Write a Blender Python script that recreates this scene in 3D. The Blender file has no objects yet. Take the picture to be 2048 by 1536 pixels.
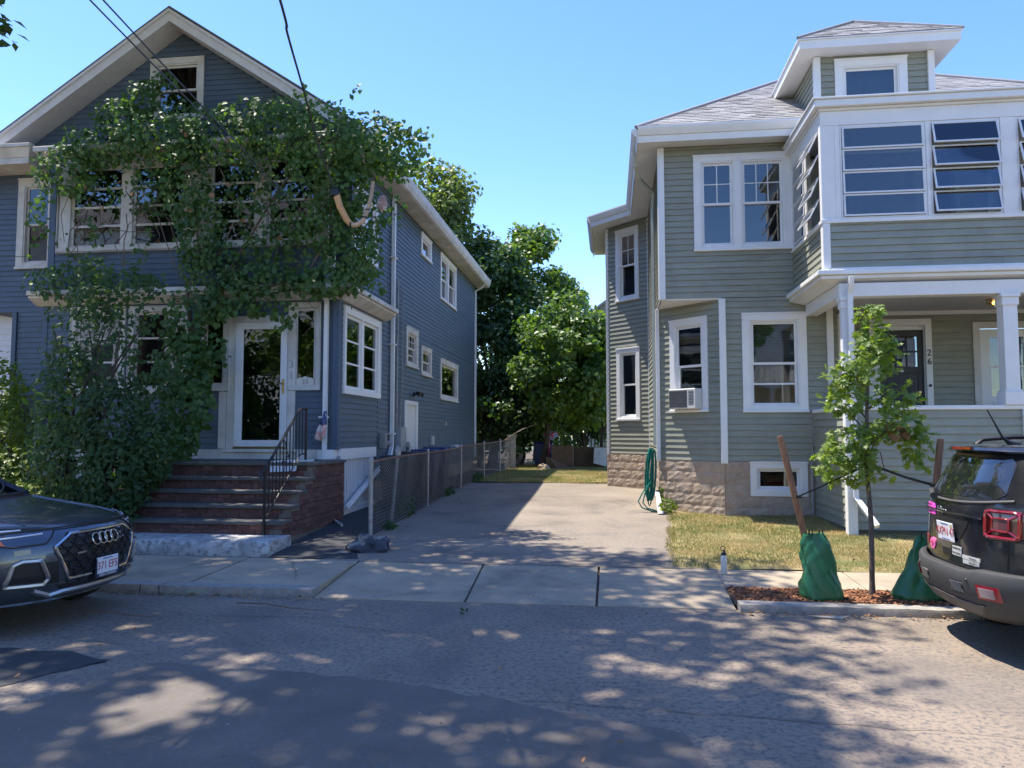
import bpy, bmesh, math, random
import numpy as np
from mathutils import Vector, Matrix, Quaternion

R = math.radians
sc = bpy.context.scene
COL = sc.collection
random.seed(7)
rng = np.random.default_rng(11)

# ------------------------------------------------------------------ camera
cam_d = bpy.data.cameras.new("camera")
cam = bpy.data.objects.new("camera", cam_d)
COL.objects.link(cam)
cam.location = (0, 0, 1.75)
cam.rotation_euler = (R(90 + 3.74), 0, R(7.4))
cam_d.sensor_width = 36
cam_d.lens = 36 * 1500 / 2048
cam_d.clip_end = 800
sc.camera = cam

# ------------------------------------------------------------------ sky, sun, exposure
SUN = Vector((-0.37, 0.165, 1.0)).normalized()
world = bpy.data.worlds.new("World")
sc.world = world
world.use_nodes = True
wn, wl = world.node_tree.nodes, world.node_tree.links
bg = wn["Background"]
sky = wn.new("ShaderNodeTexSky")
sky.sky_type = 'NISHITA'
sky.sun_disc = False
sky.sun_elevation = math.asin(SUN.z)
sky.sun_rotation = math.atan2(SUN.x, SUN.y)
sky.air_density = 1.0
sky.dust_density = 0.2
sky.ozone_density = 2.0
hsv = wn.new("ShaderNodeHueSaturation")
hsv.inputs["Saturation"].default_value = 1.24
hsv.inputs["Hue"].default_value = .513
wl.new(sky.outputs[0], hsv.inputs["Color"])
wl.new(hsv.outputs[0], bg.inputs[0])
bg.inputs[1].default_value = 0.15

sun_d = bpy.data.lights.new("sun", 'SUN')
sun_d.energy = 3.8
sun_d.angle = R(0.53)
sun_d.color = (1.0, 0.93, 0.82)
sun_o = bpy.data.objects.new("sun", sun_d)
COL.objects.link(sun_o)
sun_o.rotation_euler = SUN.to_track_quat('Z', 'Y').to_euler()
sun_o.location = (-8, 7, 30)

sc.view_settings.view_transform = 'Standard'
sc.view_settings.look = 'None'
sc.view_settings.exposure = 1.28
sc.view_settings.gamma = 1
sc.view_settings.use_curve_mapping = False
sc.render.engine = 'CYCLES'
sc.cycles.max_bounces = 7
sc.cycles.transparent_max_bounces = 12
sc.cycles.diffuse_bounces = 3
sc.cycles.glossy_bounces = 3
sc.cycles.use_denoising = True
sc.cycles.denoising_prefilter = 'ACCURATE'
sc.cycles.sample_clamp_indirect = 4
sc.cycles.caustics_reflective = False
sc.cycles.caustics_refractive = False

# ------------------------------------------------------------------ materials
MATS = {}


def mat(name, col, rough=.7, metal=0., var=.12, scale=6., bump=0., bscale=60., spec=.5, coat=0.,
        island=0., obj_rand=0., col2=None, c2amt=.5, c2scale=1.5, c2lo=.45, c2hi=.6, stretch=None, stain=None):
    """Principled material: base colour broken up by noise, optional second colour, fine bump."""
    if name in MATS:
        return MATS[name]
    m = bpy.data.materials.new(name)
    m.use_nodes = True
    n, l = m.node_tree.nodes, m.node_tree.links
    p = n["Principled BSDF"]
    p.inputs["Roughness"].default_value = rough
    p.inputs["Metallic"].default_value = metal
    p.inputs["Specular IOR Level"].default_value = spec
    p.inputs["Coat Weight"].default_value = coat
    p.inputs["Coat Roughness"].default_value = .03
    tc = n.new("ShaderNodeTexCoord")
    src = tc.outputs["Object"]
    if stretch:
        mp = n.new("ShaderNodeMapping")
        mp.inputs["Scale"].default_value = stretch
        l.new(src, mp.inputs[0])
        src = mp.outputs[0]
    no = n.new("ShaderNodeTexNoise")
    no.inputs["Scale"].default_value = scale
    no.inputs["Detail"].default_value = 6
    l.new(src, no.inputs["Vector"])
    ramp = n.new("ShaderNodeMapRange")
    ramp.inputs[1].default_value = .3
    ramp.inputs[2].default_value = .7
    ramp.inputs[3].default_value = 1 - var
    ramp.inputs[4].default_value = 1 + var
    l.new(no.outputs[0], ramp.inputs[0])
    val = ramp.outputs[0]

    def mulrand(sock, amt, val):
        mr = n.new("ShaderNodeMapRange")
        mr.inputs[3].default_value = 1 - amt
        mr.inputs[4].default_value = 1 + amt
        l.new(sock, mr.inputs[0])
        mu = n.new("ShaderNodeMath")
        mu.operation = 'MULTIPLY'
        l.new(val, mu.inputs[0])
        l.new(mr.outputs[0], mu.inputs[1])
        return mu.outputs[0]
    if island:
        g = n.new("ShaderNodeNewGeometry")
        val = mulrand(g.outputs["Random Per Island"], island, val)
    if obj_rand:
        oi = n.new("ShaderNodeObjectInfo")
        val = mulrand(oi.outputs["Random"], obj_rand, val)
    base = n.new("ShaderNodeRGB")
    base.outputs[0].default_value = (*col, 1)
    cs = base.outputs[0]
    if col2:
        n2 = n.new("ShaderNodeTexNoise")
        n2.inputs["Scale"].default_value = c2scale
        n2.inputs["Detail"].default_value = 7
        n2.inputs["Roughness"].default_value = .65
        l.new(src, n2.inputs["Vector"])
        r2 = n.new("ShaderNodeMapRange")
        r2.inputs[1].default_value = c2lo
        r2.inputs[2].default_value = c2hi
        r2.inputs[3].default_value = 0
        r2.inputs[4].default_value = c2amt
        l.new(n2.outputs[0], r2.inputs[0])
        mx = n.new("ShaderNodeMix")
        mx.data_type = 'RGBA'
        l.new(r2.outputs[0], mx.inputs[0])
        l.new(cs, mx.inputs[6])
        mx.inputs[7].default_value = (*col2, 1)
        cs = mx.outputs[2]
    if stain:
        scol, samt, sscale, slo, shi = stain
        n3 = n.new("ShaderNodeTexNoise")
        n3.inputs["Scale"].default_value = sscale
        n3.inputs["Detail"].default_value = 8
        n3.inputs["Roughness"].default_value = .6
        n3.inputs["Distortion"].default_value = .8
        l.new(tc.outputs["Object"], n3.inputs["Vector"])
        r3 = n.new("ShaderNodeMapRange")
        r3.inputs[1].default_value = slo
        r3.inputs[2].default_value = shi
        r3.inputs[3].default_value = 0
        r3.inputs[4].default_value = samt
        l.new(n3.outputs[0], r3.inputs[0])
        mx = n.new("ShaderNodeMix")
        mx.data_type = 'RGBA'
        l.new(r3.outputs[0], mx.inputs[0])
        l.new(cs, mx.inputs[6])
        mx.inputs[7].default_value = (*scol, 1)
        cs = mx.outputs[2]
    vm = n.new("ShaderNodeVectorMath")
    vm.operation = 'SCALE'
    l.new(cs, vm.inputs[0])
    l.new(val, vm.inputs[3])
    l.new(vm.outputs[0], p.inputs["Base Color"])
    if bump:
        nb = n.new("ShaderNodeTexNoise")
        nb.inputs["Scale"].default_value = bscale
        nb.inputs["Detail"].default_value = 5
        l.new(src, nb.inputs["Vector"])
        b = n.new("ShaderNodeBump")
        b.inputs["Strength"].default_value = bump
        b.inputs["Distance"].default_value = .01
        l.new(nb.outputs[0], b.inputs["Height"])
        l.new(b.outputs[0], p.inputs["Normal"])
    MATS[name] = m
    return m


def leaf_mat(name, col, col2, trans=.4, rough=.42, tint=(1.35, 1.4, .5), scale=1.2):
    """Leaf: glossy-topped diffuse plus translucency, colour varied per leaf and by clump."""
    m = bpy.data.materials.new(name)
    m.use_nodes = True
    n, l = m.node_tree.nodes, m.node_tree.links
    p = n["Principled BSDF"]
    p.inputs["Roughness"].default_value = rough
    p.inputs["Specular IOR Level"].default_value = .5
    g = n.new("ShaderNodeNewGeometry")
    oi = n.new("ShaderNodeObjectInfo")
    tc = n.new("ShaderNodeNewGeometry")
    no = n.new("ShaderNodeTexNoise")
    no.inputs["Scale"].default_value = scale
    no.inputs["Detail"].default_value = 3
    l.new(tc.outputs["Position"], no.inputs["Vector"])
    ad = n.new("ShaderNodeMath")
    ad.operation = 'ADD'
    l.new(g.outputs["Random Per Island"], ad.inputs[0])
    l.new(oi.outputs["Random"], ad.inputs[1])
    fr = n.new("ShaderNodeMath")
    fr.operation = 'FRACT'
    l.new(ad.outputs[0], fr.inputs[0])
    ad2 = n.new("ShaderNodeMath")
    ad2.operation = 'MULTIPLY_ADD'
    ad2.inputs[1].default_value = .5
    l.new(fr.outputs[0], ad2.inputs[0])
    mr = n.new("ShaderNodeMapRange")
    mr.inputs[1].default_value = .35
    mr.inputs[2].default_value = .65
    mr.inputs[3].default_value = 0
    mr.inputs[4].default_value = .5
    l.new(no.outputs[0], mr.inputs[0])
    l.new(mr.outputs[0], ad2.inputs[2])
    mx = n.new("ShaderNodeMix")
    mx.data_type = 'RGBA'
    l.new(ad2.outputs[0], mx.inputs[0])
    mx.inputs[6].default_value = (*col, 1)
    mx.inputs[7].default_value = (*col2, 1)
    l.new(mx.outputs[2], p.inputs["Base Color"])
    tr = n.new("ShaderNodeBsdfTranslucent")
    vm = n.new("ShaderNodeVectorMath")
    vm.operation = 'MULTIPLY'
    l.new(mx.outputs[2], vm.inputs[0])
    vm.inputs[1].default_value = tint
    l.new(vm.outputs[0], tr.inputs[0])
    ms = n.new("ShaderNodeMixShader")
    ms.inputs[0].default_value = trans
    l.new(p.outputs[0], ms.inputs[1])
    l.new(tr.outputs[0], ms.inputs[2])
    l.new(ms.outputs[0], n["Material Output"].inputs[0])
    MATS[name] = m
    return m


def glass_mat(name, tint=(.55, .6, .62), refl=1.0):
    m = bpy.data.materials.new(name)
    m.use_nodes = True
    n, l = m.node_tree.nodes, m.node_tree.links
    n.remove(n["Principled BSDF"])
    t = n.new("ShaderNodeBsdfTransparent")
    t.inputs[0].default_value = (*tint, 1)
    g = n.new("ShaderNodeBsdfGlossy")
    g.inputs["Roughness"].default_value = .015
    fz = n.new("ShaderNodeFresnel")
    fz.inputs[0].default_value = 1.55
    # slightly wavy panes so that reflections are not ruler straight
    tc = n.new("ShaderNodeTexCoord")
    no = n.new("ShaderNodeTexNoise")
    no.inputs["Scale"].default_value = 1.7
    l.new(tc.outputs["Object"], no.inputs["Vector"])
    b = n.new("ShaderNodeBump")
    b.inputs["Strength"].default_value = .12
    b.inputs["Distance"].default_value = .02
    l.new(no.outputs[0], b.inputs["Height"])
    l.new(b.outputs[0], g.inputs["Normal"])
    ma = n.new("ShaderNodeMath")
    ma.operation = 'MULTIPLY_ADD'
    ma.inputs[1].default_value = 1.5 * refl
    ma.inputs[2].default_value = .05
    ma.use_clamp = True
    l.new(fz.outputs[0], ma.inputs[0])
    ms = n.new("ShaderNodeMixShader")
    l.new(ma.outputs[0], ms.inputs[0])
    l.new(t.outputs[0], ms.inputs[1])
    l.new(g.outputs[0], ms.inputs[2])
    l.new(ms.outputs[0], n["Material Output"].inputs[0])
    MATS[name] = m
    return m


def emit_mat(name, col, s):
    m = bpy.data.materials.new(name)
    m.use_nodes = True
    p = m.node_tree.nodes["Principled BSDF"]
    p.inputs["Emission Color"].default_value = (*col, 1)
    p.inputs["Emission Strength"].default_value = s
    p.inputs["Base Color"].default_value = (*col, 1)
    MATS[name] = m
    return m


WHITE = mat("white_paint", (.78, .78, .77), .45, var=.04, scale=3)
OLDWHITE = mat("aged_white_paint", (.62, .60, .56), .6, var=.1, scale=4, col2=(.42, .39, .34), c2amt=.5, c2scale=2.2)
GREEN = mat("sage_siding", (.285, .294, .236), .55, var=.09, scale=2.5, obj_rand=.05, bump=.12, bscale=90, stretch=(1, 1, 6), stain=((.22, .225, .18), .5, 1.3, .5, .68))
BLUE = mat("blue_siding", (.076, .110, .150), .55, var=.09, scale=2.0, obj_rand=.06, bump=.12, bscale=80, stretch=(1, 1, 6),
           col2=(.14, .17, .20), c2amt=.35, c2scale=1.1, c2lo=.5, c2hi=.75, stain=((.06, .08, .11), .5, 1.2, .5, .68))
BLUETRIM = mat("dark_blue_trim", (.06, .095, .15), .55, var=.06)
GLASS = glass_mat("window_glass")
DARKGLASS = glass_mat("tinted_glass", (.16, .18, .2))
INTERIOR = mat("interior_shade", (.05, .05, .055), .9, var=.2, scale=2)  # near-black: the shade inside rooms and beneath the porch is put into the colour
CURTAIN = mat("curtain_cloth", (.42, .40, .37), .9, var=.1, scale=8)
REDCURT = mat("brown_curtain", (.16, .08, .06), .9, var=.2, scale=8)
BLIND = mat("window_blind", (.55, .57, .56), .7, var=.05)
SHINGLE = mat("grey_shingle", (.27, .265, .27), .9, var=.1, scale=30, island=.22, obj_rand=.22, bump=.4, bscale=180)
ROOFDECK = mat("roof_deck", (.16, .15, .15), .95, var=.15)
DARKSHINGLE = mat("dark_shingle", (.10, .09, .085), .95, var=.2, scale=8, bump=.4, bscale=90)
ASPHALT = mat("old_asphalt", (.262, .207, .152), .92, var=.13, scale=1.1, bump=.8, bscale=45,
              col2=(.10, .095, .095), c2amt=1., c2scale=24, c2lo=.47, c2hi=.66, stain=((.13, .115, .10), .55, .55, .52, .66))
DRIVE = mat("driveway_asphalt", (.25, .206, .158), .92, var=.18, scale=.9, bump=.7, bscale=90,
            col2=(.15, .138, .13), c2amt=.9, c2scale=20, stain=((.155, .135, .115), .75, .8, .52, .64), c2lo=.46, c2hi=.7)
PATCH = mat("new_asphalt", (.036, .038, .042), .85, var=.14, scale=3, bump=.8, bscale=150, col2=(.07, .07, .07), c2amt=.7, c2scale=48, c2lo=.46, c2hi=.66)
PATCH2 = mat("worn_patch_asphalt", (.155, .130, .103), .9, var=.14, scale=2, bump=.8, bscale=150, col2=(.16, .15, .145), c2amt=.85, c2scale=26, c2lo=.48, c2hi=.66)
CONC = mat("pavement_concrete", (.37, .298, .208), .88, var=.13, scale=1.8, bump=.35, bscale=140,
           col2=(.22, .195, .16), c2amt=.6, c2scale=2.4, c2lo=.48, c2hi=.7, obj_rand=.05, stain=((.17, .15, .12), .7, 1.1, .54, .68))
GRANITE = mat("granite_kerb_stone", (.33, .30, .255), .85, var=.15, scale=20, bump=.6, bscale=70, col2=(.24, .23, .22), c2amt=.6, c2scale=14, obj_rand=.06)
DIRT = mat("dark_soil", (.105, .075, .048), .95, var=.3, scale=9, bump=.9, bscale=60)
LAWNSOIL = mat("dry_lawn_soil", (.30, .235, .11), .95, var=.25, scale=5, bump=.8, bscale=90, col2=(.10, .13, .035), c2amt=.9, c2scale=1.6)
FARGROUND = mat("far_ground", (.10, .11, .06), .95, var=.3, scale=.5)
BLOCK = mat("rock_face_block", (.40, .31, .235), .9, var=.12, scale=5, bump=.5, bscale=35, obj_rand=.06,
            col2=(.42, .37, .31), c2amt=.7, c2scale=7, c2lo=.5, c2hi=.62)
MORTAR = mat("mortar", (.37, .295, .225), .95, var=.15, scale=12)
BRICK = mat("red_brick", (.125, .060, .050), .9, var=.2, scale=14, bump=.5, bscale=60, obj_rand=.3)
BLUESTONE = mat("bluestone_tread", (.105, .10, .09), .85, var=.2, scale=5, bump=.4, bscale=50)
PEEL = mat("peeling_white_concrete", (.52, .51, .48), .85, var=.1, scale=5, bump=.6, bscale=40, col2=(.17, .165, .155), c2amt=.85, c2scale=11, c2lo=.47, c2hi=.60, stain=((.30, .29, .27), .8, 2.2, .45, .62))
ALU = mat("storm_door_aluminium", (.70, .71, .72), .4, var=.04)
IRON = mat("black_iron", (.012, .012, .014), .5, var=.2)
GALV = mat("galvanised_steel", (.36, .36, .35), .55, metal=.4, var=.2, scale=10, col2=(.24, .14, .09), c2amt=.6, c2scale=6, c2lo=.52, c2hi=.7)
RUSTWIRE = mat("fence_wire", (.24, .24, .24), .6, metal=.3, var=.25, scale=3)
BRASS = mat("brass", (.55, .40, .16), .3, metal=.9, var=.1)
BLACKPL = mat("black_plastic", (.012, .012, .013), .45, var=.1)
DARKPL = mat("grey_plastic", (.05, .05, .05), .62, var=.12, scale=20, bump=.15, bscale=300)
RUBBER = mat("tyre_rubber", (.02, .02, .02), .85, var=.2)
AUDIPAINT = mat("graphite_paint", (.072, .086, .108), .30, metal=.6, var=.04, scale=40, coat=1.)
JEEPPAINT = mat("black_paint", (.010, .010, .012), .22, var=.1, coat=.9, col2=(.06, .056, .05), c2amt=.35, c2scale=2.5)
CHROME = mat("chrome", (.62, .64, .66), .16, metal=1., var=.03)
SATIN = mat("satin_silver", (.42, .43, .44), .35, metal=.9, var=.05)
REDLENS = mat("red_lens", (.24, .005, .010), .12, var=.05, coat=1.)
DARKRED = mat("dark_red_lens", (.065, .003, .005), .15, var=.1, coat=1.)
ORANGE = mat("orange_lens", (.75, .16, .03), .15, var=.05, coat=1.)
LAMPGL = mat("headlight_glass", (.05, .065, .10), .08, var=.1, coat=1.)
DRL = mat("light_guide", (.75, .80, .85), .2, var=.02)
PLATEW = mat("plate_white", (.72, .72, .74), .4, var=.03)
PLATERED = mat("plate_red", (.42, .05, .06), .5, var=.05)
PLATEBLUE = mat("plate_blue", (.12, .18, .42), .5, var=.05)
PINK = mat("pink_sticker", (.90, .10, .55), .5, var=.03)
STICKW = mat("sticker_white", (.46, .46, .44), .5, var=.05)
STAKE = mat("brown_stake_wood", (.30, .145, .07), .8, var=.25, scale=6, stretch=(6, 6, 1), bump=.3, bscale=40)
GBAG = mat("green_bag_vinyl", (.03, .15, .06), .3, var=.15, scale=8, bump=.25, bscale=140)
BARK = mat("young_bark", (.13, .105, .085), .9, var=.25, scale=25, bump=.6, bscale=60)
DBARK = mat("dark_bark", (.07, .055, .045), .95, var=.3, scale=12, bump=.8, bscale=40)
HOSE = mat("green_hose", (.01, .16, .12), .35, var=.15)
TANWOOD = mat("tan_guard", (.62, .33, .13), .4, var=.12, scale=14)
MULCH = mat("bark_mulch", (.26, .11, .05), .9, var=.2, scale=12, island=.55)
GRASS = None

VINE = leaf_mat("vine_leaf", (.050, .115, .040), (.12, .215, .055), .48, rough=.5)
SHRUB = leaf_mat("shrub_leaf", (.030, .070, .026), (.070, .135, .036), .42, rough=.62)
SUNBUSH = leaf_mat("bush_leaf", (.10, .17, .03), (.26, .32, .05), .55)
OAKL = leaf_mat("oak_leaf", (.12, .22, .04), (.27, .34, .075), .5)
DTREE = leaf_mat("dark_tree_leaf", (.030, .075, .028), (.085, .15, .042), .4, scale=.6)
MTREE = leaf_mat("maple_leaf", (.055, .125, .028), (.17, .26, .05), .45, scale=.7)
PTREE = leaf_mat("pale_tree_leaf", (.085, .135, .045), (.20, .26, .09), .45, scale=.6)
STREETL = leaf_mat("street_tree_leaf", (.03, .07, .02), (.08, .13, .03), .4)
DEADL = mat("dead_leaf", (.28, .15, .06), .9, var=.3, island=.4, obj_rand=.3)


# ------------------------------------------------------------------ mesh helpers
SPLIT = {"corner_trim", "corner_board", "porch_skirt_frame", "glazing_bar", "porch_frame", "downspout", "hip_cap", "downspout_strap", "service_cable",
         "inner_window_trim", "rake_board", "rail", "trim_band", "side_window", "tailgate_gap", "drain_pipe", "flood_light", "front_sensor", "light_strip", "lens_cross", "stem", "house_wall", "soffit", "eave_return", "porch_rail_cap"}


class MB:
    """collects geometry; build() links it as ONE mesh object"""

    def __init__(self):
        self.v = []
        self.f = []

    def add(self, verts, faces):
        o = len(self.v)
        self.v += [tuple(x) for x in verts]
        self.f += [tuple(i + o for i in f) for f in faces]

    def box(self, a, b):
        x0, y0, z0 = a
        x1, y1, z1 = b
        self.add([(x0, y0, z0), (x1, y0, z0), (x1, y1, z0), (x0, y1, z0), (x0, y0, z1), (x1, y0, z1), (x1, y1, z1), (x0, y1, z1)],
                 [(0, 3, 2, 1), (4, 5, 6, 7), (0, 1, 5, 4), (1, 2, 6, 5), (2, 3, 7, 6), (3, 0, 4, 7)])

    def hexa(self, p):
        self.add(p, [(0, 3, 2, 1), (4, 5, 6, 7), (0, 1, 5, 4), (1, 2, 6, 5), (2, 3, 7, 6), (3, 0, 4, 7)])

    def prism(self, poly, d):
        """polygon (3D points) extruded by vector d"""
        n = len(poly)
        p = [Vector(q) for q in poly]
        d = Vector(d)
        self.add(p + [q + d for q in p],
                 [tuple(range(n))[::-1], tuple(range(n, 2 * n))] + [(i, (i + 1) % n, n + (i + 1) % n, n + i) for i in range(n)])

    def tube(self, pts, r, n=8, cap=True):
        pts = [Vector(p) for p in pts]
        rs = r if isinstance(r, (list, tuple)) else [r] * len(pts)
        rings = []
        up = None
        for i, p in enumerate(pts):
            t = (pts[min(i + 1, len(pts) - 1)] - pts[max(i - 1, 0)])
            if t.length < 1e-9:
                t = Vector((0, 0, 1))
            t.normalize()
            if up is None:
                up = t.orthogonal().normalized()
            up = (up - t * up.dot(t))
            if up.length < 1e-6:
                up = t.orthogonal()
            up.normalize()
            b = t.cross(up)
            rings.append([p + (up * math.cos(2 * math.pi * k / n) + b * math.sin(2 * math.pi * k / n)) * rs[i] for k in range(n)])
        o = len(self.v)
        for ring in rings:
            self.v += [tuple(q) for q in ring]
        for i in range(len(rings) - 1):
            for k in range(n):
                self.f.append((o + i * n + k, o + i * n + (k + 1) % n, o + (i + 1) * n + (k + 1) % n, o + (i + 1) * n + k))
        if cap:
            self.f.append(tuple(o + k for k in range(n))[::-1])
            self.f.append(tuple(o + (len(rings) - 1) * n + k for k in range(n)))

    def lathe(self, prof, c, n=16, axis='Z'):
        o = len(self.v)
        for r, h in prof:
            for k in range(n):
                a = 2 * math.pi * k / n
                x, y = r * math.cos(a), r * math.sin(a)
                if axis == 'Z':
                    self.v.append((c[0] + x, c[1] + y, c[2] + h))
                elif axis == 'Y':
                    self.v.append((c[0] + x, c[1] + h, c[2] + y))
                else:
                    self.v.append((c[0] + h, c[1] + x, c[2] + y))
        for i in range(len(prof) - 1):
            for k in range(n):
                self.f.append((o + i * n + k, o + i * n + (k + 1) % n, o + (i + 1) * n + (k + 1) % n, o + (i + 1) * n + k))
        self.f.append(tuple(o + k for k in range(n))[::-1])
        self.f.append(tuple(o + (len(prof) - 1) * n + k for k in range(n)))

    def grid(self, P, closed=False):
        """P[i][j] -> quads"""
        o = len(self.v)
        ni, nj = len(P), len(P[0])
        for row in P:
            self.v += [tuple(q) for q in row]
        for i in range(ni - 1):
            for j in range(nj if closed else nj - 1):
                j2 = (j + 1) % nj
                self.f.append((o + i * nj + j, o + i * nj + j2, o + (i + 1) * nj + j2, o + (i + 1) * nj + j))

    def mesh(self, name, m, smooth=None):
        me = bpy.data.meshes.new(name)
        me.from_pydata(self.v, [], self.f)
        bm = bmesh.new()
        bm.from_mesh(me)
        bmesh.ops.recalc_face_normals(bm, faces=bm.faces)
        if smooth:
            for f in bm.faces:
                f.smooth = True
            for e in bm.edges:
                if len(e.link_faces) == 2 and e.calc_face_angle(0) > R(smooth):
                    e.smooth = False
        bm.to_mesh(me)
        bm.free()
        me.materials.append(m)
        return me

    def islands(self):
        up = list(range(len(self.v)))

        def find(i):
            while up[i] != i:
                up[i] = up[up[i]]
                i = up[i]
            return i
        for f in self.f:
            a = find(f[0])
            for i in f[1:]:
                up[find(i)] = a
        g = {}
        for f in self.f:
            g.setdefault(find(f[0]), []).append(f)
        out = []
        for fs in g.values():
            ids = sorted({i for f in fs for i in f})
            mp = {i: k for k, i in enumerate(ids)}
            b = MB()
            b.add([self.v[i] for i in ids], [tuple(mp[i] for i in f) for f in fs])
            out.append(b)
        return out

    def build(self, name, m, parent=None, smooth=None, bevel=0, seg=1):
        if name in SPLIT:
            for b in self.islands():
                o = link(name, b.mesh(name, m, smooth), parent, bevel, seg)
            return o
        return link(name, self.mesh(name, m, smooth), parent, bevel, seg)


def link(name, me, parent=None, bevel=0, seg=1):
    o = bpy.data.objects.new(name, me)
    COL.objects.link(o)
    if parent is not None:
        o.parent = parent
        if parent.type == 'EMPTY':
            o.location = -parent.location
    if bevel:
        b = o.modifiers.new("bevel", 'BEVEL')
        b.width = bevel
        b.segments = seg
        b.limit_method = 'ANGLE'
        b.angle_limit = R(40)
    return o


def tag(o, label=None, cat=None, group=None, kind=None):
    if label:
        o["label"] = label
    if cat:
        o["category"] = cat
    if group:
        o["group"] = group
    if kind:
        o["kind"] = kind
    return o


def thing(name, label, cat, loc, group=None):
    o = bpy.data.objects.new(name, None)
    COL.objects.link(o)
    o.location = loc
    o.empty_display_size = .2
    return tag(o, label, cat, group)


def struct(name, mb, m, parent=None, **k):
    o = mb.build(name, m, parent, **k)
    if parent is None:
        o["kind"] = "structure"
    return o


class Fr:
    """wall frame: a along the wall, b outwards, c up"""

    def __init__(self, O, u):
        self.O = Vector(O)
        self.u = Vector(u).normalized()
        self.n = Vector((self.u.y, -self.u.x, 0))      # outward for a wall read left to right from outside
        self.z = Vector((0, 0, 1))

    def P(self, a, b, c):
        return self.O + self.u * a + self.n * b + self.z * c

    def box(self, mb, a0, a1, b0, b1, c0, c1):
        mb.hexa([self.P(a0, b1, c0), self.P(a1, b1, c0), self.P(a1, b0, c0), self.P(a0, b0, c0),
                 self.P(a0, b1, c1), self.P(a1, b1, c1), self.P(a1, b0, c1), self.P(a0, b0, c1)])


CAMP = Vector((0, 0, 1.75))


def emit(parent, name, specs, m, limit=300, smooth=None, stuffname=None):
    """specs: (verts, faces, size). The `limit` that show largest become objects, the rest one stuff part."""
    sc_ = []
    for v, f, s in specs:
        c = sum((Vector(q) for q in v), Vector()) / len(v)
        d = (c - CAMP).length
        sc_.append(s / d)
    order = sorted(range(len(specs)), key=lambda i: -sc_[i])
    for i in order[:limit]:
        mb = MB()
        mb.add(specs[i][0], specs[i][1])
        mb.build(name, m, parent, smooth)
    if len(order) > limit:
        mb = MB()
        for i in order[limit:]:
            mb.add(specs[i][0], specs[i][1])
        o = mb.build(stuffname or name + "s", m, parent, smooth)
        o["kind"] = "stuff"


HEX = [(0, 3, 2, 1), (4, 5, 6, 7), (0, 1, 5, 4), (1, 2, 6, 5), (2, 3, 7, 6), (3, 0, 4, 7)]


def siding(specs, fr, a0, a1, z0, z1, course, openings=(), thick=.10, taper=.015, lim=None, lap=False):
    """clapboard courses of one wall; openings (a0,a1,z0,z1); lim(zmid)->(a0,a1) clips (gables)"""
    k = 0
    z = z0
    while z < z1 - 1e-4:
        zb = min(z + course, z1)
        A0, A1 = a0, a1
        if lim:
            l0, l1 = lim((z + zb) / 2)
            A0, A1 = max(a0, l0), min(a1, l1)
        if A1 - A0 > .03:
            pieces = [(A0, A1, z, zb)]
            for (o0, o1, y0, y1) in openings:
                nxt = []
                for (p0, p1, q0, q1) in pieces:
                    if o1 <= p0 or o0 >= p1 or y1 <= q0 or y0 >= q1:
                        nxt.append((p0, p1, q0, q1))
                        continue
                    if p0 < o0:
                        nxt.append((p0, o0, q0, q1))
                    if p1 > o1:
                        nxt.append((o1, p1, q0, q1))
                    m0, m1 = max(p0, o0), min(p1, o1)
                    if q0 < y0:
                        nxt.append((m0, m1, q0, y0))
                    if q1 > y1:
                        nxt.append((m0, m1, y1, q1))
                pieces = nxt
            cut = []
            for (p0, p1, q0, q1) in pieces:
                while p1 - p0 > 3.6:
                    m_ = p0 + random.uniform(1.4, 3.0)
                    cut.append((p0, m_ - .0015, q0, q1))
                    p0 = m_
                cut.append((p0, p1, q0, q1))
            for (p0, p1, q0, q1) in cut:
                if p1 - p0 < .01 or q1 - q0 < .004:
                    continue
                e = .0006
                tb = taper * (1 - (q0 - z) / course)
                tt = taper * (1 - (q1 - z) / course)
                if lap and q1 - q0 > course * .9:
                    zm = q0 + (q1 - q0) * .70
                    v = [fr.P(p0, taper, q0), fr.P(p1, taper, q0), fr.P(p1, -thick, q0), fr.P(p0, -thick, q0),
                         fr.P(p0, taper, zm), fr.P(p1, taper, zm), fr.P(p1, 0, q1 - e), fr.P(p0, 0, q1 - e), fr.P(p1, -thick, q1 - e), fr.P(p0, -thick, q1 - e)]
                    specs.append((v, [(0, 3, 2, 1), (0, 1, 5, 4), (4, 5, 6, 7), (7, 6, 8, 9), (2, 3, 9, 8), (1, 2, 8, 6, 5), (0, 4, 7, 9, 3)], (p1 - p0) * (q1 - q0)))
                    continue
                v = [fr.P(p0, tb, q0), fr.P(p1, tb, q0), fr.P(p1, -thick, q0), fr.P(p0, -thick, q0),
                     fr.P(p0, tt, q1 - e), fr.P(p1, tt, q1 - e), fr.P(p1, -thick, q1 - e), fr.P(p0, -thick, q1 - e)]
                specs.append((v, HEX, (p1 - p0) * (q1 - q0)))
        z += course
        k += 1


def frame_ring(mb, fr, a0, a1, c0, c1, w, b0, b1, wb=None):
    wb = wb or w
    fr.box(mb, a0, a0 + w, b0, b1, c0, c1)
    fr.box(mb, a1 - w, a1, b0, b1, c0, c1)
    fr.box(mb, a0 + w, a1 - w, b0, b1, c1 - w, c1)
    fr.box(mb, a0 + w, a1 - w, b0, b1, c0, c0 + wb)


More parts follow.
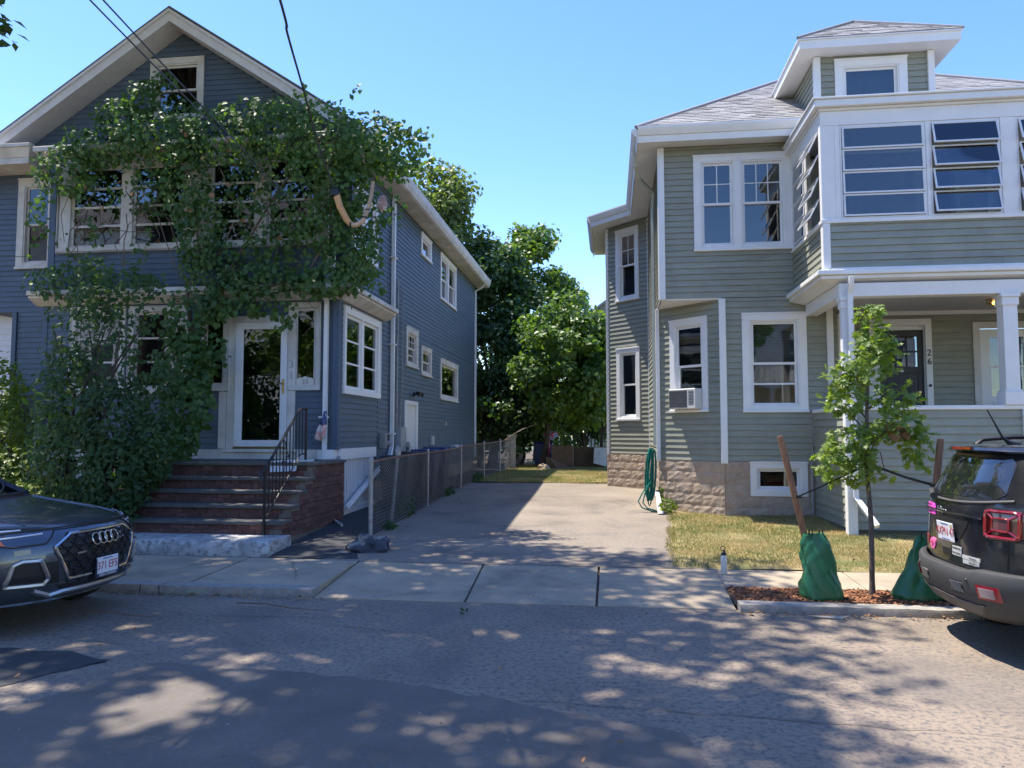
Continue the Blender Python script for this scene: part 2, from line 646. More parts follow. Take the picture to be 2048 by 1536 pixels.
def window(house, fr, a0, a1, c0, c1, cas=.105, muntin=None, trim=WHITE, blind=0., curtain=None, single=False, sill=True,
           lower=.5, recess=.55, glass=GLASS, bar2=None, head=None, name="window", lc=True, rc=True):
    """double-hung window: casing(part) > sashes, panes, glazing bars, dim room behind. Outer size a0..a1, c0..c1.
    returns the opening to cut in the siding."""
    mb = MB()
    hd = head or cas
    t0, t1 = (a0 if lc else a0 + cas), (a1 if rc else a1 - .001)
    if lc:
        fr.box(mb, a0, a0 + cas, -.03, .036, c0 + (.05 if sill else cas), c1 - hd)
    fr.box(mb, a1 - cas, a1, -.03, .036, c0 + (.05 if sill else cas), c1 - hd)
    fr.box(mb, t0, t1, -.03, .038, c1 - hd, c1)
    fr.box(mb, t0 - (.012 if lc else 0), t1 + (.012 if rc else 0), .038, .05, c1 - .03, c1 + .005)
    if sill:
        fr.box(mb, t0 - (.01 if lc else 0), t1 + (.01 if rc else 0), -.03, .06, c0, c0 + .05)
        fr.box(mb, a0 + cas, a1 - cas, -.03, .034, c0 + .05, c0 + cas * .75)
    else:
        fr.box(mb, t0, t1, -.03, .036, c0, c0 + cas)
    i0, i1 = a0 + cas, a1 - cas
    j0, j1 = c0 + (cas * .75 if sill else cas), c1 - hd
    # jamb liner
    frame_ring(mb, fr, i0 - .004, i1 + .004, j0 - .004, j1 + .004, .03, -.1, .02)
    W = mb.build(name, trim, house, bevel=.004)
    i0 += .026
    i1 -= .026
    j0 += .026
    j1 -= .026
    jm = j0 + (j1 - j0) * lower
    parts = [(j0, j1, -.03)] if single else [(jm - .02, j1, -.02), (j0, jm + .02, -.052)]
    for si, (s0, s1, b) in enumerate(parts):
        s = MB()
        frame_ring(s, fr, i0, i1, s0, s1, .042, b - .028, b)
        s.build("sash", trim, W)
        g = MB()
        fr.box(g, i0 + .042, i1 - .042, b - .017, b - .012, s0 + .042, s1 - .042)
        g.build("pane", glass, W)
        if muntin and si == 0:
            cx, cy = muntin
            m_ = MB()
            for k in range(1, cx):
                a = i0 + .042 + (i1 - i0 - .084) * k / cx
                fr.box(m_, a - .009, a + .009, b - .011, b - .002, s0 + .042, s1 - .042)
            for k in range(1, cy):
                c = s0 + .042 + (s1 - s0 - .084) * k / cy
                fr.box(m_, i0 + .042, i1 - .042, b - .0105, b - .0015, c - .009, c + .009)
            m_.build("glazing_bar", trim, W)
        if bar2 and si == 1:
            m_ = MB()
            c = s0 + (s1 - s0) * bar2
            fr.box(m_, i0 + .042, i1 - .042, b - .0305, b - .0025, c - .016, c + .016)
            m_.build("glazing_bar", trim, W)
    r = MB()
    e = .006
    A0, A1, C0, C1 = i0 - .05, i1 + .05, j0 - .05, j1 + .05
    fr.box(r, A0, A1, -recess - .02, -recess, C0, C1)
    fr.box(r, A0 - .02, A0, -recess, -.102, C0, C1)
    fr.box(r, A1, A1 + .02, -recess, -.102, C0, C1)
    fr.box(r, A0, A1, -recess, -.102, C0 - .02, C0)
    fr.box(r, A0, A1, -recess, -.102, C1, C1 + .02)
    r.build("dim_interior", INTERIOR, W)
    if blind:
        bl = MB()
        z = j1 - .02
        while z > j1 - (j1 - j0) * blind:
            bl.hexa([fr.P(i0, -.105, z - .026), fr.P(i1, -.105, z - .026), fr.P(i1, -.108, z - .026), fr.P(i0, -.108, z - .026),
                     fr.P(i0, -.125, z - .002), fr.P(i1, -.125, z - .002), fr.P(i1, -.128, z - .002), fr.P(i0, -.128, z - .002)])
            z -= .028
        bl.build("blind", BLIND, W)
    if curtain:
        cm, f0, f1, zc = curtain
        cu = MB()
        rows = []
        n = 28
        for z in (j0 + (j1 - j0) * zc, j1):
            rows.append([fr.P(i0 + (i1 - i0) * (f0 + (f1 - f0) * k / n), -.16 + .02 * math.sin(k * 1.7), z) for k in range(n + 1)])
        rows2 = [[p - fr.n * .004 for p in rr] for rr in rows]
        cu.grid(rows)
        cu.grid(rows2[::-1])
        cu.build("curtain", cm, W, smooth=60)
    d = cas * .45
    return (a0 + d, a1 - d, c0 + d * (.4 if sill else 1), c1 - d)


def text_mesh(s, size, O, u, v, m, extrude=.0015, ax='CENTER', sx=1.):
    cu = bpy.data.curves.new("lettering", 'FONT')
    cu.body = s
    cu.size = size
    cu.extrude = extrude
    cu.align_x = ax
    cu.align_y = 'CENTER'
    cu.resolution_u = 2
    o = bpy.data.objects.new("lettering", cu)
    COL.objects.link(o)
    bpy.context.view_layer.update()
    me = bpy.data.meshes.new_from_object(o.evaluated_get(bpy.context.evaluated_depsgraph_get()))
    bpy.data.objects.remove(o)
    u, v = Vector(u).normalized(), Vector(v).normalized()
    w = u.cross(v)
    M = Matrix(((u.x * sx, v.x, w.x, O[0]), (u.y * sx, v.y, w.y, O[1]), (u.z * sx, v.z, w.z, O[2]), (0, 0, 0, 1)))
    me.transform(M)
    me.materials.clear()
    me.materials.append(m)
    return me


def np_mesh(name, V, F, m, parent=None, k=3):
    me = bpy.data.meshes.new(name)
    me.vertices.add(len(V))
    me.vertices.foreach_set("co", np.ascontiguousarray(V, dtype=np.float32).ravel())
    n = len(F)
    me.loops.add(n * k)
    me.loops.foreach_set("vertex_index", np.ascontiguousarray(F, dtype=np.int32).ravel())
    me.polygons.add(n)
    me.polygons.foreach_set("loop_start", np.arange(0, n * k, k, dtype=np.int32))
    me.update(calc_edges=True)
    me.materials.append(m)
    return link(name, me, parent)


# leaf templates: (x across, y along from stalk, z lift)
T_HEART = (np.array([(0, 0, 0), (.30, -.10, .04), (.52, .22, .10), (.36, .62, .08), (0, 1, -.08), (-.36, .62, .08), (-.52, .22, .10), (-.30, -.10, .04), (0, .4, -.03)]),
           np.array([(8, 0, 1), (8, 1, 2), (8, 2, 3), (8, 3, 4), (8, 4, 5), (8, 5, 6), (8, 6, 7), (8, 7, 0)]))
T_OVAL = (np.array([(0, 0, 0), (.26, .35, .07), (.18, .75, .04), (0, 1, -.08), (-.18, .75, .04), (-.26, .35, .07), (0, .45, -.02)]),
          np.array([(6, 0, 1), (6, 1, 2), (6, 2, 3), (6, 3, 4), (6, 4, 5), (6, 5, 0)]))
T_DIAM = (np.array([(0, 0, 0), (.36, .45, .08), (0, 1, -.06), (-.36, .45, .08)]), np.array([(0, 1, 2), (0, 2, 3)]))
_ok = [(0, 0), (.06, .18), (.26, .22), (.10, .34), (.42, .52), (.14, .56), (.34, .80), (.10, .78), (.0, 1.0)]
T_OAK = (np.array([(x, y, .12 * x) for x, y in _ok] + [(-x, y, .12 * x) for x, y in _ok[1:-1]] + [(0, .5, -.02)]),
         np.array([(16, i, i + 1) for i in range(8)] + [(16, 8, 15)] + [(16, i + 1, i) for i in range(9, 15)] + [(16, 9, 0)]))


def frames_from(nrm, spin):
    n = nrm / np.linalg.norm(nrm, axis=1, keepdims=True)
    h = np.where(np.abs(n[:, 2:3]) > .95, np.array([[1., 0, 0]]), np.array([[0., 0, 1.]]))
    x = np.cross(h, n)
    x /= np.linalg.norm(x, axis=1, keepdims=True)
    y = np.cross(n, x)
    c, s = np.cos(spin)[:, None], np.sin(spin)[:, None]
    return x * c + y * s, -x * s + y * c, n


def leaves(name, pos, nrm, size, T, m, parent, spin=None, down=0.):
    """one mesh of many leaves"""
    N = len(pos)
    if spin is None:
        spin = rng.uniform(0, 2 * np.pi, N) if not down else np.pi + rng.normal(0, down, N)
    X, Y, Z = frames_from(nrm, spin)
    tv, tf = T
    k = len(tv)
    V = pos[:, None, :] + size[:, None, None] * (tv[None, :, 0:1] * X[:, None, :] + tv[None, :, 1:2] * Y[:, None, :] + tv[None, :, 2:3] * Z[:, None, :])
    F = (tf[None] + (np.arange(N) * k)[:, None, None]).reshape(-1, 3)
    o = np_mesh(name, V.reshape(-1, 3), F, m, parent)
    o["kind"] = "stuff"
    return o


_tm = {}


def leaf_objects(name, pos, nrm, size, T, m, parent, down=0.):
    """single leaves, sharing mesh data"""
    key = (name, m.name)
    if key not in _tm:
        me = bpy.data.meshes.new(name)
        me.from_pydata([tuple(x) for x in T[0]], [], [tuple(int(i) for i in f) for f in T[1]])
        me.materials.append(m)
        _tm[key] = me
    me = _tm[key]
    N = len(pos)
    spin = rng.uniform(0, 2 * np.pi, N) if not down else np.pi + rng.normal(0, down, N)
    X, Y, Z = frames_from(nrm, spin)
    L = parent.location
    for i in range(N):
        o = bpy.data.objects.new(name, me)
        COL.objects.link(o)
        o.parent = parent
        s = float(size[i])
        x, y, z, p = X[i] * s, Y[i] * s, Z[i] * s, pos[i]
        o.matrix_basis = Matrix(((x[0], y[0], z[0], p[0] - L.x), (x[1], y[1], z[1], p[1] - L.y), (x[2], y[2], z[2], p[2] - L.z), (0, 0, 0, 1)))


def foliage(parent, leafname, pos, nrm, size, T, m, single=300, down=0.):
    """the `single` leaves that show largest as objects, the rest as one stuff part"""
    if single:
        d = np.linalg.norm(pos - np.array(CAMP), axis=1)
        out = pos[:, 1] - pos[:, 1].min()
        score = size / d - .004 * out + rng.uniform(0, .004, len(pos))
        idx = np.argsort(-score)
        a, b = idx[:single], idx[single:]
        leaf_objects(leafname, pos[a], nrm[a], size[a], T, m, parent, down)
        pos, nrm, size = pos[b], nrm[b], size[b]
    leaves("foliage", pos, nrm, size, T, m, parent, down=down)


def gy(y):
    """height of the yards behind the pavement"""
    return .09 + .031 * max(0, min(y - 9.6, 10.4))

# ================================================================== SETTING
KY = 7.75          # kerb line
mb = MB()
mb.add([(-300, -300, -.04), (300, -300, -.04), (300, 400, -.04), (-300, 400, -.04)], [(0, 1, 2, 3)])
struct("ground", mb, FARGROUND)


def sheet(name, xs, ys, zf, m, parent=None, jitter=0., kind="structure"):
    P = [[(x, y, zf(x, y) + (random.uniform(-jitter, jitter) if jitter else 0)) for x in xs] for y in ys]
    mb = MB()
    mb.grid(P)
    o = mb.build(name, m, parent, smooth=60)
    if parent is None:
        o["kind"] = kind
    return o


def lin(a, b, n):
    return [a + (b - a) * i / n for i in range(n + 1)]


def road_z(x, y):
    return 0.0


road = sheet("road", lin(-70, 70, 140), lin(-1.6, KY + .02, 16), lambda x, y: road_z(x, y) if y < KY - .2 else 0.0, ASPHALT)


def irregular(name, pts, z, m, amp=.05, step=.09, parent=None):
    """flat sheet with a ragged edge lying on the road, woven between its near and far outline"""
    x0, x1 = min(p[0] for p in pts), max(p[0] for p in pts)
    n = int((x1 - x0) / step)
    rows = []
    jl = jh = 0.
    for i in range(n + 1):
        x = x0 + .004 + (x1 - x0 - .008) * i / n
        ys = []
        for (ax, ay), (bx, by) in zip(pts, pts[1:] + pts[:1]):
            if (ax - x) * (bx - x) <= 0 and ax != bx:
                ys.append(ay + (by - ay) * (x - ax) / (bx - ax))
        jl = jl * .6 + random.uniform(-amp, amp) * .6
        jh = jh * .6 + random.uniform(-amp, amp) * .6
        lo, hi = min(ys) + jl, max(ys) + jh
        if hi < lo + .01:
            lo = hi = (lo + hi) / 2
            hi += .01
        rows.append([(x + random.uniform(-.02, .02), lo + (hi - lo) * k / 6, z) for k in range(7)])
    mb = MB()
    mb.grid(rows)
    return struct(name, mb, m, parent)


irregular("asphalt_patch", [(-9, 3.9), (-4.7, 4.3), (-4.2, 4.75), (-3.85, 5.45), (-4.3, 5.62), (-9, 5.72)], .005, PATCH)
irregular("worn_patch", [(-3.5, 2.2), (.55, 2.2), (.6, 3.6), (.42, 4.55), (-.6, 5.0), (-2.2, 5.38), (-3.5, 5.45), (-3.6, 4.9), (-3.9, 4.1), (-3.8, 3.3)], .005, PATCH2, amp=.07)
# cracks sealed in the road: thin dark lines
mb = MB()
for (x0, y0, x1, y1) in ((-4.2, 6.9, -2.6, 6.95), (-2.8, 6.75, -1.9, 6.55), (-.6, 5.0, 2.6, 4.75), (-5, 6.1, -3.9, 5.85)):
    n = 14
    pts = [(x0 + (x1 - x0) * k / n, y0 + (y1 - y0) * k / n + random.uniform(-.025, .025)) for k in range(n + 1)]
    for k in range(n):
        (a, b), (c, d) = pts[k], pts[k + 1]
        w = random.uniform(.002, .006)
        mb.add([(a, b - w, road_z(a, b) + .008), (c, d - w, road_z(c, d) + .008), (c, d + w, road_z(c, d) + .008), (a, b + w, road_z(a, b) + .008)], [(0, 1, 2, 3)])
struct("road_crack", mb, PATCH2)

# ---- far pavement behind the camera
mb = MB()
mb.box((-70, -4.2, -.03), (70, -1.6, .11))
struct("opposite_pavement", mb, CONC)
mb = MB()
mb.box((-70, -60, -.03), (70, -4.21, .10))
struct("opposite_yard", mb, LAWNSOIL)

# ---- pavement on this side: bedding plus individual slabs
mb = MB()
mb.grid([[(x, KY + .01, -.02) for x in (-70, 70)], [(x, 9.58, .055) for x in (-70, 70)]])
pave = struct("pavement", mb, DIRT)


def slab(x0, x1, y0, y1, z00, z01, skew0=0, skew1=0, m=CONC, name="paving_slab", h=.09):
    """z00 at y0, z01 at y1"""
    g = .006
    mb = MB()
    mb.hexa([(x0 + g, y0 + g, z00 - h), (x1 - g, y0 + g, z00 - h), (x1 - g + skew1, y1 - g, z01 - h), (x0 + g + skew0, y1 - g, z01 - h),
             (x0 + g, y0 + g, z00), (x1 - g, y0 + g, z00), (x1 - g + skew1, y1 - g, z01), (x0 + g + skew0, y1 - g, z01)])
    return mb.build(name, m, pave, bevel=.006)


slab(-3.135, -1.505, KY, 9.52, .012, .09, -.1, -.10)
slab(-1.495, -.152, KY, 9.52, .012, .09, -.1, 0)
slab(-.138, 1.232, KY, 9.54, .012, .09, 0, .05)
slab(-4.66, -3.15, KY + .22, 9.60, .085, .095, -.1, -.1)
x = -4.68
while x > -13:
    slab(x - 1.5, x, KY + .22, 9.62, .09, .095, -.1, -.1)
    x -= 1.5
xr = [1.24, 2.72, 4.25, 5.8, 7.3, 8.8, 10.3]
for a, b in zip(xr[:-1], xr[1:]):
    slab(a, b, 8.57, 9.56, .075, .09, .03, .03)
# mulch bed soil
mb = MB()
mb.box((1.24, 7.9, .02), (10.3, 8.56, .058))
struct("mulch_bed", mb, DIRT)


def kerb(name, x0, x1, y0, y1, z, parent):
    mb = MB()
    n = max(2, int((x1 - x0) / .12))
    P = []
    for i in range(n + 1):
        x = x0 + .006 + (x1 - x0 - .012) * i / n
        j = lambda: random.uniform(-.008, .008)
        P.append([(x, y0 + j(), -.06), (x, y0 + j(), z * .55 + j()), (x, y0 + .012 + j(), z + j() * .5), (x, (y0 + y1) / 2, z + j() * .6), (x, y1, z + j() * .5), (x, y1, -.06)])
    mb.grid(P, closed=True)
    mb.f.append(tuple(range(6)))
    k = len(mb.v) - 6
    mb.f.append(tuple(range(k, k + 6))[::-1])
    return mb.build(name, GRANITE, parent, smooth=35)


mb = MB()
for (x0, y0, x1, y1) in ((-3.0, 8.3, -2.3, 7.9), (-2.3, 7.9, -1.9, 8.05), (-1.2, 9.3, -.4, 8.6), (.3, 7.9, .9, 8.5), (-4.1, 9.4, -3.5, 8.2), (-.9, 8.1, -.5, 7.82)):
    n = 12
    q = [(x0 + (x1 - x0) * k / n + random.uniform(-.02, .02), y0 + (y1 - y0) * k / n + random.uniform(-.02, .02)) for k in range(n + 1)]
    zz = lambda y, x=x0: (.014 + (y - 7.75) / 1.77 * .078 if x > -3.1 else .098)
    for (a, b), (c, d) in zip(q[:-1], q[1:]):
        w = random.uniform(.002, .005)
        mb.add([(a - w, b, zz(b)), (c - w, d, zz(d)), (c + w, d, zz(d)), (a + w, b, zz(b))], [(0, 1, 2, 3)])
struct("paving_crack", mb, DIRT)

kerbs = thing("kerb", None, None, (0, 7.75, 0))
kerbs["kind"] = "structure"
for a, b in ((1.25, 3.45), (3.46, 5.6), (5.61, 7.9), (7.91, 10.3)):
    kerb("kerbstone", a, b, 7.68, 7.89, .075, kerbs)
for a, b in ((-4.9, -3.14), (-5.12, -4.91), (-7.0, -5.13), (-8.9, -7.01), (-10.8, -8.91), (-12.7, -10.81)):
    kerb("kerbstone", a, b, 7.76, 7.96, .09, kerbs)

# ---- yards and driveway
XS = lambda a, b: lin(a, b, max(1, int((b - a) / .6)))
sheet("driveway", XS(-3.75, 1.3), lin(9.5, 20.2, 24), lambda x, y: gy(y) + .004 + .012 * math.sin(x * 1.3) * math.sin(y * .8) * min(1, (y - 9.5)), DRIVE)


def lawn_z(x, y):
    return gy(y) + .035 + .012 * math.sin(x * 2.1 + y) + .01 * math.sin(y * 3.3)


# front lawn has a curved edge against the driveway
edge = lambda y: .78 + .062 * (y - 9.58) - .03 * math.sin((y - 9.55) * 1.1) + .02 * math.sin(y * 5)
P = []
for y in [9.535] + lin(9.60, 15.2, 28):
    e = edge(y)
    P.append([(e + (12 - e) * (i / 30) ** 1.4, y, lawn_z(e + (12 - e) * (i / 30) ** 1.4, y) - (.032 if i == 0 or y < 9.55 else 0)) for i in range(31)])
mb = MB()
mb.grid(P)
struct("front_lawn", mb, LAWNSOIL, smooth=60)
sheet("back_lawn", lin(-3.75, 14, 40), lin(20.1, 60, 50), lambda x, y: lawn_z(x, y) + .0, LAWNSOIL)
sheet("side_yard", lin(-30, -3.7, 40), lin(9.6, 60, 60), lambda x, y: gy(y) - .01, DIRT)
sheet("far_yard", lin(1, 40, 40), lin(15.1, 60, 30), lambda x, y: gy(y) - .03, LAWNSOIL)

# dark asphalt walk beside the steps
mb = MB()
mb.grid([[(-4.52, 9.63, .10), (-4.0, 9.63, .10), (-3.28, 9.63, .10)], [(-4.64, 10.4, gy(10.4) + .02), (-4.1, 10.4, gy(10.4) + .02), (-3.6, 10.4, gy(10.4) + .01)],
         [(-4.68, 12.0, gy(12) + .03), (-4.2, 12.0, gy(12) + .03), (-3.72, 12, gy(12) + .01)], [(-4.88, 13.6, gy(13.6) + .03), (-4.3, 13.6, gy(13.6) + .03), (-3.74, 13.6, gy(13.6) + .02)],
         [(-4.88, 27, .43), (-4.3, 27, .43), (-3.74, 27, .43)]])
struct("side_walk", mb, PATCH, smooth=60)

# ================================================================== GREEN HOUSE (right)
gh = thing("green_house", "sage green clapboard house with white trim and grey shingled hip roof",
           "house", (5.2, 18, .3))
GS = []          # clapboards
C = .112
LZ0, LZ1, UZ0, UZ1 = 1.24, 4.215, 4.225, 7.075


def corner_board(house, x, y, z0, z1, w=.1, m=WHITE, ang=0., d=None):
    mb = MB()
    c, s = math.cos(ang), math.sin(ang)
    d = d or w
    pts = [(-w / 2, -d / 2), (w / 2, -d / 2), (w / 2, d / 2), (-w / 2, d / 2)]
    mb.prism([(x + a * c - b * s, y + a * s + b * c, z0) for a, b in pts], (0, 0, z1 - z0))
    return mb.build("corner_board", m, house, bevel=.005)


# front wall
f_front = Fr((0, 14.0, 0), (1, 0, 0))
op_u = [window(gh, f_front, 1.58, 2.44, 5.09, 6.90, cas=.13, muntin=(2, 2), rc=False),
        window(gh, f_front, 2.31, 3.33, 5.09, 6.90, cas=.13, muntin=(3, 2), blind=.14, lc=False)]
siding(GS, f_front, 1.02, 4.2, UZ0, UZ1, C, op_u, taper=.021)
op_l = [window(gh, f_front, 2.40, 3.53, 2.12, 3.93, cas=.14, blind=.42, bar2=.5, curtain=(CURTAIN, .0, .18, .0))]
siding(GS, f_front, 2.06, 3.93, LZ0, LZ1, C, op_l, taper=.021)
# corner cut away on the ground floor
A, B = Vector((.98, 15.06, 0)), Vector((2.04, 14.0, 0))
f_cut = Fr(A, B - A)
Lc = (B - A).length
op_c = [window(gh, f_cut, .30, 1.20, 2.14, 3.93, cas=.12, curtain=(CURTAIN, .8, 1., .5))]
siding(GS, f_cut, 0.03, Lc - .03, LZ0, LZ1, C, op_c, taper=.021)
mb = MB()
mb.prism([(.985, 14.0, 4.195), (2.06, 14.0, 4.195), (.985, 15.08, 4.195)], (0, 0, .03))
mb.build("overhang_soffit", WHITE, gh)
corner_board(gh, 2.06, 13.985, 1.2, 4.2, .12, d=.07, ang=R(-12))
corner_board(gh, .955, 15.04, 1.2, 4.2, .075)
corner_board(gh, .985, 13.985, 4.20, 7.07, .12, d=.12)
# left side wall
f_side = Fr((.98, 18.5, 0), (0, -1, 0))
siding(GS, f_side, 0, 4.5, UZ0, UZ1, C, taper=.021)
siding(GS, f_side, 0, 3.42, LZ0, LZ1, C, taper=.021)
# side bay
A2, B2 = Vector((-.03, 19.5, 0)), Vector((.98, 18.5, 0))
f_bay = Fr(A2, B2 - A2)
Lb = (B2 - A2).length
op_b = [window(gh, f_bay, .33, 1.12, 5.08, 6.94, cas=.12, muntin=(2, 2)), window(gh, f_bay, .33, 1.12, 2.06, 3.89, cas=.12, curtain=(CURTAIN, .0, 1., .62))]
siding(GS, f_bay, .03, Lb - .03, LZ0, UZ1, C, op_b, taper=.021)
f_bay2 = Fr((-.03, 22.2, 0), (0, -1, 0))
siding(GS, f_bay2, 0, 2.7, LZ0, UZ1, C, taper=.021)
corner_board(gh, -.03, 19.5, 1.2, 7.07, .08)
corner_board(gh, .97, 18.47, 1.2, 7.07, .05)
# angled entry wall and back wall of the porch
A3, B3 = Vector((3.97, 14.0, 0)), Vector((4.6, 14.65, 0))
f_ent = Fr(A3, B3 - A3)
op_e = [window(gh, f_ent, .18, .78, 2.0, 3.9, cas=.11)]
siding(GS, f_ent, .02, (B3 - A3).length, LZ0, 4.1, C, op_e, taper=.021)
corner_board(gh, 3.93, 13.985, 1.2, 4.05, .11, d=.08)
f_pb = Fr((0, 14.65, 0), (1, 0, 0))
siding(GS, f_pb, 4.6, 9.6, LZ0, 4.1, C, [(4.86, 5.82, 1.4, 3.78), (6.69, 7.72, 1.4, 3.7)], taper=.021)


def door_dark():
    mb = MB()
    f_pb.box(mb, 4.78, 4.89, -.03, .04, 1.45, 3.74)
    f_pb.box(mb, 5.79, 5.90, -.03, .04, 1.45, 3.74)
    f_pb.box(mb, 4.78, 5.90, -.03, .042, 3.74, 3.86)
    f_pb.box(mb, 4.86, 5.0, -.12, -.032, 1.45, 3.78)
    f_pb.box(mb, 5.781, 5.83, -.12, -.032, 1.45, 3.78)
    f_pb.box(mb, 5.0, 5.781, -.12, -.032, 3.662, 3.78)
    cas = mb.build("door_frame", WHITE, gh, bevel=.004)
    mb = MB()
    f = f_pb
    a0, a1, z0, z1 = 5.0, 5.78, 1.46, 3.66
    st = .1
    f.box(mb, a0, a0 + st, -.09, -.05, z0, z1)
    f.box(mb, a1 - st, a1, -.09, -.05, z0, z1)
    f.box(mb, a0 + st, a1 - st, -.09, -.05, z1 - .12, z1)
    f.box(mb, a0 + st, a1 - st, -.09, -.05, 2.86, 2.98)
    f.box(mb, a0 + st, a1 - st, -.08, -.06, z0, 2.86)
    for k in range(3):
        aa = a0 + st + (a1 - a0 - 2 * st) * (k + .5) / 3
        f.box(mb, aa - .07, aa + .07, -.062, -.052, 1.75, 2.72)
    for k in (1, 2):
        aa = a0 + st + (a1 - a0 - 2 * st) * k / 3
        f.box(mb, aa - .015, aa + .015, -.085, -.052, 2.98, z1 - .12)
    f.box(mb, a0 + st, a1 - st, -.084, -.053, 3.245, 3.275)
    d = mb.build("front_door", mat("charcoal_door", (.022, .025, .032), .45, var=.1), gh, bevel=.004)
    g = MB()
    f.box(g, a0 + st, a1 - st, -.074, -.068, 2.98, z1 - .12)
    g.build("pane", GLASS, d)
    for k in range(3):
        cu = MB()
        aa0 = a0 + st + (a1 - a0 - 2 * st) * k / 3 + .03
        rows = [[f.P(aa0 + .15 * j / 8, -.12 + .008 * math.sin(j * 2), z) for j in range(9)] for z in (3.0, 3.5)]
        cu.grid(rows)
        cu.grid([[p - f.n * .004 for p in r] for r in rows][::-1])
        cu.build("curtain", CURTAIN, d)
    r = MB()
    f.box(r, a0, a1, -.5, -.45, z0, z1)
    f.box(r, a0, a1, -.45, -.1, z1 + .001, z1 + .02)
    r.build("dim_interior", INTERIOR, d)
    k = MB()
    k.lathe([(.012, 0), (.012, -.03), (.03, -.035), (.034, -.06), (.02, -.075)], f.P(5.69, -.05, 2.35), 12, 'Y')
    k.lathe([(.028, 0), (.028, -.012), (.012, -.014), (.012, -.02)], f.P(5.69, -.05, 2.5), 12, 'Y')
    k.build("door_knob", BRASS, d, smooth=40)
    p = MB()
    f.box(p, 5.33, 5.42, -.05, -.045, 2.88, 2.915)
    p.build("door_plate", PLATEW, d)
    b = MB()
    b.lathe([(.028, 0), (.028, -.012), (.012, -.018)], f.P(5.845, .04, 2.62), 14, 'Y')
    b.build("doorbell", BLACKPL, gh, smooth=40)
    for ch, z in (("2", 3.22), ("6", 3.06)):
        link("house_number", text_mesh(ch, .17, f.P(5.845, .046, z), f.u, f.z, BLACKPL, .006), gh)


door_dark()


def door_white():
    f = f_pb
    mb = MB()
    f.box(mb, 6.61, 6.73, -.03, .04, 1.45, 3.66)
    f.box(mb, 7.66, 7.78, -.03, .04, 1.45, 3.66)
    f.box(mb, 6.61, 7.78, -.03, .042, 3.66, 3.78)
    mb.build("door_frame", OLDWHITE, gh, bevel=.004)
    mb = MB()
    a0, a1, z0, z1 = 6.74, 7.65, 1.46, 3.65
    f.box(mb, a0, a0 + .17, -.04, 0, z0, z1)
    f.box(mb, a1 - .17, a1, -.04, 0, z0, z1)
    f.box(mb, a0 + .17, a1 - .17, -.04, 0, z1 - .15, z1)
    f.box(mb, a0 + .17, a1 - .17, -.04, 0, z0, 2.42)
    f.box(mb, a0 + .17, a1 - .17, -.038, .004, 2.94, 2.98)
    frame_ring(mb, f, a0 + .2, a1 - .2, 1.7, 2.32, .03, 0, .012)
    d = mb.build("storm_door", WHITE, gh, bevel=.003)
    g = MB()
    f.box(g, a0 + .17, a1 - .17, -.024, -.018, 2.42, z1 - .15)
    g.build("pane", GLASS, d)
    r = MB()
    f.box(r, a0, a1, -.4, -.35, z0, z1)
    r.build("dim_interior", INTERIOR, d)


door_white()

# foundation of rock-faced blocks -----------------------------------------
BL = []


def blocks(fr, a0, a1, z0, z1, holes=(), bw=.42, bh=.205):
    row = 0
    z = z1
    while z > z0 - bh * .6:
        a = a0 - (bw / 2 if row % 2 else 0)
        while a < a1 - .02:
            b0, b1 = max(a, a0), min(a + bw, a1)
            if b1 - b0 > .05 and not any(b0 < h1 - .02 and b1 > h0 + .02 and z - bh < y1 - .03 and z > y0 + .03 for h0, h1, y0, y1 in holes):
                g = .004
                nx, nz = 5, 4
                V, F = [], []
                for i in range(nz + 1):
                    for j in range(nx + 1):
                        u, w = j / nx, i / nz
                        inn = (0 < i < nz) and (0 < j < nx)
                        out = .012 + (random.uniform(.002, .014) if inn else 0)
                        V.append(fr.P(b0 + g + (b1 - b0 - 2 * g) * u + (random.uniform(-.012, .012) if inn else 0), out, z - bh + g + (bh - 2 * g) * w + (random.uniform(-.01, .01) if inn else 0)))
                k = len(V)
                for i in range(nz):
                    for j in range(nx):
                        s = i * (nx + 1) + j
                        F.append((s, s + 1, s + nx + 2, s + nx + 1))
                V += [fr.P(b0 + g, -.1, z - bh + g), fr.P(b1 - g, -.1, z - bh + g), fr.P(b1 - g, -.1, z - g), fr.P(b0 + g, -.1, z - g)]
                c = [0, nx, (nx + 1) * (nz + 1) - 1, (nx + 1) * nz]
                F.append(tuple([k, k + 1] + list(range(nx, -1, -1))))
                F.append(tuple([k + 2, k + 3] + list(range((nx + 1) * nz, (nx + 1) * (nz + 1)))))
                F.append(tuple([k + 3, k] + [i * (nx + 1) for i in range(nz + 1)]))
                F.append(tuple([k + 1, k + 2] + [i * (nx + 1) + nx for i in range(nz, -1, -1)]))
                BL.append((V, F, (b1 - b0) * bh))
            a += bw
        z -= bh
        row += 1
    mbm = MB()
    if not holes:
        fr.box(mbm, a0, a1, -.12, .008, z0 - .3, z1)
    else:
        h0, h1, y0, y1 = holes[0]
        fr.box(mbm, a0, h0, -.12, .008, z0 - .3, z1)
        fr.box(mbm, h1, a1, -.12, .008, z0 - .3, z1)
        fr.box(mbm, h0, h1, -.12, .0075, z0 - .3, y0)
    mbm.build("foundation_wall", MORTAR, gh)


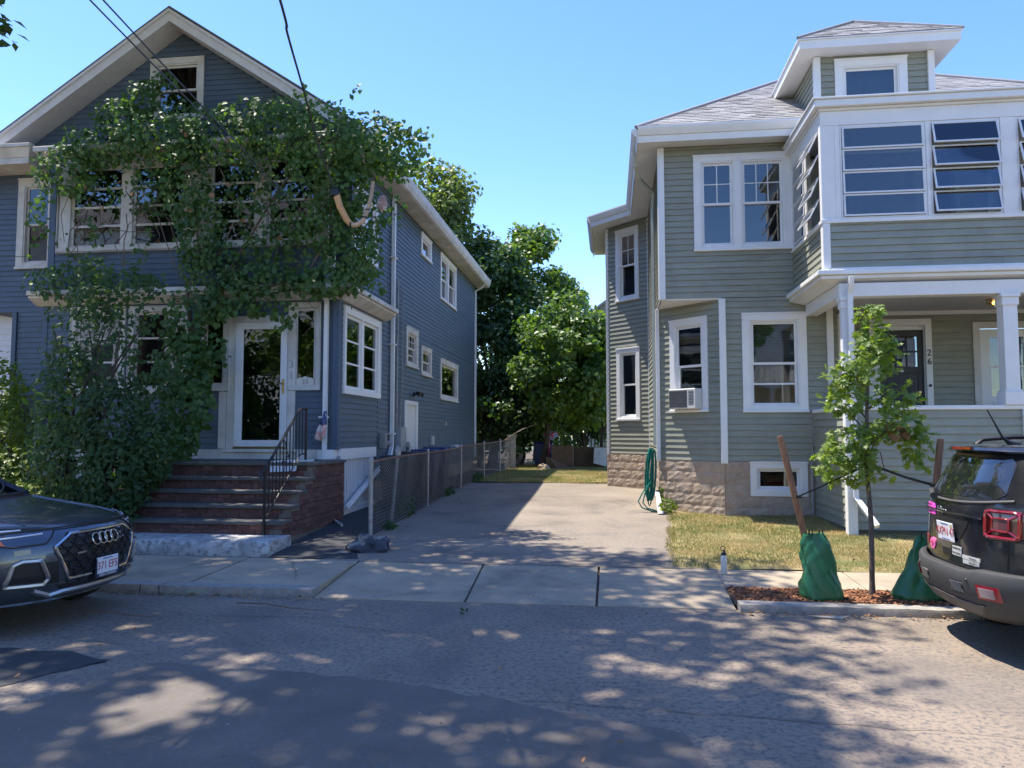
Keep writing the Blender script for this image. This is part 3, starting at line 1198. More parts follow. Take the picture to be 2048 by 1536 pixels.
opb = window(gh, f_front, 2.50, 3.49, .62, 1.235, cas=.11, single=True, sill=False, recess=.4)
blocks(f_front, 2.06, 3.62, .25, LZ0 - .005, [opb])
blocks(f_cut, -.03, Lc + .03, .25, LZ0 - .005)
blocks(Fr((.98, 18.5, 0), (0, -1, 0)), 0, 3.44, .3, LZ0 - .005)
blocks(f_bay, -.04, Lb, .42, LZ0 - .005)
blocks(f_bay2, 0, 2.72, .42, LZ0 - .005)
emit(gh, "foundation_block", BL, BLOCK, 300)
mb = MB()
mb.tube([f_front.P(3.56, .05, 1.24), f_front.P(3.56, .05, .32)], .02, 8)
mb.tube([f_front.P(3.58, .04, 1.55), f_front.P(3.58, .04, 1.34), f_front.P(3.56, .05, 1.24)], .012, 6)
mb.build("drain_pipe", mat("grey_pipe", (.30, .31, .31), .5), gh)

# porch: lower ---------------------------------------------------------------
f_pf = Fr((0, 12.0, 0), (1, 0, 0))
f_ps = Fr((3.62, 14.0, 0), (0, -1, 0))
siding(GS, f_pf, 3.68, 9.6, .30, 2.10, .12, taper=.021)
siding(GS, f_ps, 0.02, 1.97, .30, 2.10, .12, taper=.021)
mb = MB()
f_pf.box(mb, 3.55, 9.62, -.14, .035, 2.10, 2.165)
f_ps.box(mb, .02, 1.88, -.14, .035, 2.10, 2.165)
mb.build("porch_rail_cap", WHITE, gh, bevel=.008)
mb = MB()
mb.box((3.7, 12.1, 1.38), (9.6, 14.6, 1.44))
mb.build("porch_floor", mat("porch_floor_paint", (.22, .22, .21), .6), gh)


def post(x, y, z0, z1, w=.2, base=True):
    mb = MB()
    h = w / 2
    mb.box((x - h, y - h, z0), (x + h, y + h, z1))
    for (e, c0, c1) in ((.035, z1 - .06, z1), (.018, z1 - .18, z1 - .06)):
        mb.box((x - h - e, y - h - e, c0), (x + h + e, y + h + e, c1))
    if base:
        for (e, c0, c1) in ((.03, z0, z0 + .2), (.015, z0 + .2, z0 + .23)):
            mb.box((x - h - e, y - h - e, c0), (x + h + e, y + h + e, c1))
    mb.build("porch_post", WHITE, gh, bevel=.006)


post(5.95, 12.07, 2.165, 3.84)
post(3.62, 12.05, 2.165, 3.84, .13, base=False)
post(8.6, 12.07, 2.165, 3.84)
mb = MB()
mb.box((3.55, 11.945, .2), (3.69, 12.085, 2.098))
mb.box((6.06, 11.95, .2), (6.16, 12.0, 2.098))
mb.build("corner_board", WHITE, gh, bevel=.005)
# beam, cornice
mb = MB()
mb.box((3.52, 11.98, 3.842), (9.6, 12.2, 4.05))
mb.box((3.52, 12.21, 3.845), (3.72, 13.97, 4.05))
mb.build("porch_beam", WHITE, gh, bevel=.006)
mb = MB()
PF = lambda e, z: [(3.34 - e, 12.02 - e, z), (9.6, 12.02 - e, z), (9.6, 13.98, z), (3.34 - e, 13.98, z)]
mb.prism(PF(.15, 4.17), (0, 0, .075))
mb.prism(PF(.10, 4.11), (0, 0, .058))
V = PF(-.14, 4.055) + PF(.08, 4.108)
mb.hexa(V)
mb.build("porch_cornice", WHITE, gh, bevel=.008)
mb = MB()
mb.box((3.73, 12.21, 4.0), (9.6, 14.6, 4.05))
mb.build("porch_ceiling", mat("porch_ceiling_grey", (.50, .49, .47), .6, var=.03), gh)
mb = MB()
mb.box((4.62, 14.60, 3.93), (9.6, 14.645, 4.0))
mb.build("ceiling_trim", WHITE, gh)
# lit porch lamp (photo shows it on)
lf = MB()
lf.lathe([(.13, 0), (.13, -.02), (.115, -.022)], (6.45, 13.45, 4.0), 20)
lamp = lf.build("porch_lamp", mat("lamp_metal", (.2, .19, .17), .4, metal=.6), gh, smooth=40)
lf = MB()
lf.lathe([(.125, -.023), (.125, -.085), (.1, -.1), (.02, -.102)], (6.45, 13.45, 4.0), 20)
lf.build("lamp_glass", glass_mat("lamp_glass_clear", (.9, .8, .6), .4), lamp, smooth=40)
lf = MB()
lf.lathe([(.012, -.03), (.034, -.04), (.042, -.06), (.034, -.08), (.01, -.09)], (6.45, 13.45, 4.0), 14)
lf.build("lamp_bulb", emit_mat("warm_bulb", (1.0, .55, .10), 5.5), lamp, smooth=60)

# porch: upper ---------------------------------------------------------------
f_uf = Fr((0, 12.02, 0), (1, 0, 0))
f_us = Fr((3.34, 13.98, 0), (0, -1, 0))
siding(GS, f_uf, 3.42, 9.6, 4.30, 5.0, C, taper=.021)
siding(GS, f_us, 0, 1.9, 4.25, 5.0, C, taper=.021)
mb = MB()
f_uf.box(mb, 3.40, 9.6, .002, .03, 4.252, 4.298)
f_uf.box(mb, 3.31, 3.42, -.1, .03, 4.252, 5.0)
f_us.box(mb, 1.87, 1.962, -.02, .022, 4.252, 5.0)
f_uf.box(mb, 3.29, 9.6, -.12, .04, 5.0, 5.06)
f_us.box(mb, 0, 1.90, -.12, .04, 5.0, 5.06)
mb.build("corner_board", WHITE, gh, bevel=.004)


def awning(fr, a0, a1, c0, c1, n, tilts, name="awning_window"):
    """four stacked top-hung panes, each in its own tilting frame"""
    mb = MB()
    frame_ring(mb, fr, a0, a1, c0, c1, .03, -.06, .012)
    W = mb.build(name, WHITE, gh, bevel=.003)
    h = (c1 - c0 - .06) / n
    for k in range(n):
        t = tilts[k]
        zt = c1 - .03 - h * k
        f2 = Fr(fr.O, fr.u)
        up = Vector((0, 0, math.cos(t))) - fr.n * math.sin(t)
        nn = fr.n * math.cos(t) + Vector((0, 0, math.sin(t)))
        base = fr.P(0, .006, zt - .006)
        f2.O, f2.z, f2.n = base, up, nn
        s = MB()
        frame_ring(s, f2, a0 + .034, a1 - .034, -h + .008, 0, .026, 0, .02)
        s.build("awning_sash", SATINW, W, bevel=.002)
        g = MB()
        f2.box(g, a0 + .06, a1 - .06, .008, .012, -h + .034, -.026)
        g.build("pane", GLASS, W)
    return W


SATINW = mat("white_aluminium", (.72, .73, .75), .35, var=.03)
for a0, a1, t in ((3.60, 4.86, R(3)), (4.92, 5.93, R(14)), (6.16, 7.3, R(17)), (7.36, 8.4, R(8))):
    awning(f_uf, a0, a1, 5.065, 6.55, 4, [t] * 4)
mb = MB()
for a0, a1 in ((3.31, 3.596), (4.862, 4.918), (5.932, 6.158), (7.302, 7.358), (8.402, 9.6)):
    f_uf.box(mb, a0, a1, -.1, .02, 5.061, 6.552)
f_uf.box(mb, 3.31, 9.6, -.1, .024, 6.553, 6.78)
f_uf.box(mb, 3.52, 3.545, .02, .028, 5.061, 6.552)
f_us.box(mb, 1.83, 1.94, -.05, .02, 5.061, 6.552)
f_us.box(mb, 0, .12, -.05, .02, 5.061, 6.552)
f_us.box(mb, 0, 1.94, -.05, .024, 6.553, 6.78)
f_us.box(mb, .93, 1.0, -.05, .02, 5.061, 6.552)
mb.build("porch_frame", WHITE, gh, bevel=.004)
awning(f_us, .124, .926, 5.065, 6.55, 4, [R(2)] * 4)
awning(f_us, 1.004, 1.826, 5.065, 6.55, 4, [R(26), R(26), R(24), R(27)])
# inner wall of the porch room
f_ui = Fr((0, 14.1, 0), (1, 0, 0))
mb = MB()
mb.box((3.37, 13.9, 4.3), (9.6, 13.99, 6.7))
mb.build("porch_inner_wall", mat("porch_room_wall", (.66, .65, .63), .8), gh)
mb = MB()
for a in (3.9, 5.2, 6.6):
    frame_ring(mb, Fr((0, 13.9, 0), (1, 0, 0)), a, a + .95, 4.6, 6.4, .09, 0, .03)
    mb.box((a + .44, 13.87, 4.7), (a + .5, 13.895, 6.3))
    mb.box((a + .09, 13.872, 5.5), (a + .86, 13.894, 5.56))
mb.build("inner_window_trim", WHITE, gh)
for a0, a1 in ((3.66, 4.8), (5.0, 5.3), (6.3, 7.2)):
    rows_ = [[f_uf.P(a0 + (a1 - a0) * k / 30, -.22 + .025 * math.sin(k * 1.4), z) for k in range(31)] for z in (5.1, 5.85)]
    cu = MB()
    cu.grid(rows_)
    cu.grid([[p - f_uf.n * .004 for p in rr] for rr in rows_][::-1])
    cu.build("half_curtain", CURTAIN, gh, smooth=60)
# roof edge of the porch
mb = MB()
PR = lambda e, z: [(3.34 - e, 12.02 - e, z), (9.7, 12.02 - e, z), (9.7, 13.97, z), (3.34 - e, 13.97, z)]
mb.prism(PR(.06, 6.781), (0, 0, .04))
mb.prism(PR(.13, 6.822), (0, 0, .11))
mb.prism(PR(.16, 6.933), (0, 0, .035))
mb.build("porch_gutter", WHITE, gh, bevel=.012, seg=2)
mb = MB()
mb.hexa(PR(.12, 6.969) + [(3.3, 12.1, 7.0), (9.6, 12.1, 7.0), (9.6, 13.97, 7.16), (3.3, 13.97, 7.16)])
mb.build("porch_roof", SHINGLE, gh)

# main roof --------------------------------------------------------------------
EZ = 7.31
apex = Vector((5.2, 18.25, EZ + 4.7 * .68))
apex2 = Vector((5.2, 20.2, EZ + 4.7 * .68))
E0, E1 = Vector((.52, 13.55, EZ)), Vector((9.9, 13.55, EZ))
E2, E3 = Vector((9.9, 25, EZ)), Vector((.52, 25, EZ))
mb = MB()
mb.add([E0, E1, E2, E3, apex, apex2], [(0, 1, 4), (1, 2, 5, 4), (2, 3, 5), (3, 0, 4, 5), (0, 3, 2, 1)])
# bay roof
mb.add([(.54, 18.06, EZ - .01), (-.45, 19.1, EZ - .01), (-.45, 22.6, EZ - .01), (.54, 23.4, EZ - .01), (1.6, 19.6, 7.9), (1.6, 21.5, 7.9)],
       [(0, 1, 4), (1, 2, 5, 4), (2, 3, 5)])
mb.build("roof_deck", ROOFDECK, gh)
SH = []


def shingles(p0, p1, top0, top1, course=.14, w=.3, lift=.012):
    """courses between eave p0-p1 and ridge top0-top1; a shingle is a thin tilted slab"""
    p0, p1, top0, top1 = map(Vector, (p0, p1, top0, top1))
    n = (p1 - p0).cross(top0 - p0).normalized()
    if n.z < 0:
        n = -n
    rows = int(((top0 + top1) / 2 - (p0 + p1) / 2).length / course)
    for r in range(rows):
        t0, t1 = r / rows, (r + 1) / rows
        a, b = p0.lerp(top0, t0), p1.lerp(top1, t0)
        c, d = p0.lerp(top0, t1), p1.lerp(top1, t1)
        L = (b - a).length
        if L < .05:
            continue
        L2 = (d - c).length
        u = (b - a).normalized()
        s = (a - p0.lerp(top0, t0)).length
        base = (a - p0).dot(u)
        k0 = math.floor((base) / w - (r % 3) * .37)
        x = (k0 + (r % 3) * .37) * w - base
        up = (c - a) - u * (c - a).dot(u)
        off = (c - a).dot(u)
        while x < L:
            x0, x1 = max(0, x), min(L, x + w - .008)
            if x1 - x0 > .02:
                h = lift * random.uniform(.6, 1.5)
                y0, y1 = min(max(x0, off), off + L2), max(min(x1, off + L2), off)
                v = [a + u * x0, a + u * x1, a + u * y1 + up, a + u * y0 + up]
                if y1 - y0 < .01:
                    v[2] = a + u * (y0 + .01) + up
                V = v + [v[0] + n * h, v[1] + n * h, v[2] + n * .003, v[3] + n * .003]
                SH.append((V, HEX, (x1 - x0) * course * .6))
            x += w


shingles(E0 + Vector((.02, 0, .004)), E1, apex, apex + Vector((.02, 0, 0)))
mb = MB()
q = [E0.lerp(apex, t) + Vector((0, 0, .02)) for t in (0, .25, .5, .75, 1)]
mb.tube(q, .035, 6)
q = [E1.lerp(apex, t) + Vector((0, 0, .02)) for t in (0, .25, .5, .75, 1)]
mb.tube(q, .035, 6)
mb.build("hip_cap", SHINGLE, gh, smooth=50)


def eave_run(pts, z0, z1, w, name, m, inset=0.):
    """gutter/fascia box following eave points"""
    mb = MB()
    for a, b in zip(pts[:-1], pts[1:]):
        a, b = Vector((*a, 0)), Vector((*b, 0))
        u = (b - a).normalized()
        n = Vector((u.y, -u.x, 0))
        prof = [(0, z0), (w * .45, z0), (w * .8, z0 + (z1 - z0) * .45), (w, z0 + (z1 - z0) * .8), (w, z1), (0, z1)]
        P = [[p + n * (o + inset) + Vector((0, 0, z)) for o, z in prof] for p in (a - u * .0, b + u * .0)]
        mb.grid(P, closed=True)
        mb.f.append(tuple(range(len(mb.v) - 6, len(mb.v))))
        mb.f.append(tuple(range(len(mb.v) - 12, len(mb.v) - 6))[::-1])
    return mb.build(name, m, gh)


EP = [(-.42, 22.5), (-.42, 19.12), (.56, 18.12), (.56, 13.58), (9.9, 13.58)]
eave_run(EP, EZ - .15, EZ - .005, .12, "gutter", WHITE)
eave_run(EP, EZ - .27, EZ - .152, .03, "fascia", WHITE)
mb = MB()
mb.prism([(.57, 13.6, 7.088), (9.9, 13.6, 7.088), (9.9, 14.0, 7.088), (.98, 14.0, 7.088)], (0, 0, .02))
mb.prism([(.57, 13.6, 7.089), (.98, 14.0, 7.089), (.98, 18.5, 7.089), (.57, 18.14, 7.089)], (0, 0, .02))
mb.prism([(.57, 18.13, 7.09), (.98, 18.5, 7.09), (-.03, 19.5, 7.09), (-.41, 19.14, 7.09)], (0, 0, .02))
mb.prism([(-.41, 19.14, 7.091), (-.03, 19.5, 7.091), (-.03, 22.4, 7.091), (-.41, 22.4, 7.091)], (0, 0, .02))
# vent grooves of the vinyl soffit
for k in range(36):
    x = .7 + k * .14
    if x < 3.3:
        mb.box((x, 13.61, 7.0835), (x + .02, 13.99, 7.0875))
mb.build("soffit", WHITE, gh)
mb = MB()
mb.tube([(.50, 14.25, 7.17), (.52, 14.25, 6.85), (.62, 14.6, 6.7), (.90, 15.05, 6.58), (.90, 15.2, 6.3), (.90, 15.2, 1.5)], .042, 4)
mb.build("downspout", mat("sage_downspout", (.42, .45, .40), .5), gh)
mb = MB()
mb.tube([(3.66, 11.83, 4.13), (3.66, 11.86, 4.02), (3.66, 11.93, 3.88), (3.66, 11.93, 3.7), (3.66, 11.92, .78), (3.70, 11.85, .70), (3.83, 11.55, .40)], .05, 4)
mb.build("downspout", WHITE, gh)

# dormer ---------------------------------------------------------------------------
f_d = Fr((0, 13.6, 0), (1, 0, 0))
opd = window(gh, f_d, 4.02, 5.24, 7.52, 8.38, cas=.14, single=True, sill=False, recess=.4, curtain=(BLIND, 0, 1, .0))
siding(GS, f_d, 3.75, 5.6, 7.1, 8.44, C, [opd], taper=.021)
f_dl = Fr((3.70, 15.4, 0), (0, -1, 0))
siding(GS, f_dl, 0, 1.78, 7.3, 8.44, C, taper=.021)
f_dr = Fr((5.65, 13.6, 0), (0, 1, 0))
siding(GS, f_dr, 0.02, 1.8, 7.3, 8.44, C, taper=.021)
corner_board(gh, 3.72, 13.60, 7.05, 8.44, .11)
corner_board(gh, 5.63, 13.60, 7.05, 8.44, .11)
dz = 8.45
mb = MB()
mb.prism([(3.38, 13.28, dz), (5.97, 13.28, dz), (5.97, 15.6, dz), (3.38, 15.6, dz)], (0, 0, .03))
mb.build("dormer_soffit", WHITE, gh)
mb = MB()
mb.prism([(3.35, 13.25, dz + .002), (6.0, 13.25, dz + .002), (6.0, 13.279, dz + .002), (3.35, 13.279, dz + .002)], (0, 0, .15))
mb.prism([(3.35, 13.279, dz + .002), (3.379, 13.279, dz + .002), (3.379, 15.6, dz + .002), (3.35, 15.6, dz + .002)], (0, 0, .15))
mb.prism([(5.971, 13.279, dz + .002), (6.0, 13.279, dz + .002), (6.0, 15.6, dz + .002), (5.971, 15.6, dz + .002)], (0, 0, .15))
mb.prism([(3.32, 13.22, dz + .153), (6.03, 13.22, dz + .153), (6.03, 15.6, dz + .153), (3.32, 15.6, dz + .153)], (0, 0, .02))
mb.build("dormer_fascia", WHITE, gh)
D0, D1 = Vector((3.32, 13.22, dz + .175)), Vector((6.03, 13.22, dz + .175))
DA = Vector((4.67, 14.55, dz + .175 + 1.34 * .70))
DB = Vector((4.67, 17.2, dz + .175 + 1.34 * .70))
mb = MB()
mb.add([D0, D1, (6.03, 17.2, D0.z), (3.32, 17.2, D0.z), DA, DB], [(0, 1, 4), (1, 2, 5, 4), (2, 3, 5), (3, 0, 4, 5), (0, 3, 2, 1)])
mb.build("dormer_roof", ROOFDECK, gh)
shingles(D0 + Vector((0, 0, .004)), D1 + Vector((0, 0, .004)), DA, DA + Vector((.02, 0, 0)))
mb = MB()
mb.tube([D0 + Vector((0, 0, .015)), DA + Vector((0, 0, .02))], .03, 6)
mb.tube([D1 + Vector((0, 0, .015)), DA + Vector((0, 0, .02))], .03, 6)
mb.build("hip_cap", SHINGLE, gh)
emit(gh, "roof_shingle", SH, SHINGLE, 300, stuffname="roof_shingle_field")
emit(gh, "siding_board", GS, GREEN, 300, stuffname="siding_board_field")

# ================================================================== BLUE HOUSE (left)
bh = thing("blue_house", "blue grey clapboard gabled house with enclosed front porch overgrown by vines", "house", (-8.5, 20, .3))
BS = []
CB = .107
g_front = Fr((0, 13.7, 0), (1, 0, 0))
g_p1 = Fr((0, 13.1, 0), (1, 0, 0))
g_p2 = Fr((0, 13.14, 0), (1, 0, 0))
g_side = Fr((-4.89, 0, 0), (0, 1, 0))
RX, RZ, RS = -8.48, 10.10, .66      # ridge x, z, slope


def grid_window(fr, a0, a1, c0, c1, cols, rows, cas=.1, trim=OLDWHITE, mull=.1, sill=.09, curtain=None, sash=.05, name="window", recess=.5):
    mb = MB()
    fr.box(mb, a0, a0 + cas, -.03, .034, c0 + sill, c1 - cas)
    fr.box(mb, a1 - cas, a1, -.03, .034, c0 + sill, c1 - cas)
    fr.box(mb, a0, a1, -.03, .036, c1 - cas, c1)
    fr.box(mb, a0 - .01, a1 + .01, -.03, .05, c0, c0 + sill)
    # thin raised outer edge of the metal casing
    frame_ring(mb, fr, a0 - .012, a1 + .012, c0 - .012, c1 + .012, .014, .0, .055)
    i0, i1, j0, j1 = a0 + cas, a1 - cas, c0 + sill, c1 - cas
    wide = (i1 - i0 - mull * (cols - 1)) / cols
    for k in range(1, cols):
        x = i0 + wide * k + mull * (k - 1)
        fr.box(mb, x, x + mull, -.05, .018, j0, j1)
    W = mb.build(name, trim, bh, bevel=.004)
    for k in range(cols):
        x = i0 + (wide + mull) * k
        s = MB()
        frame_ring(s, fr, x + .001, x + wide - .001, j0 + .001, j1 - .001, sash, -.05, -.015)
        s.build("sash", trim, W)
        b = MB()
        for r in range(1, rows):
            z = j0 + sash + (j1 - j0 - 2 * sash) * r / rows
            fr.box(b, x + sash, x + wide - sash, -.048, -.017, z - .018, z + .018)
        if rows > 1:
            b.build("glazing_bar", trim, W)
        for r in range(rows):
            g = MB()
            z0_, z1_ = j0 + sash + (j1 - j0 - 2 * sash) * r / rows + (.018 if r else 0), j0 + sash + (j1 - j0 - 2 * sash) * (r + 1) / rows - (.018 if r < rows - 1 else 0)
            fr.box(g, x + sash, x + wide - sash, -.036, -.031, z0_, z1_)
            g.build("pane", GLASS, W)
    r = MB()
    fr.box(r, i0, i1, -recess - .02, -recess, j0, j1)
    fr.box(r, i0 - .02, i0, -recess, -.102, j0, j1)
    fr.box(r, i1, i1 + .02, -recess, -.102, j0, j1)
    fr.box(r, i0, i1, -recess, -.102, j0 - .02, j0)
    fr.box(r, i0, i1, -recess, -.102, j1, j1 + .02)
    r.build("dim_interior", INTERIOR, W)
    if curtain:
        for (cm, f0, f1) in curtain:
            rows_ = [[fr.P(i0 + (i1 - i0) * (f0 + (f1 - f0) * k / 20), -.15 + .015 * math.sin(k * 1.9), z) for k in range(21)] for z in (j0, j1)]
            cu = MB()
            cu.grid(rows_)
            cu.grid([[p - fr.n * .004 for p in rr] for rr in rows_][::-1])
            cu.build("curtain", cm, W, smooth=60)
    return (a0 + .04, a1 - .04, c0 + .03, c1 - .04)


# gable wall and main front wall
opg = [window(bh, g_front, -9.16, -8.0, 8.02, 9.30, cas=.12, trim=OLDWHITE, muntin=None, curtain=(REDCURT, 0, 1, .5)),
       window(bh, g_front, -11.99, -11.13, 5.08, 6.96, cas=.15, trim=OLDWHITE)]


def gable(z):
    if z < 7.2:
        return (-12.58, -4.9)
    h = (RZ - .28 - z) / RS
    return (RX - h, RX + h)


siding(BS, g_front, -12.58, -4.9, 4.2, 9.83, CB, opg, lim=gable)
siding(BS, g_front, -11.95, -10.86, .9, 4.2, CB)
# porch, ground floor
ops = [grid_window(g_p1, -10.22, -9.1, 2.5, 4.14, 1, 3, curtain=[(CURTAIN, 0, .35)]),
       grid_window(g_p1, -9.02, -7.82, 2.5, 4.14, 1, 3, curtain=[(REDCURT, .1, .62), (CURTAIN, .75, 1)]),
       grid_window(g_p1, -7.62, -6.99, 2.54, 4.14, 1, 1, cas=.11),
       grid_window(g_p1, -5.83, -5.23, 2.54, 4.14, 1, 1, cas=.09)]
siding(BS, g_p1, -10.85, -4.93, 1.45, 4.2, CB, ops + [(-6.99, -5.72, 1.4, 3.92)])
mb = MB()
g_p1.box(mb, -7.02, -6.87, -.08, .03, 1.46, 3.80)
g_p1.box(mb, -5.85, -5.70, -.08, .03, 1.46, 3.80)
g_p1.box(mb, -7.02, -5.70, -.08, .032, 3.80, 3.92)
g_p1.box(mb, -7.18, -7.03, -.02, .026, 1.46, 2.52)
g_p1.box(mb, -7.08, -5.66, -.1, .06, 1.40, 1.458)
mb.build("door_frame", OLDWHITE, bh, bevel=.004)
# storm door
mb = MB()
a0, a1, z0, z1 = -6.865, -5.855, 1.50, 3.795
g_p1.box(mb, a0, a0 + .15, .0, .045, z0, z1)
g_p1.box(mb, a1 - .13, a1, .0, .045, z0, z1)
g_p1.box(mb, a0 + .15, a1 - .13, .0, .045, z1 - .13, z1)
g_p1.box(mb, a0 + .15, a1 - .13, .0, .045, z0, z0 + .12)
sd = mb.build("storm_door", ALU, bh, bevel=.006)
g = MB()
g_p1.box(g, a0 + .15, a1 - .13, .018, .024, z0 + .12, z1 - .13)
g.build("pane", GLASS, sd)
g = MB()
g_p1.box(g, a0, a1, .0, .05, 1.459, 1.499)
g.build("kick_plate", BRASS, sd)
g = MB()
g_p1.box(g, a1 - .085, a1 - .045, .045, .055, 2.47, 2.74)
g.tube([g_p1.P(a1 - .065, .055, 2.66), g_p1.P(a1 - .065, .09, 2.66), g_p1.P(a1 - .15, .095, 2.655)], .011, 6)
g.build("door_handle", BRASS, sd, smooth=40)
r = MB()
g_p1.box(r, a0, a1, -.62, -.6, z0, z1)
g_p1.box(r, a0 - .02, a0, -.6, -.103, z0, z1)
g_p1.box(r, a1, a1 + .02, -.6, -.103, z0, z1)
r.build("dim_interior", INTERIOR, sd)
r = MB()
g_p1.box(r, a0 + .2, a0 + .5, -.2, -.15, z0, z0 + .38)
g_p1.box(r, a0 + .45, a0 + .8, -.3, -.22, z0, z0 + .25)
r.build("hall_clutter", mat("hall_clutter_brown", (.12, .08, .06), .9), sd)
for ch, z in (("3", 3.00), ("1", 2.80)):
    link("house_number", text_mesh(ch, .2, g_p1.P(-5.775, .036, z), g_p1.u, g_p1.z, GALV, .006), bh)
mb = MB()
mb.lathe([(.07, 0), (.075, -.004)], g_p1.P(-5.62, .0, 2.69), 14, 'Y')
mb.lathe([(.09, 0), (.095, -.005)], g_p1.P(-5.52, .0, 2.69), 14, 'Y')
mb.lathe([(.07, 0), (.075, -.004)], g_p1.P(-5.42, .0, 2.69), 14, 'Y')
pl = mb.build("number_plaque", mat("cream_plaque", (.66, .64, .56), .5), bh)
link("house_number", text_mesh("33", .13, g_p1.P(-5.52, .009, 2.685), g_p1.u, g_p1.z, GALV, .003), pl)
# white floor band and skirt
mb = MB()
g_p1.box(mb, -10.85, -5.21, -.08, .012, 1.26, 1.449)
mb.build("floor_band", OLDWHITE, bh)
mb = MB()
mb.box((-5.24, 13.04, .2), (-4.93, 13.2, 1.448))
mb.box((-10.9, 13.04, .2), (-10.6, 13.2, 1.448))
mb.box((-10.0, 13.06, .2), (-9.65, 13.2, 1.258))
mb.box((-4.96, 13.21, 1.26), (-4.86, 15.3, 1.462))
mb.box((-4.95, 13.21, .22), (-4.87, 15.3, .36))
mb.build("porch_skirt_frame", WHITE, bh, bevel=.004)
SL = []
for k in range(20):
    y = 13.25 + k * .102
    v = [(-4.935, y, .361), (-4.90, y, .361), (-4.90, y + .062, .361), (-4.935, y + .062, .361),
         (-4.935, y, 1.259), (-4.90, y, 1.259), (-4.90, y + .062, 1.259), (-4.935, y + .062, 1.259)]
    SL.append((v, HEX, .04))
emit(bh, "skirt_slat", SL, WHITE)
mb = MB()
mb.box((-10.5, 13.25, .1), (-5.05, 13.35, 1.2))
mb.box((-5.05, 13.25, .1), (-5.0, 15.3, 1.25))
mb.build("porch_shade_sheet", INTERIOR, bh)  # dark sheets behind the slats, standing in for the shade under the porch
# ground floor cornice (wraps the corner)
mb = MB()
PC = lambda e, z: [(-10.95, 13.1 - e, z), (-4.89 + e, 13.1 - e, z), (-4.89 + e, 15.85, z), (-10.95, 15.85, z)]
mb.hexa(PC(.06, 4.19) + PC(.27, 4.30))
mb.prism(PC(.28, 4.302), (0, 0, .05))
mb.prism(PC(.33, 4.354), (0, 0, .09))
mb.build("porch_cornice", OLDWHITE, bh, bevel=.008)
mb = MB()
mb.hexa(PC(.31, 4.446) + PC(-.02, 4.56))
mb.build("porch_eave_roof", DARKSHINGLE, bh)
# porch, upper floor
siding(BS, g_p2, -10.77, -5.12, 4.55, 5.25, CB)
g_p2s = Fr((-5.12, 0, 0), (0, 1, 0))
mb = MB()
g_p2.box(mb, -10.6, -10.36, -.03, .034, 5.33, 6.90)
g_p2.box(mb, -5.38, -5.14, -.03, .034, 5.33, 6.90)
g_p2.box(mb, -9.28, -9.06, -.03, .03, 5.33, 6.90)
g_p2.box(mb, -8.0, -7.47, -.03, .03, 5.33, 6.90)
g_p2.box(mb, -6.56, -6.34, -.03, .03, 5.33, 6.90)
g_p2.box(mb, -10.6, -5.14, -.03, .036, 6.90, 7.0)
g_p2.box(mb, -10.62, -5.13, -.03, .06, 5.251, 5.329)
frame_ring(mb, g_p2, -10.63, -5.12, 5.225, 7.0, .014, 0, .065)
wb = mb.build("porch_window_frame", OLDWHITE, bh, bevel=.004)
for a0, a1, cur in ((-10.36, -9.28, None), (-9.06, -8.0, None), (-7.47, -6.56, None), (-6.34, -5.38, None)):
    s = MB()
    frame_ring(s, g_p2, a0, a1, 5.33, 6.90, .05, -.05, -.01)
    for r_ in (1, 2, 3):
        z = 5.38 + 1.47 * r_ / 4
        g_p2.box(s, a0 + .05, a1 - .05, -.045, -.012, z - .022, z + .022)
    s.build("sash", OLDWHITE, wb)
    for r_ in range(4):
        g = MB()
        g_p2.box(g, a0 + .05, a1 - .05, -.034, -.03, 5.38 + 1.47 * r_ / 4 + .022 * (r_ > 0), 5.38 + 1.47 * (r_ + 1) / 4 - .022 * (r_ < 3))
        g.build("pane", GLASS, wb)
mb = MB()
mb.box((-10.7, 13.62, 4.6), (-5.2, 13.68, 7.0))
mb.build("dim_interior", INTERIOR, bh)
mb = MB()
g_p2.box(mb, -10.82, -10.68, -.12, .02, 4.5, 7.0)
mb.box((-10.83, 13.08, 1.2), (-10.73, 13.2, 4.19))
mb.box((-12.64, 13.66, 4.2), (-12.54, 13.8, 7.2))
mb.box((-12.0, 13.66, .9), (-11.9, 13.8, 4.195))
mb.box((-4.99, 13.05, 1.452), (-4.872, 13.17, 4.19))
mb.box((-4.99, 13.64, 4.56), (-4.872, 13.76, 7.1))
mb.box((-4.96, 15.32, .75), (-4.868, 15.42, 1.46))
mb.build("corner_trim", BLUETRIM, bh, bevel=.004)
mb = MB()
mb.box((-5.16, 13.10, 4.56), (-5.02, 13.22, 5.22))
mb.build("corner_board", OLDWHITE, bh)
mb = MB()
PC2 = lambda e, z: [(-10.85 - e, 13.14 - e, z), (-5.10 + e, 13.14 - e, z), (-5.10 + e, 13.69, z), (-10.85 - e, 13.69, z)]
mb.prism(PC2(.03, 7.001), (0, 0, .1))
mb.hexa(PC2(.05, 7.102) + PC2(.2, 7.2))
mb.prism(PC2(.22, 7.202), (0, 0, .1))
mb.build("porch_cornice", OLDWHITE, bh, bevel=.008)
mb = MB()
mb.hexa(PC2(.2, 7.303) + PC2(.0, 7.42))
mb.build("porch_roof", DARKSHINGLE, bh)
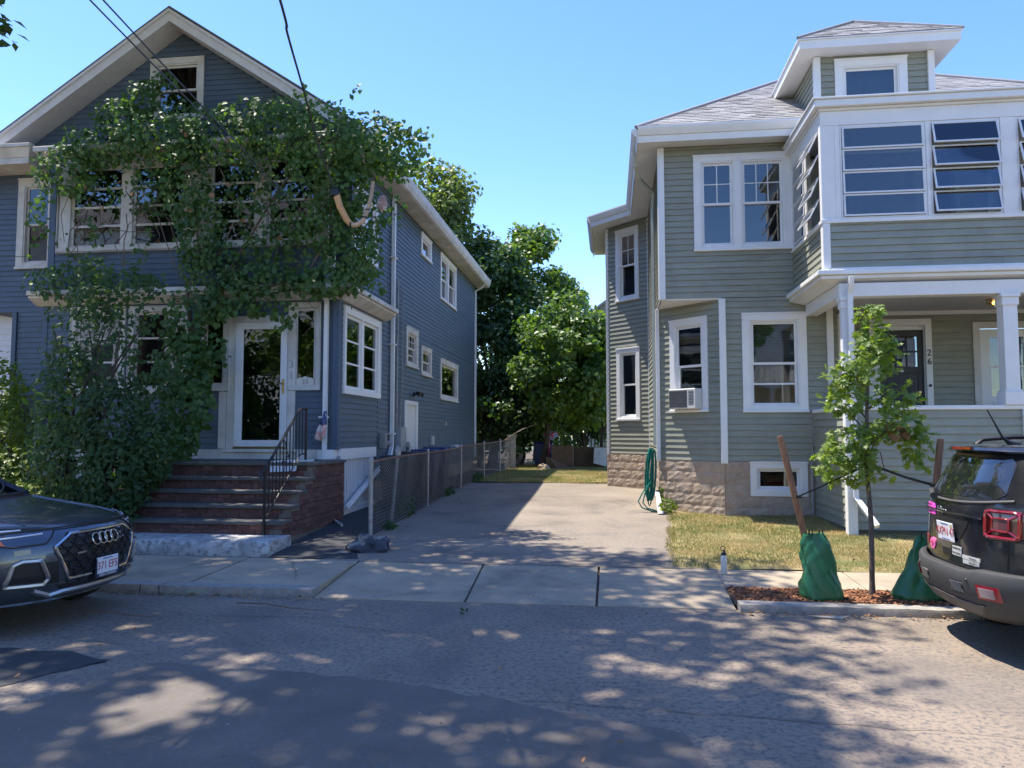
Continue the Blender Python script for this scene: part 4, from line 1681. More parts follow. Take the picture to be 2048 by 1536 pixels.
# right side wall
ss = [grid_window(g_side, 13.30, 15.50, 2.49, 4.12, 2, 3, cas=.13, trim=WHITE, mull=.14, sash=.06, curtain=[(BLIND, 0, 1)])]
siding(BS, g_side, 13.12, 15.4, 1.465, 4.25, CB, ss)
sw = [window(bh, g_side, 18.98, 20.1, 6.42, 7.05, cas=.11, trim=WHITE, single=True, curtain=(CURTAIN, 0, .4, .0)),
      window(bh, g_side, 21.25, 22.38, 5.66, 7.06, cas=.11, trim=WHITE, lower=.48, rc=False),
      window(bh, g_side, 22.27, 23.5, 5.66, 7.06, cas=.11, trim=WHITE, lower=.48, lc=False),
      window(bh, g_side, 17.6, 18.72, 3.37, 4.36, cas=.14, trim=OLDWHITE, muntin=(3, 2), bar2=.5),
      window(bh, g_side, 19.08, 20.2, 3.26, 4.05, cas=.12, trim=OLDWHITE, curtain=(CURTAIN, 0, 1, .5)),
      window(bh, g_side, 21.3, 23.85, 2.72, 3.94, cas=.15, trim=OLDWHITE, single=True, curtain=(CURTAIN, .5, 1, .0)),
      grid_window(g_side, 13.75, 15.2, 5.25, 6.6, 2, 3, cas=.1, trim=WHITE, mull=.12)]
siding(BS, g_side, 15.42, 27.0, .78, 4.24, CB, sw + [(17.55, 18.68, .7, 2.5)])
siding(BS, g_side, 13.72, 27.0, 4.25, 7.16, CB, sw)
mb = MB()
mb.box((-5.0, 15.42, -.1), (-4.93, 27, .78))
mb.build("foundation_wall", MORTAR, bh)
mb = MB()
g_side.box(mb, 17.5, 17.66, -.05, .04, .42, 2.44)
g_side.box(mb, 18.56, 18.72, -.05, .04, .42, 2.44)
g_side.box(mb, 17.5, 18.72, -.05, .042, 2.44, 2.54)
df = mb.build("door_frame", WHITE, bh, bevel=.004)
mb = MB()
g_side.box(mb, 17.66, 18.56, -.04, -.005, .42, 2.44)
frame_ring(mb, g_side, 17.8, 18.42, .6, 1.5, .06, -.005, .004)
mb.build("side_door", mat("side_door_paint", (.72, .72, .70), .5, var=.04), bh)
mb = MB()
mb.lathe([(.02, 0), (.02, .03), (.035, .04), (.03, .065)], g_side.P(17.74, -.005, 1.35), 10, 'X')
mb.build("door_knob", BLACKPL, bh, smooth=40)
mb = MB()
mb.box((-12.6, 13.75, 4.2), (-12.55, 27, 7.2))
mb.box((-11.98, 13.75, .0), (-11.93, 26.9, 4.19))
mb.box((-12.549, 13.81, 4.2), (-11.93, 26.9, 4.23))
mb.box((-12.55, 26.95, .0), (-4.95, 27.0, 7.3))
mb.build("house_wall", BLUE, bh)
# roof
EX = 4.02
EXS = {-1: 4.5, 1: 4.02}
mb = MB()
for s in (-1, 1):
    a = Vector((RX, 13.18, RZ))
    b = Vector((RX + s * EXS[s], 13.18, RZ - EXS[s] * RS))
    t = Vector((0, 0, -.06))
    L = Vector((0, 14.3, 0))
    q = [a, b, b + t, a + t]
    mb.hexa([q[0], q[1], q[1] + L, q[0] + L, q[3], q[2], q[2] + L, q[3] + L])
mb.build("roof", DARKSHINGLE, bh)
mb = MB()
TR = mat("grey_rake_trim", (.60, .59, .59), .7, var=.06)
for s in (-1, 1):
    for (y0, y1, d0, d1) in ((13.20, 13.235, .062, .30), (13.16, 13.199, .062, .12)):
        a, b = Vector((RX, y0, RZ - d0)), Vector((RX + s * (EXS[s] - .02), y0, RZ - (EXS[s] - .02) * RS - d0))
        h = Vector((0, 0, -(d1 - d0)))
        w = Vector((0, y1 - y0, 0))
        mb.hexa([a + h, b + h, b + h + w, a + h + w, a, b, b + w, a + w])
mb.build("rake_board", TR, bh)
mb = MB()
for s in (-1, 1):
    a, b = Vector((RX, 13.236, RZ - .27)), Vector((RX + s * EXS[s], 13.236, RZ - EXS[s] * RS - .27))
    h = Vector((0, 0, -.02))
    w = Vector((0, .47, 0))
    mb.hexa([a + h, b + h, b + h + w, a + h + w, a, b, b + w, a + w])
    n = 34
    for k in range(n):
        p = a.lerp(b, (k + .5) / n) + Vector((0, .02, -.021))
        q = a.lerp(b, (k + .5) / n + .004) + Vector((0, .02, -.021))
        mb.hexa([p + Vector((0, 0, -.004)), q + Vector((0, 0, -.004)), q + Vector((0, .42, -.004)), p + Vector((0, .42, -.004)), p, q, q + Vector((0, .42, 0)), p + Vector((0, .42, 0))])
mb.build("rake_soffit", TR, bh)
mb = MB()
for s in (-1, 1):
    x0 = RX + s * (EXS[s] - .42)
    x1 = RX + s * EXS[s]
    mb.box((min(x0, x1), 13.72, 7.165), (max(x0, x1), 27.4, 7.185))
mb.build("soffit", OLDWHITE, bh)
ez = RZ - EX * RS
for s in (-1, 1):
    mb = MB()
    x1 = RX + s * EXS[s]
    prof = [(0, (RZ - EXS[s] * RS) - .26), (.05, (RZ - EXS[s] * RS) - .26), (.10, (RZ - EXS[s] * RS) - .16), (.12, (RZ - EXS[s] * RS) - .03), (.12, (RZ - EXS[s] * RS) - .01), (0, (RZ - EXS[s] * RS) - .01)]
    mb.grid([[(x1 + s * (a - .02), y, z) for a, z in prof] for y in (13.24, 27.45)], closed=True)
    mb.f.append(tuple(range(6)))
    mb.f.append(tuple(range(6, 12))[::-1])
    mb.build("gutter", OLDWHITE, bh)
mb = MB()
xl = RX - 4.4
mb.prism([(xl - .15, 13.1, 7.05), (-11.3, 13.1, 7.05), (-11.3, 13.7, 7.05), (xl - .15, 13.7, 7.05)], (0, 0, .12))
mb.hexa([(xl - .15, 13.1, 7.172), (-11.3, 13.1, 7.172), (-11.3, 13.7, 7.172), (xl - .15, 13.7, 7.172),
         (xl - .3, 13.0, 7.35), (-11.2, 13.0, 7.35), (-11.2, 13.7, 7.35), (xl - .3, 13.7, 7.35)])
mb.box((xl - .3, 12.98, 7.352), (-11.2, 13.7, 7.42))
mb.build("eave_return", OLDWHITE, bh, bevel=.006)
# downspouts
mb = MB()
sq = .05
mb.tube([(-5.03, 12.78, 4.30), (-5.06, 12.85, 4.22), (-5.10, 13.02, 4.12), (-5.10, 13.02, 3.95), (-5.10, 13.02, .66), (-5.13, 12.92, .56), (-5.16, 12.82, .56)], sq, 4)
mb.tube([(-4.80, 16.3, 7.18), (-4.82, 16.3, 7.0), (-4.82, 16.3, 1.5), (-4.8, 16.1, 1.25), (-4.80, 13.35, .38)], .055, 4)
mb.tube([(-4.5, 26.8, 7.2), (-4.62, 26.82, 7.05), (-4.83, 26.85, 6.95), (-4.83, 26.85, .9)], .05, 4)
mb.build("downspout", WHITE, bh)
mb = MB()
for z in (1.72, 3.72, 5.7):
    mb.box((-4.885, 16.2, z), (-4.755, 16.4, z + .03))
mb.box((-5.2, 13.0, 2.02), (-5.02, 12.955, 2.05))
mb.build("downspout_strap", WHITE, bh)
mb = MB()
mb.tube([(-4.84, 16.75, 5.3), (-4.85, 16.75, 3.2), (-4.84, 16.72, 1.9)], .022, 6)
mb.tube([(-4.85, 16.95, 5.05), (-4.82, 17.05, 5.2), (-4.84, 17.15, 5.0), (-4.85, 17.2, 3.0), (-4.84, 17.0, 1.9)], .012, 6)
mb.build("service_cable", GALV, bh)
mb = MB()
mb.box((-4.88, 16.7, 1.32), (-4.72, 17.15, 1.88))
mb.build("meter_box", mat("meter_grey", (.33, .35, .36), .5), bh, bevel=.01)
mb = MB()
mb.tube([(-4.72, 17.2, 1.45), (-4.66, 17.2, 1.45)], .09, 14)
mb.tube([(-4.7, 17.2, 1.4), (-4.7, 17.2, .6)], .04, 8)
mb.build("electric_meter", GALV, bh, smooth=40)
for (y, z, sx) in ((20.1, 1.42, .12),):
    mb = MB()
    mb.box((-4.885, y, z), (-4.80, y + .26, z + .25))
    mb.build("outlet_cover", mat("outlet_grey", (.45, .46, .46), .6), bh, bevel=.01)
mb = MB()
mb.box((-4.886, 22.0, 1.98), (-4.865, 22.25, 2.1))
mb.build("vent_plate", GALV, bh)


def floods(y, z, m):
    mb = MB()
    mb.lathe([(.05, 0), (.05, .03)], (-4.875, y, z), 12, 'X')
    for d in (-.11, .11):
        mb.tube([(-4.84, y, z), (-4.80, y + d * .5, z + .02), (-4.76, y + d, z + .02)], .014, 6)
        mb.tube([(-4.78, y + d, z + .03), (-4.66, y + d * 1.4, z - .02)], [.035, .06], 12)
    mb.build("flood_light", m, bh, smooth=40)


floods(18.35, 2.72, BLACKPL)
floods(22.9, 1.33, WHITE)
mb = MB()
mb.box((-4.88, 15.55, 1.42), (-4.74, 15.7, 1.75))
mb.tube([(-4.8, 15.7, 1.55), (-4.7, 15.8, 1.5)], .06, 10)
mb.build("telecom_box", mat("telecom_grey", (.25, .26, .26), .6), bh, bevel=.01)
emit(bh, "siding_board", BS, BLUE, 300, stuffname="siding_board_field")

# ------------------------------------------------------------------ front steps of brick and bluestone
st = thing("front_steps", "red brick front steps with grey stone treads below the storm door", "steps", (-6.2, 11.6, .28))
SY = [10.4, 10.7, 11.0, 11.3, 11.6]
SZ = [.28, .477, .678, .869, 1.054, 1.278]
SX0, SX1 = -7.75, -4.72
BK = []
mb = MB()
for i in range(5):
    mb.box((SX0 + .02, SY[i] + .012, .0 if i == 0 else SZ[i] - .001), (SX1 - .012, 13.03, SZ[i + 1] - .055))
mb.build("mortar_core", mat("dark_mortar", (.17, .145, .12), .95, var=.2, scale=12), st)


def brick(x0, x1, y0, y1, z0, z1):
    j = lambda: random.uniform(-.002, .002)
    BK.append(([(x0, y0 + j(), z0), (x1, y0 + j(), z0), (x1 + j(), y1, z0), (x0, y1, z0), (x0, y0 + j(), z1), (x1, y0 + j(), z1), (x1 + j(), y1, z1), (x0, y1, z1)], HEX, (x1 - x0 + y1 - y0) * .5 * (z1 - z0)))


for i in range(5):
    z0, z1 = SZ[i] + .002, SZ[i + 1] - .056
    n = 2
    h = (z1 - z0) / n
    for c in range(n):
        x = SX0 + (.1 if c % 2 else 0)
        while x < SX1 - .12:
            x2 = min(x + .205, SX1 - .11)
            if x2 - x > .05:
                brick(x, x2 - .01, SY[i], SY[i] + .05, z0 + c * h + .004, z0 + (c + 1) * h - .004)
            x += .205
# side face
for c in range(15):
    z0 = .21 + c * .0735
    z1 = z0 + .0655
    y = 10.4 + (.1 if c % 2 else 0)
    while y < 13.0:
        y2 = min(y + .205, 13.02)
        top = .28
        for i in range(5):
            if y >= SY[i] - .01:
                top = SZ[i + 1]
        if z1 < top - .045 and y2 - y > .05:
            brick(SX1 - .10, SX1, y, y2 - .01, z0, z1)
        y += .205
emit(st, "brick", BK, BRICK, 300, stuffname="brick_field")
for i in range(5):
    mb = MB()
    y1 = SY[i + 1] + .05 if i < 4 else 13.05
    mb.box((SX0 - .03, SY[i] - .035, SZ[i + 1] - .054), (SX1 + .03, y1 - .012, SZ[i + 1]))
    mb.build("tread", BLUESTONE, st, bevel=.008)

# white painted kerb wall in front of the steps
mb = MB()
P = []
n = 90
for i in range(n + 1):
    x = -13 + (8.44) * i / n
    j = lambda s=.018: random.uniform(-s, s)
    P.append([(x, 9.70 + j(.006), .0), (x, 9.70 + j(), .13 + j(.01)), (x, 9.715 + j(), .22 + j(.01)), (x, 9.74 + j(), .27), (x, 9.8, .285), (x, 10.1, .283), (x, 10.42, .283), (x, 10.42, 0)])
mb.grid(P, closed=True)
mb.f.append(tuple(range(8)))
mb.f.append(tuple(range(n * 8, n * 8 + 8))[::-1])
rw = mb.build("kerb_wall", PEEL, None, smooth=40)
tag(rw, "low kerb wall of peeling white painted concrete along the pavement", "wall")

# ------------------------------------------------------------------ iron hand rail
hr = thing("iron_handrail", "black wrought iron handrail with thin bars on the brick steps", "handrail", (-4.96, 10.36, .28))
hx = -4.95
mb = MB()
mb.box((hx - .016, 10.344, .28), (hx + .016, 10.376, 1.20))
mb.build("newel", IRON, hr)
mb = MB()
mb.box((hx - .016, 11.80, 1.28), (hx + .016, 11.832, 2.13))
mb.build("end_post", IRON, hr)
mb = MB()
mb.tube([(hx, 10.22, 1.02), (hx, 10.20, 1.12), (hx, 10.25, 1.19), (hx, 10.36, 1.22), (hx, 11.55, 2.13), (hx, 11.66, 2.15), (hx, 11.83, 2.15)], .022, 6)
mb.build("top_rail", IRON, hr, smooth=50)
mb = MB()
mb.tube([(hx, 10.36, .48), (hx, 11.6, 1.40), (hx, 11.82, 1.42)], .012, 6)
mb.build("bottom_rail", IRON, hr)
for k in range(11):
    y = 10.50 + k * .117
    zt = 1.22 + (min(y, 11.55) - 10.36) * .765
    zb = .48 + (min(y, 11.6) - 10.36) * .742
    mb = MB()
    mb.box((hx - .007, y - .007, zb), (hx + .007, y + .007, zt))
    mb.build("baluster", IRON, hr)
mb = MB()
for (cy, cz, r0, sgn) in ((11.02, 1.55, .07, 1), (11.12, 1.38, .06, -1), (10.97, 1.30, .05, 1)):
    pts = []
    for k in range(22):
        a = k * .42
        r = r0 * (1 - k / 26)
        pts.append((hx, cy + sgn * r * math.cos(a), cz + r * math.sin(a)))
    mb.tube(pts, .007, 5)
mb.tube([(hx, 11.0, 1.65), (hx, 11.1, 1.45), (hx, 11.02, 1.2), (hx, 10.95, 1.05)], .007, 5)
mb.build("scroll", IRON, hr, smooth=50)

# ================================================================== VINE AND BUSHES AT THE BLUE HOUSE


def ell(cx, cy, cz, rx, ry, rz, n, out=(0, -1, .35), spread=.55, shell=.4):
    n = int(n * 1.3)
    d = rng.normal(size=(n, 3))
    d /= np.linalg.norm(d, axis=1, keepdims=True)
    r = rng.uniform(shell, 1, n)[:, None] ** .6
    p = d * r * np.array([rx, ry, rz]) + np.array([cx, cy, cz])
    nn = d * .5 + np.array(out) + rng.normal(size=(n, 3)) * spread
    return p, nn


def cloud(list_):
    P, N = zip(*[ell(*a) if not isinstance(a[-1], dict) else ell(*a[:-1], **a[-1]) for a in list_])
    return np.concatenate(P), np.concatenate(N)


def strand(p0, p1, n, sag=.1, w=.1):
    t = np.linspace(0, 1, n)[:, None]
    p = np.array(p0) * (1 - t) + np.array(p1) * t + rng.normal(size=(n, 3)) * w
    p[:, 1] -= sag * np.sin(t[:, 0] * np.pi)
    return p, np.array([0, -1, .3]) + rng.normal(size=(n, 3)) * .5


vine = thing("climbing_vine", "broad leaved vine smothering the blue house's upper porch and trailing over its eave", "vine", (-7.5, 12.8, .3))
VP, VN = cloud([
    # band over the upper windows
    (-10.2, 12.75, 6.75, .75, .35, .55, 420), (-9.4, 12.7, 7.15, .9, .4, .42, 420), (-8.2, 12.65, 7.2, .9, .45, .5, 460),
    (-7.0, 12.65, 7.15, .9, .45, .55, 420), (-5.9, 12.6, 7.2, .9, .5, .65, 500),
    # up the gable to the attic window
    (-9.3, 12.95, 7.75, .55, .35, .42, 260), (-9.0, 13.15, 8.2, .42, .25, .45, 170), (-8.55, 13.2, 8.55, .3, .2, .25, 70), (-8.0, 13.1, 7.8, .6, .3, .35, 170),
    (-6.6, 13.0, 7.75, .9, .35, .3, 230),
    # curtain in the middle
    (-7.75, 12.7, 6.3, .5, .35, .9, 380), (-7.45, 12.7, 5.5, .5, .35, .9, 360), (-7.2, 12.75, 4.8, .62, .35, .6, 300),
    (-8.5, 12.85, 6.3, .5, .25, .6, 150), (-6.55, 12.8, 6.3, .5, .28, .7, 150), (-6.3, 12.8, 5.4, .4, .22, .8, 70),
    # bulge at the right, over the side eave
    (-5.1, 12.6, 7.0, .85, .7, .75, 700), (-4.3, 12.75, 6.9, .75, .7, .62, 600), (-3.75, 12.8, 6.75, .5, .5, .5, 330),
    (-5.5, 12.75, 6.0, .6, .35, .8, 230), (-4.75, 12.75, 6.1, .6, .5, .6, 330), (-4.6, 12.8, 5.1, .55, .45, .7, 240), (-5.4, 12.85, 5.0, .5, .25, .8, 110),
    (-4.3, 12.75, 4.9, .35, .35, .5, 150), (-5.0, 12.7, 4.45, .8, .35, .3, 330),
    # along the cornice
    (-10.2, 12.75, 4.6, .8, .35, .35, 260), (-9.0, 12.8, 4.55, .8, .3, .25, 110), (-6.2, 12.7, 4.55, .8, .3, .3, 260), (-6.9, 12.7, 4.2, .5, .3, .4, 190),
    # column down beside the door
    (-7.55, 12.5, 3.7, .42, .4, .7, 250), (-7.5, 12.4, 2.9, .6, .45, .7, 420), (-7.25, 12.15, 2.2, .45, .4, .55, 260), (-7.7, 12.0, 1.5, .5, .4, .55, 260),
    (-7.45, 11.3, 1.1, .4, .35, .4, 260), (-7.2, 11.8, 1.6, .35, .35, .35, 160), (-5.0, 12.7, 5.5, .6, .4, .6, 200), (-6.0, 12.75, 5.2, .5, .25, .4, 90), (-4.2, 12.7, 5.6, .4, .35, .5, 130), (-8.05, 11.2, .75, .35, .3, .45, 140), (-7.45, 10.9, .62, .22, .22, .28, 60), (-6.9, 12.35, 3.2, .25, .25, .35, 70),
    (-6.95, 12.5, 4.0, .35, .25, .3, 70), (-5.75, 12.65, 3.95, .22, .18, .4, 50), (-6.25, 12.65, 4.15, .35, .2, .3, 70),
])
extra = []
for _ in range(46):
    x0_, z0_ = random.uniform(-10.6, -3.8), random.choice([random.uniform(6.2, 7.0), random.uniform(4.6, 5.4), random.uniform(6.8, 7.6)])
    L_ = random.uniform(.4, 1.1)
    up_ = random.random() < .25
    extra.append(((x0_, 12.62, z0_), (x0_ + random.uniform(-.35, .35), 12.55, z0_ + (L_ * .6 if up_ else -L_)), random.randint(9, 18), .03))
for (a, b, n, s) in tuple(extra) + (((-8.6, 13.1, 8.6), (-9.6, 12.9, 7.6), 40, .1), ((-3.9, 12.7, 7.3), (-3.1, 12.6, 6.95), 46, .05), ((-3.2, 12.6, 7.0), (-3.2, 12.6, 6.5), 14, .0), ((-3.75, 12.7, 6.6), (-3.7, 12.7, 5.5), 26, .0),
                     ((-9.9, 12.75, 6.4), (-9.5, 12.75, 5.3), 26, .05), ((-4.4, 12.7, 4.6), (-3.95, 12.7, 4.2), 30, .0), ((-10.6, 12.7, 6.3), (-10.8, 12.7, 5.2), 34, .0),
                     ((-11.4, 13.2, 5.9), (-10.8, 12.9, 6.2), 12, .0), ((-10.3, 12.8, 5.3), (-9.2, 12.8, 4.6), 20, .0), ((-7.9, 13.1, 8.0), (-7.4, 13.1, 7.6), 18, 0), ((-4.9, 12.9, 7.7), (-4.45, 12.9, 8.15), 12, 0),
                     ((-6.5, 12.8, 5.3), (-6.2, 12.7, 4.5), 22, .0), ((-8.4, 12.75, 5.6), (-8.7, 12.7, 4.7), 26, 0)):
    p, n_ = strand(a, b, n, s, .06)
    VP, VN = np.concatenate([VP, p]), np.concatenate([VN, n_])
VS = .042 + .075 * rng.beta(2, 2.2, len(VP))
VS[VP[:, 2] < 4.0] *= 1.25
foliage(vine, "leaf", VP, VN, VS, T_HEART, VINE, 300, down=.7)
mb = MB()
for pts, r in (([(-8.0, 11.6, .28), (-7.85, 12.2, 1.0), (-7.6, 12.6, 2.2), (-7.55, 12.75, 3.4), (-7.7, 12.8, 4.3), (-7.5, 12.85, 5.0), (-7.7, 12.85, 6.5), (-8.4, 12.85, 7.3)], [.055, .05, .045, .04, .035, .03, .025, .015]),
               ([(-7.9, 11.6, .28), (-7.7, 12.3, 1.4), (-7.8, 12.7, 3.0), (-7.45, 12.8, 4.0), (-7.0, 12.85, 4.6), (-6.0, 12.85, 6.2), (-5.0, 12.7, 7.2)], [.04, .035, .03, .03, .025, .02, .012]),
               ([(-7.5, 12.8, 4.4), (-6.4, 12.75, 4.35), (-5.4, 12.7, 4.5), (-4.9, 12.7, 5.4), (-5.0, 12.7, 6.8)], [.02, .02, .018, .015, .01]),
               ([(-7.4, 12.8, 4.8), (-7.0, 12.75, 5.1), (-6.8, 12.75, 5.6)], .008), ([(-7.8, 12.8, 4.5), (-8.1, 12.7, 5.3), (-8.4, 12.8, 6.0)], .009),
               ([(-10.2, 12.9, 6.4), (-10.35, 12.85, 5.9), (-10.3, 12.9, 5.4)], .006), ([(-9.3, 12.8, 5.6), (-8.9, 12.75, 5.5), (-8.4, 12.8, 5.5)], .008),
               ([(-8.1, 11.4, .28), (-8.3, 11.8, 1.2), (-8.0, 12.3, 2.0), (-8.6, 12.5, 3.0)], [.03, .025, .02, .012])):
    mb.tube(pts, r, 6)
for _ in range(22):
    x, z = random.uniform(-10.2, -4.4), random.uniform(4.4, 7.2)
    p = [(x, 12.85, z)]
    for k in range(5):
        x += random.uniform(-.35, .35)
        z += random.uniform(-.05, .5) if _ % 2 else random.uniform(-.5, .05)
        p.append((x, 12.8 + random.uniform(-.12, .05), z))
    mb.tube(p, [.011, .010, .008, .007, .005, .003], 5)
mb.build("stem", mat("vine_bark", (.16, .12, .09), .9, var=.3), vine, smooth=60)
P_, N_ = ell(-7.2, 12.6, 6.2, 2.6, .35, 1.2, 40)
leaf_objects("withered_leaf", P_, N_, rng.uniform(.05, .1, len(P_)), T_HEART, DEADL, vine, .7)

bush = thing("shrub", "tall dark green shrub filling the corner left of the brick steps", "shrub", (-8.3, 11.1, .28))
P, N = cloud([(-8.45, 10.9, 3.3, .45, .5, .7, 170), (-7.9, 11.0, 2.8, .6, .5, .7, 240), (-8.35, 10.7, 2.3, .5, .6, .8, 520), (-7.6, 10.7, 1.9, .55, .6, .75, 650),
              (-8.2, 10.5, 1.3, .6, .55, .75, 800), (-7.35, 10.5, 1.1, .5, .5, .65, 900), (-8.45, 11.3, 3.9, .4, .4, .4, 200), (-7.9, 11.5, 3.6, .5, .4, .4, 110),
              (-7.0, 10.75, 1.5, .35, .4, .6, 420), (-7.15, 11.2, 2.4, .4, .4, .5, 200), (-8.7, 11.6, 4.4, .28, .3, .45, 120), (-8.0, 11.8, 4.2, .5, .3, .25, 120), (-7.7, 10.4, .6, .8, .4, .3, 700),
              (-8.75, 10.9, 1.8, .25, .45, .6, 200), (-8.9, 11.3, 2.8, .3, .4, .5, 200)])
foliage(bush, "leaf", P, N, .06 + .09 * rng.beta(2, 2.2, len(P)), T_OVAL, SHRUB, 300)
mb = MB()
for k in range(9):
    a = random.uniform(0, 6.28)
    x, y = -8.1 + .3 * math.cos(a), 11.1 + .25 * math.sin(a)
    mb.tube([(x, y, .2), (x + random.uniform(-.3, .3), y - .1, 1.2), (x + random.uniform(-.4, .4), y - .2, 2.3), (x + random.uniform(-.5, .5), y - .2, 3.4)], [.035, .028, .02, .01], 6)
mb.build("stem", DBARK, bush, smooth=60)

bush = thing("shrub", "sunlit yellow green shrub at the left edge behind the graphite car", "shrub", (-11.2, 13.0, .3), None)
P, N = cloud([(-11.5, 12.6, 2.5, .7, .6, .8, 700), (-12.2, 13.2, 2.0, .9, .8, .9, 900), (-11.0, 12.4, 1.5, .6, .6, .8, 800), (-10.4, 12.0, .9, .6, .5, .6, 600), (-11.6, 12.4, .8, .8, .6, .6, 700), (-9.9, 11.7, .6, .5, .4, .4, 300)])
N[:, 2] += .6
foliage(bush, "leaf", P, N, rng.uniform(.08, .14, len(P)), T_OVAL, SUNBUSH, 300)
mb = MB()
for k in range(7):
    x, y = -11.3 + random.uniform(-.4, .4), 12.8 + random.uniform(-.3, .3)
    mb.tube([(x, y, .2), (x + random.uniform(-.3, .3), y, 1.2), (x + random.uniform(-.7, .7), y - .2, 2.3)], [.035, .025, .01], 6)
mb.build("stem", DBARK, bush, smooth=60)


# ================================================================== TREES
def tree(name, label, cat, base, clumps, per, leaf, T, m, trunk_r, fork, limbs=14, clump_r=.8, up=.5, group=None, barkm=DBARK, flat=.75):
    """tapered trunk with limbs to the clumps; crown of many leaves gathered in clumps"""
    t = thing(name, label, cat, base, group)
    C_ = np.array(clumps)
    n = len(C_)
    r = clump_r * rng.uniform(.6, 1.25, n)
    idx = np.repeat(np.arange(n), per)
    d = rng.normal(size=(len(idx), 3))
    d /= np.linalg.norm(d, axis=1, keepdims=True)
    rad = rng.uniform(.15, 1, len(idx))[:, None] ** .55
    p = C_[idx] + d * rad * r[idx][:, None] * np.array([1, 1, flat])
    nn = d * .6 + np.array([0, -.15, up]) + rng.normal(size=p.shape) * .5
    leaves("crown", p, nn, rng.uniform(.75, 1.3, len(p)) * leaf, T, m, t)
    mb = MB()
    b, f = Vector(base), Vector(fork)
    mb.tube([b - Vector((0, 0, .1)), b.lerp(f, .06), b.lerp(f, .5) + Vector((.06, .04, 0)), f], [trunk_r * 1.5, trunk_r * 1.1, trunk_r * .9, trunk_r * .7], 10)
    for k in random.sample(range(n), min(limbs, n)):
        c = Vector(C_[k])
        mid = f.lerp(c, .5) + Vector((random.uniform(-.2, .2), random.uniform(-.2, .2), random.uniform(-.1, .3)))
        mb.tube([f, mid, c], [trunk_r * .45, trunk_r * .28, trunk_r * .08], 6)
    mb.build("trunk", barkm, t, smooth=60)
    return t


def crown(cx, cy, cz, rx, ry, rz, n, low=-.9, shell=.5):
    out = []
    while len(out) < n:
        d = Vector((random.gauss(0, 1), random.gauss(0, 1), random.gauss(0, 1))).normalized()
        if d.z < low:
            continue
        k = random.uniform(shell, 1) ** .7
        w = 1 - .25 * max(0, d.z)
        out.append((cx + d.x * rx * k * w, cy + d.y * ry * k * w, cz + d.z * rz * k))
    return out


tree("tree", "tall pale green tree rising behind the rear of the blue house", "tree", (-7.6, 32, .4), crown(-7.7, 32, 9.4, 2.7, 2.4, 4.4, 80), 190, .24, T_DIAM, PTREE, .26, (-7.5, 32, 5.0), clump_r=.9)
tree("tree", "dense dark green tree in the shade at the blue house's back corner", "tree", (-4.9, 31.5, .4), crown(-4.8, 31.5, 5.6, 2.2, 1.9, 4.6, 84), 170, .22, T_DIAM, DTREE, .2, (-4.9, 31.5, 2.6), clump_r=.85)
tree("tree", "tall round topped maple in the middle of the gap behind the driveway", "tree", (-3.3, 34.5, .4), crown(-3.5, 34.5, 7.4, 2.4, 2.0, 4.4, 78), 190, .22, T_DIAM, MTREE, .2, (-3.3, 34.5, 3.6), clump_r=.8)
tree("tree", "smaller bright leaved maple at the end of the driveway lawn", "tree", (-2.6, 28.5, .4), crown(-1.75, 28.2, 4.35, 1.85, 1.6, 2.75, 62) + crown(-.35, 28.9, 4.6, .9, 1.0, 1.7, 22), 180, .20, T_DIAM, MTREE, .12, (-2.3, 28.5, 2.2), clump_r=.7)
tree("tree", "thin dark tree with bare forked stems beside the green house's rear corner", "tree", (-.5, 30.2, .4), crown(-.1, 30.4, 4.8, 1.1, 1.2, 1.9, 26), 150, .2, T_DIAM, DTREE, .09, (-.3, 30.2, 1.6), limbs=12, clump_r=.75)
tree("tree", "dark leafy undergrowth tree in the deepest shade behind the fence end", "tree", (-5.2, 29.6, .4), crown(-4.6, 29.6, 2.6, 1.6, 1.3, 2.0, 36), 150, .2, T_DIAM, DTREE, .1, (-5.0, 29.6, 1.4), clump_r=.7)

P, N = cloud([(-14 + 2.2 * k + random.uniform(-.5, .5), 38.5 + random.uniform(-1., 1.), 2.4 + random.uniform(-.4, .8), 1.8, 1.3, 2.4, 900) for k in range(10)])
wood = leaves("far_hedge", P, N, rng.uniform(.2, .34, len(P)), T_DIAM, DTREE, None)
tag(wood, "dark overgrown hedge closing the view behind the back yard trees", "hedge")

tree("tree", "low bushy sapling filling the gap under the maples at the end of the lawn", "tree", (-3.6, 30.8, .4), crown(-3.4, 30.8, 2.3, 1.5, 1.0, 1.5, 26), 150, .19, T_DIAM, MTREE, .07, (-3.5, 30.8, 1.2), clump_r=.6)
tree("tree", "small bushy tree in front of the picket fence", "tree", (-1.2, 32.5, .4), crown(-1.1, 32.5, 2.9, 1.2, .9, 1.5, 24), 150, .19, T_DIAM, DTREE, .07, (-1.1, 32.5, 1.2), clump_r=.6)

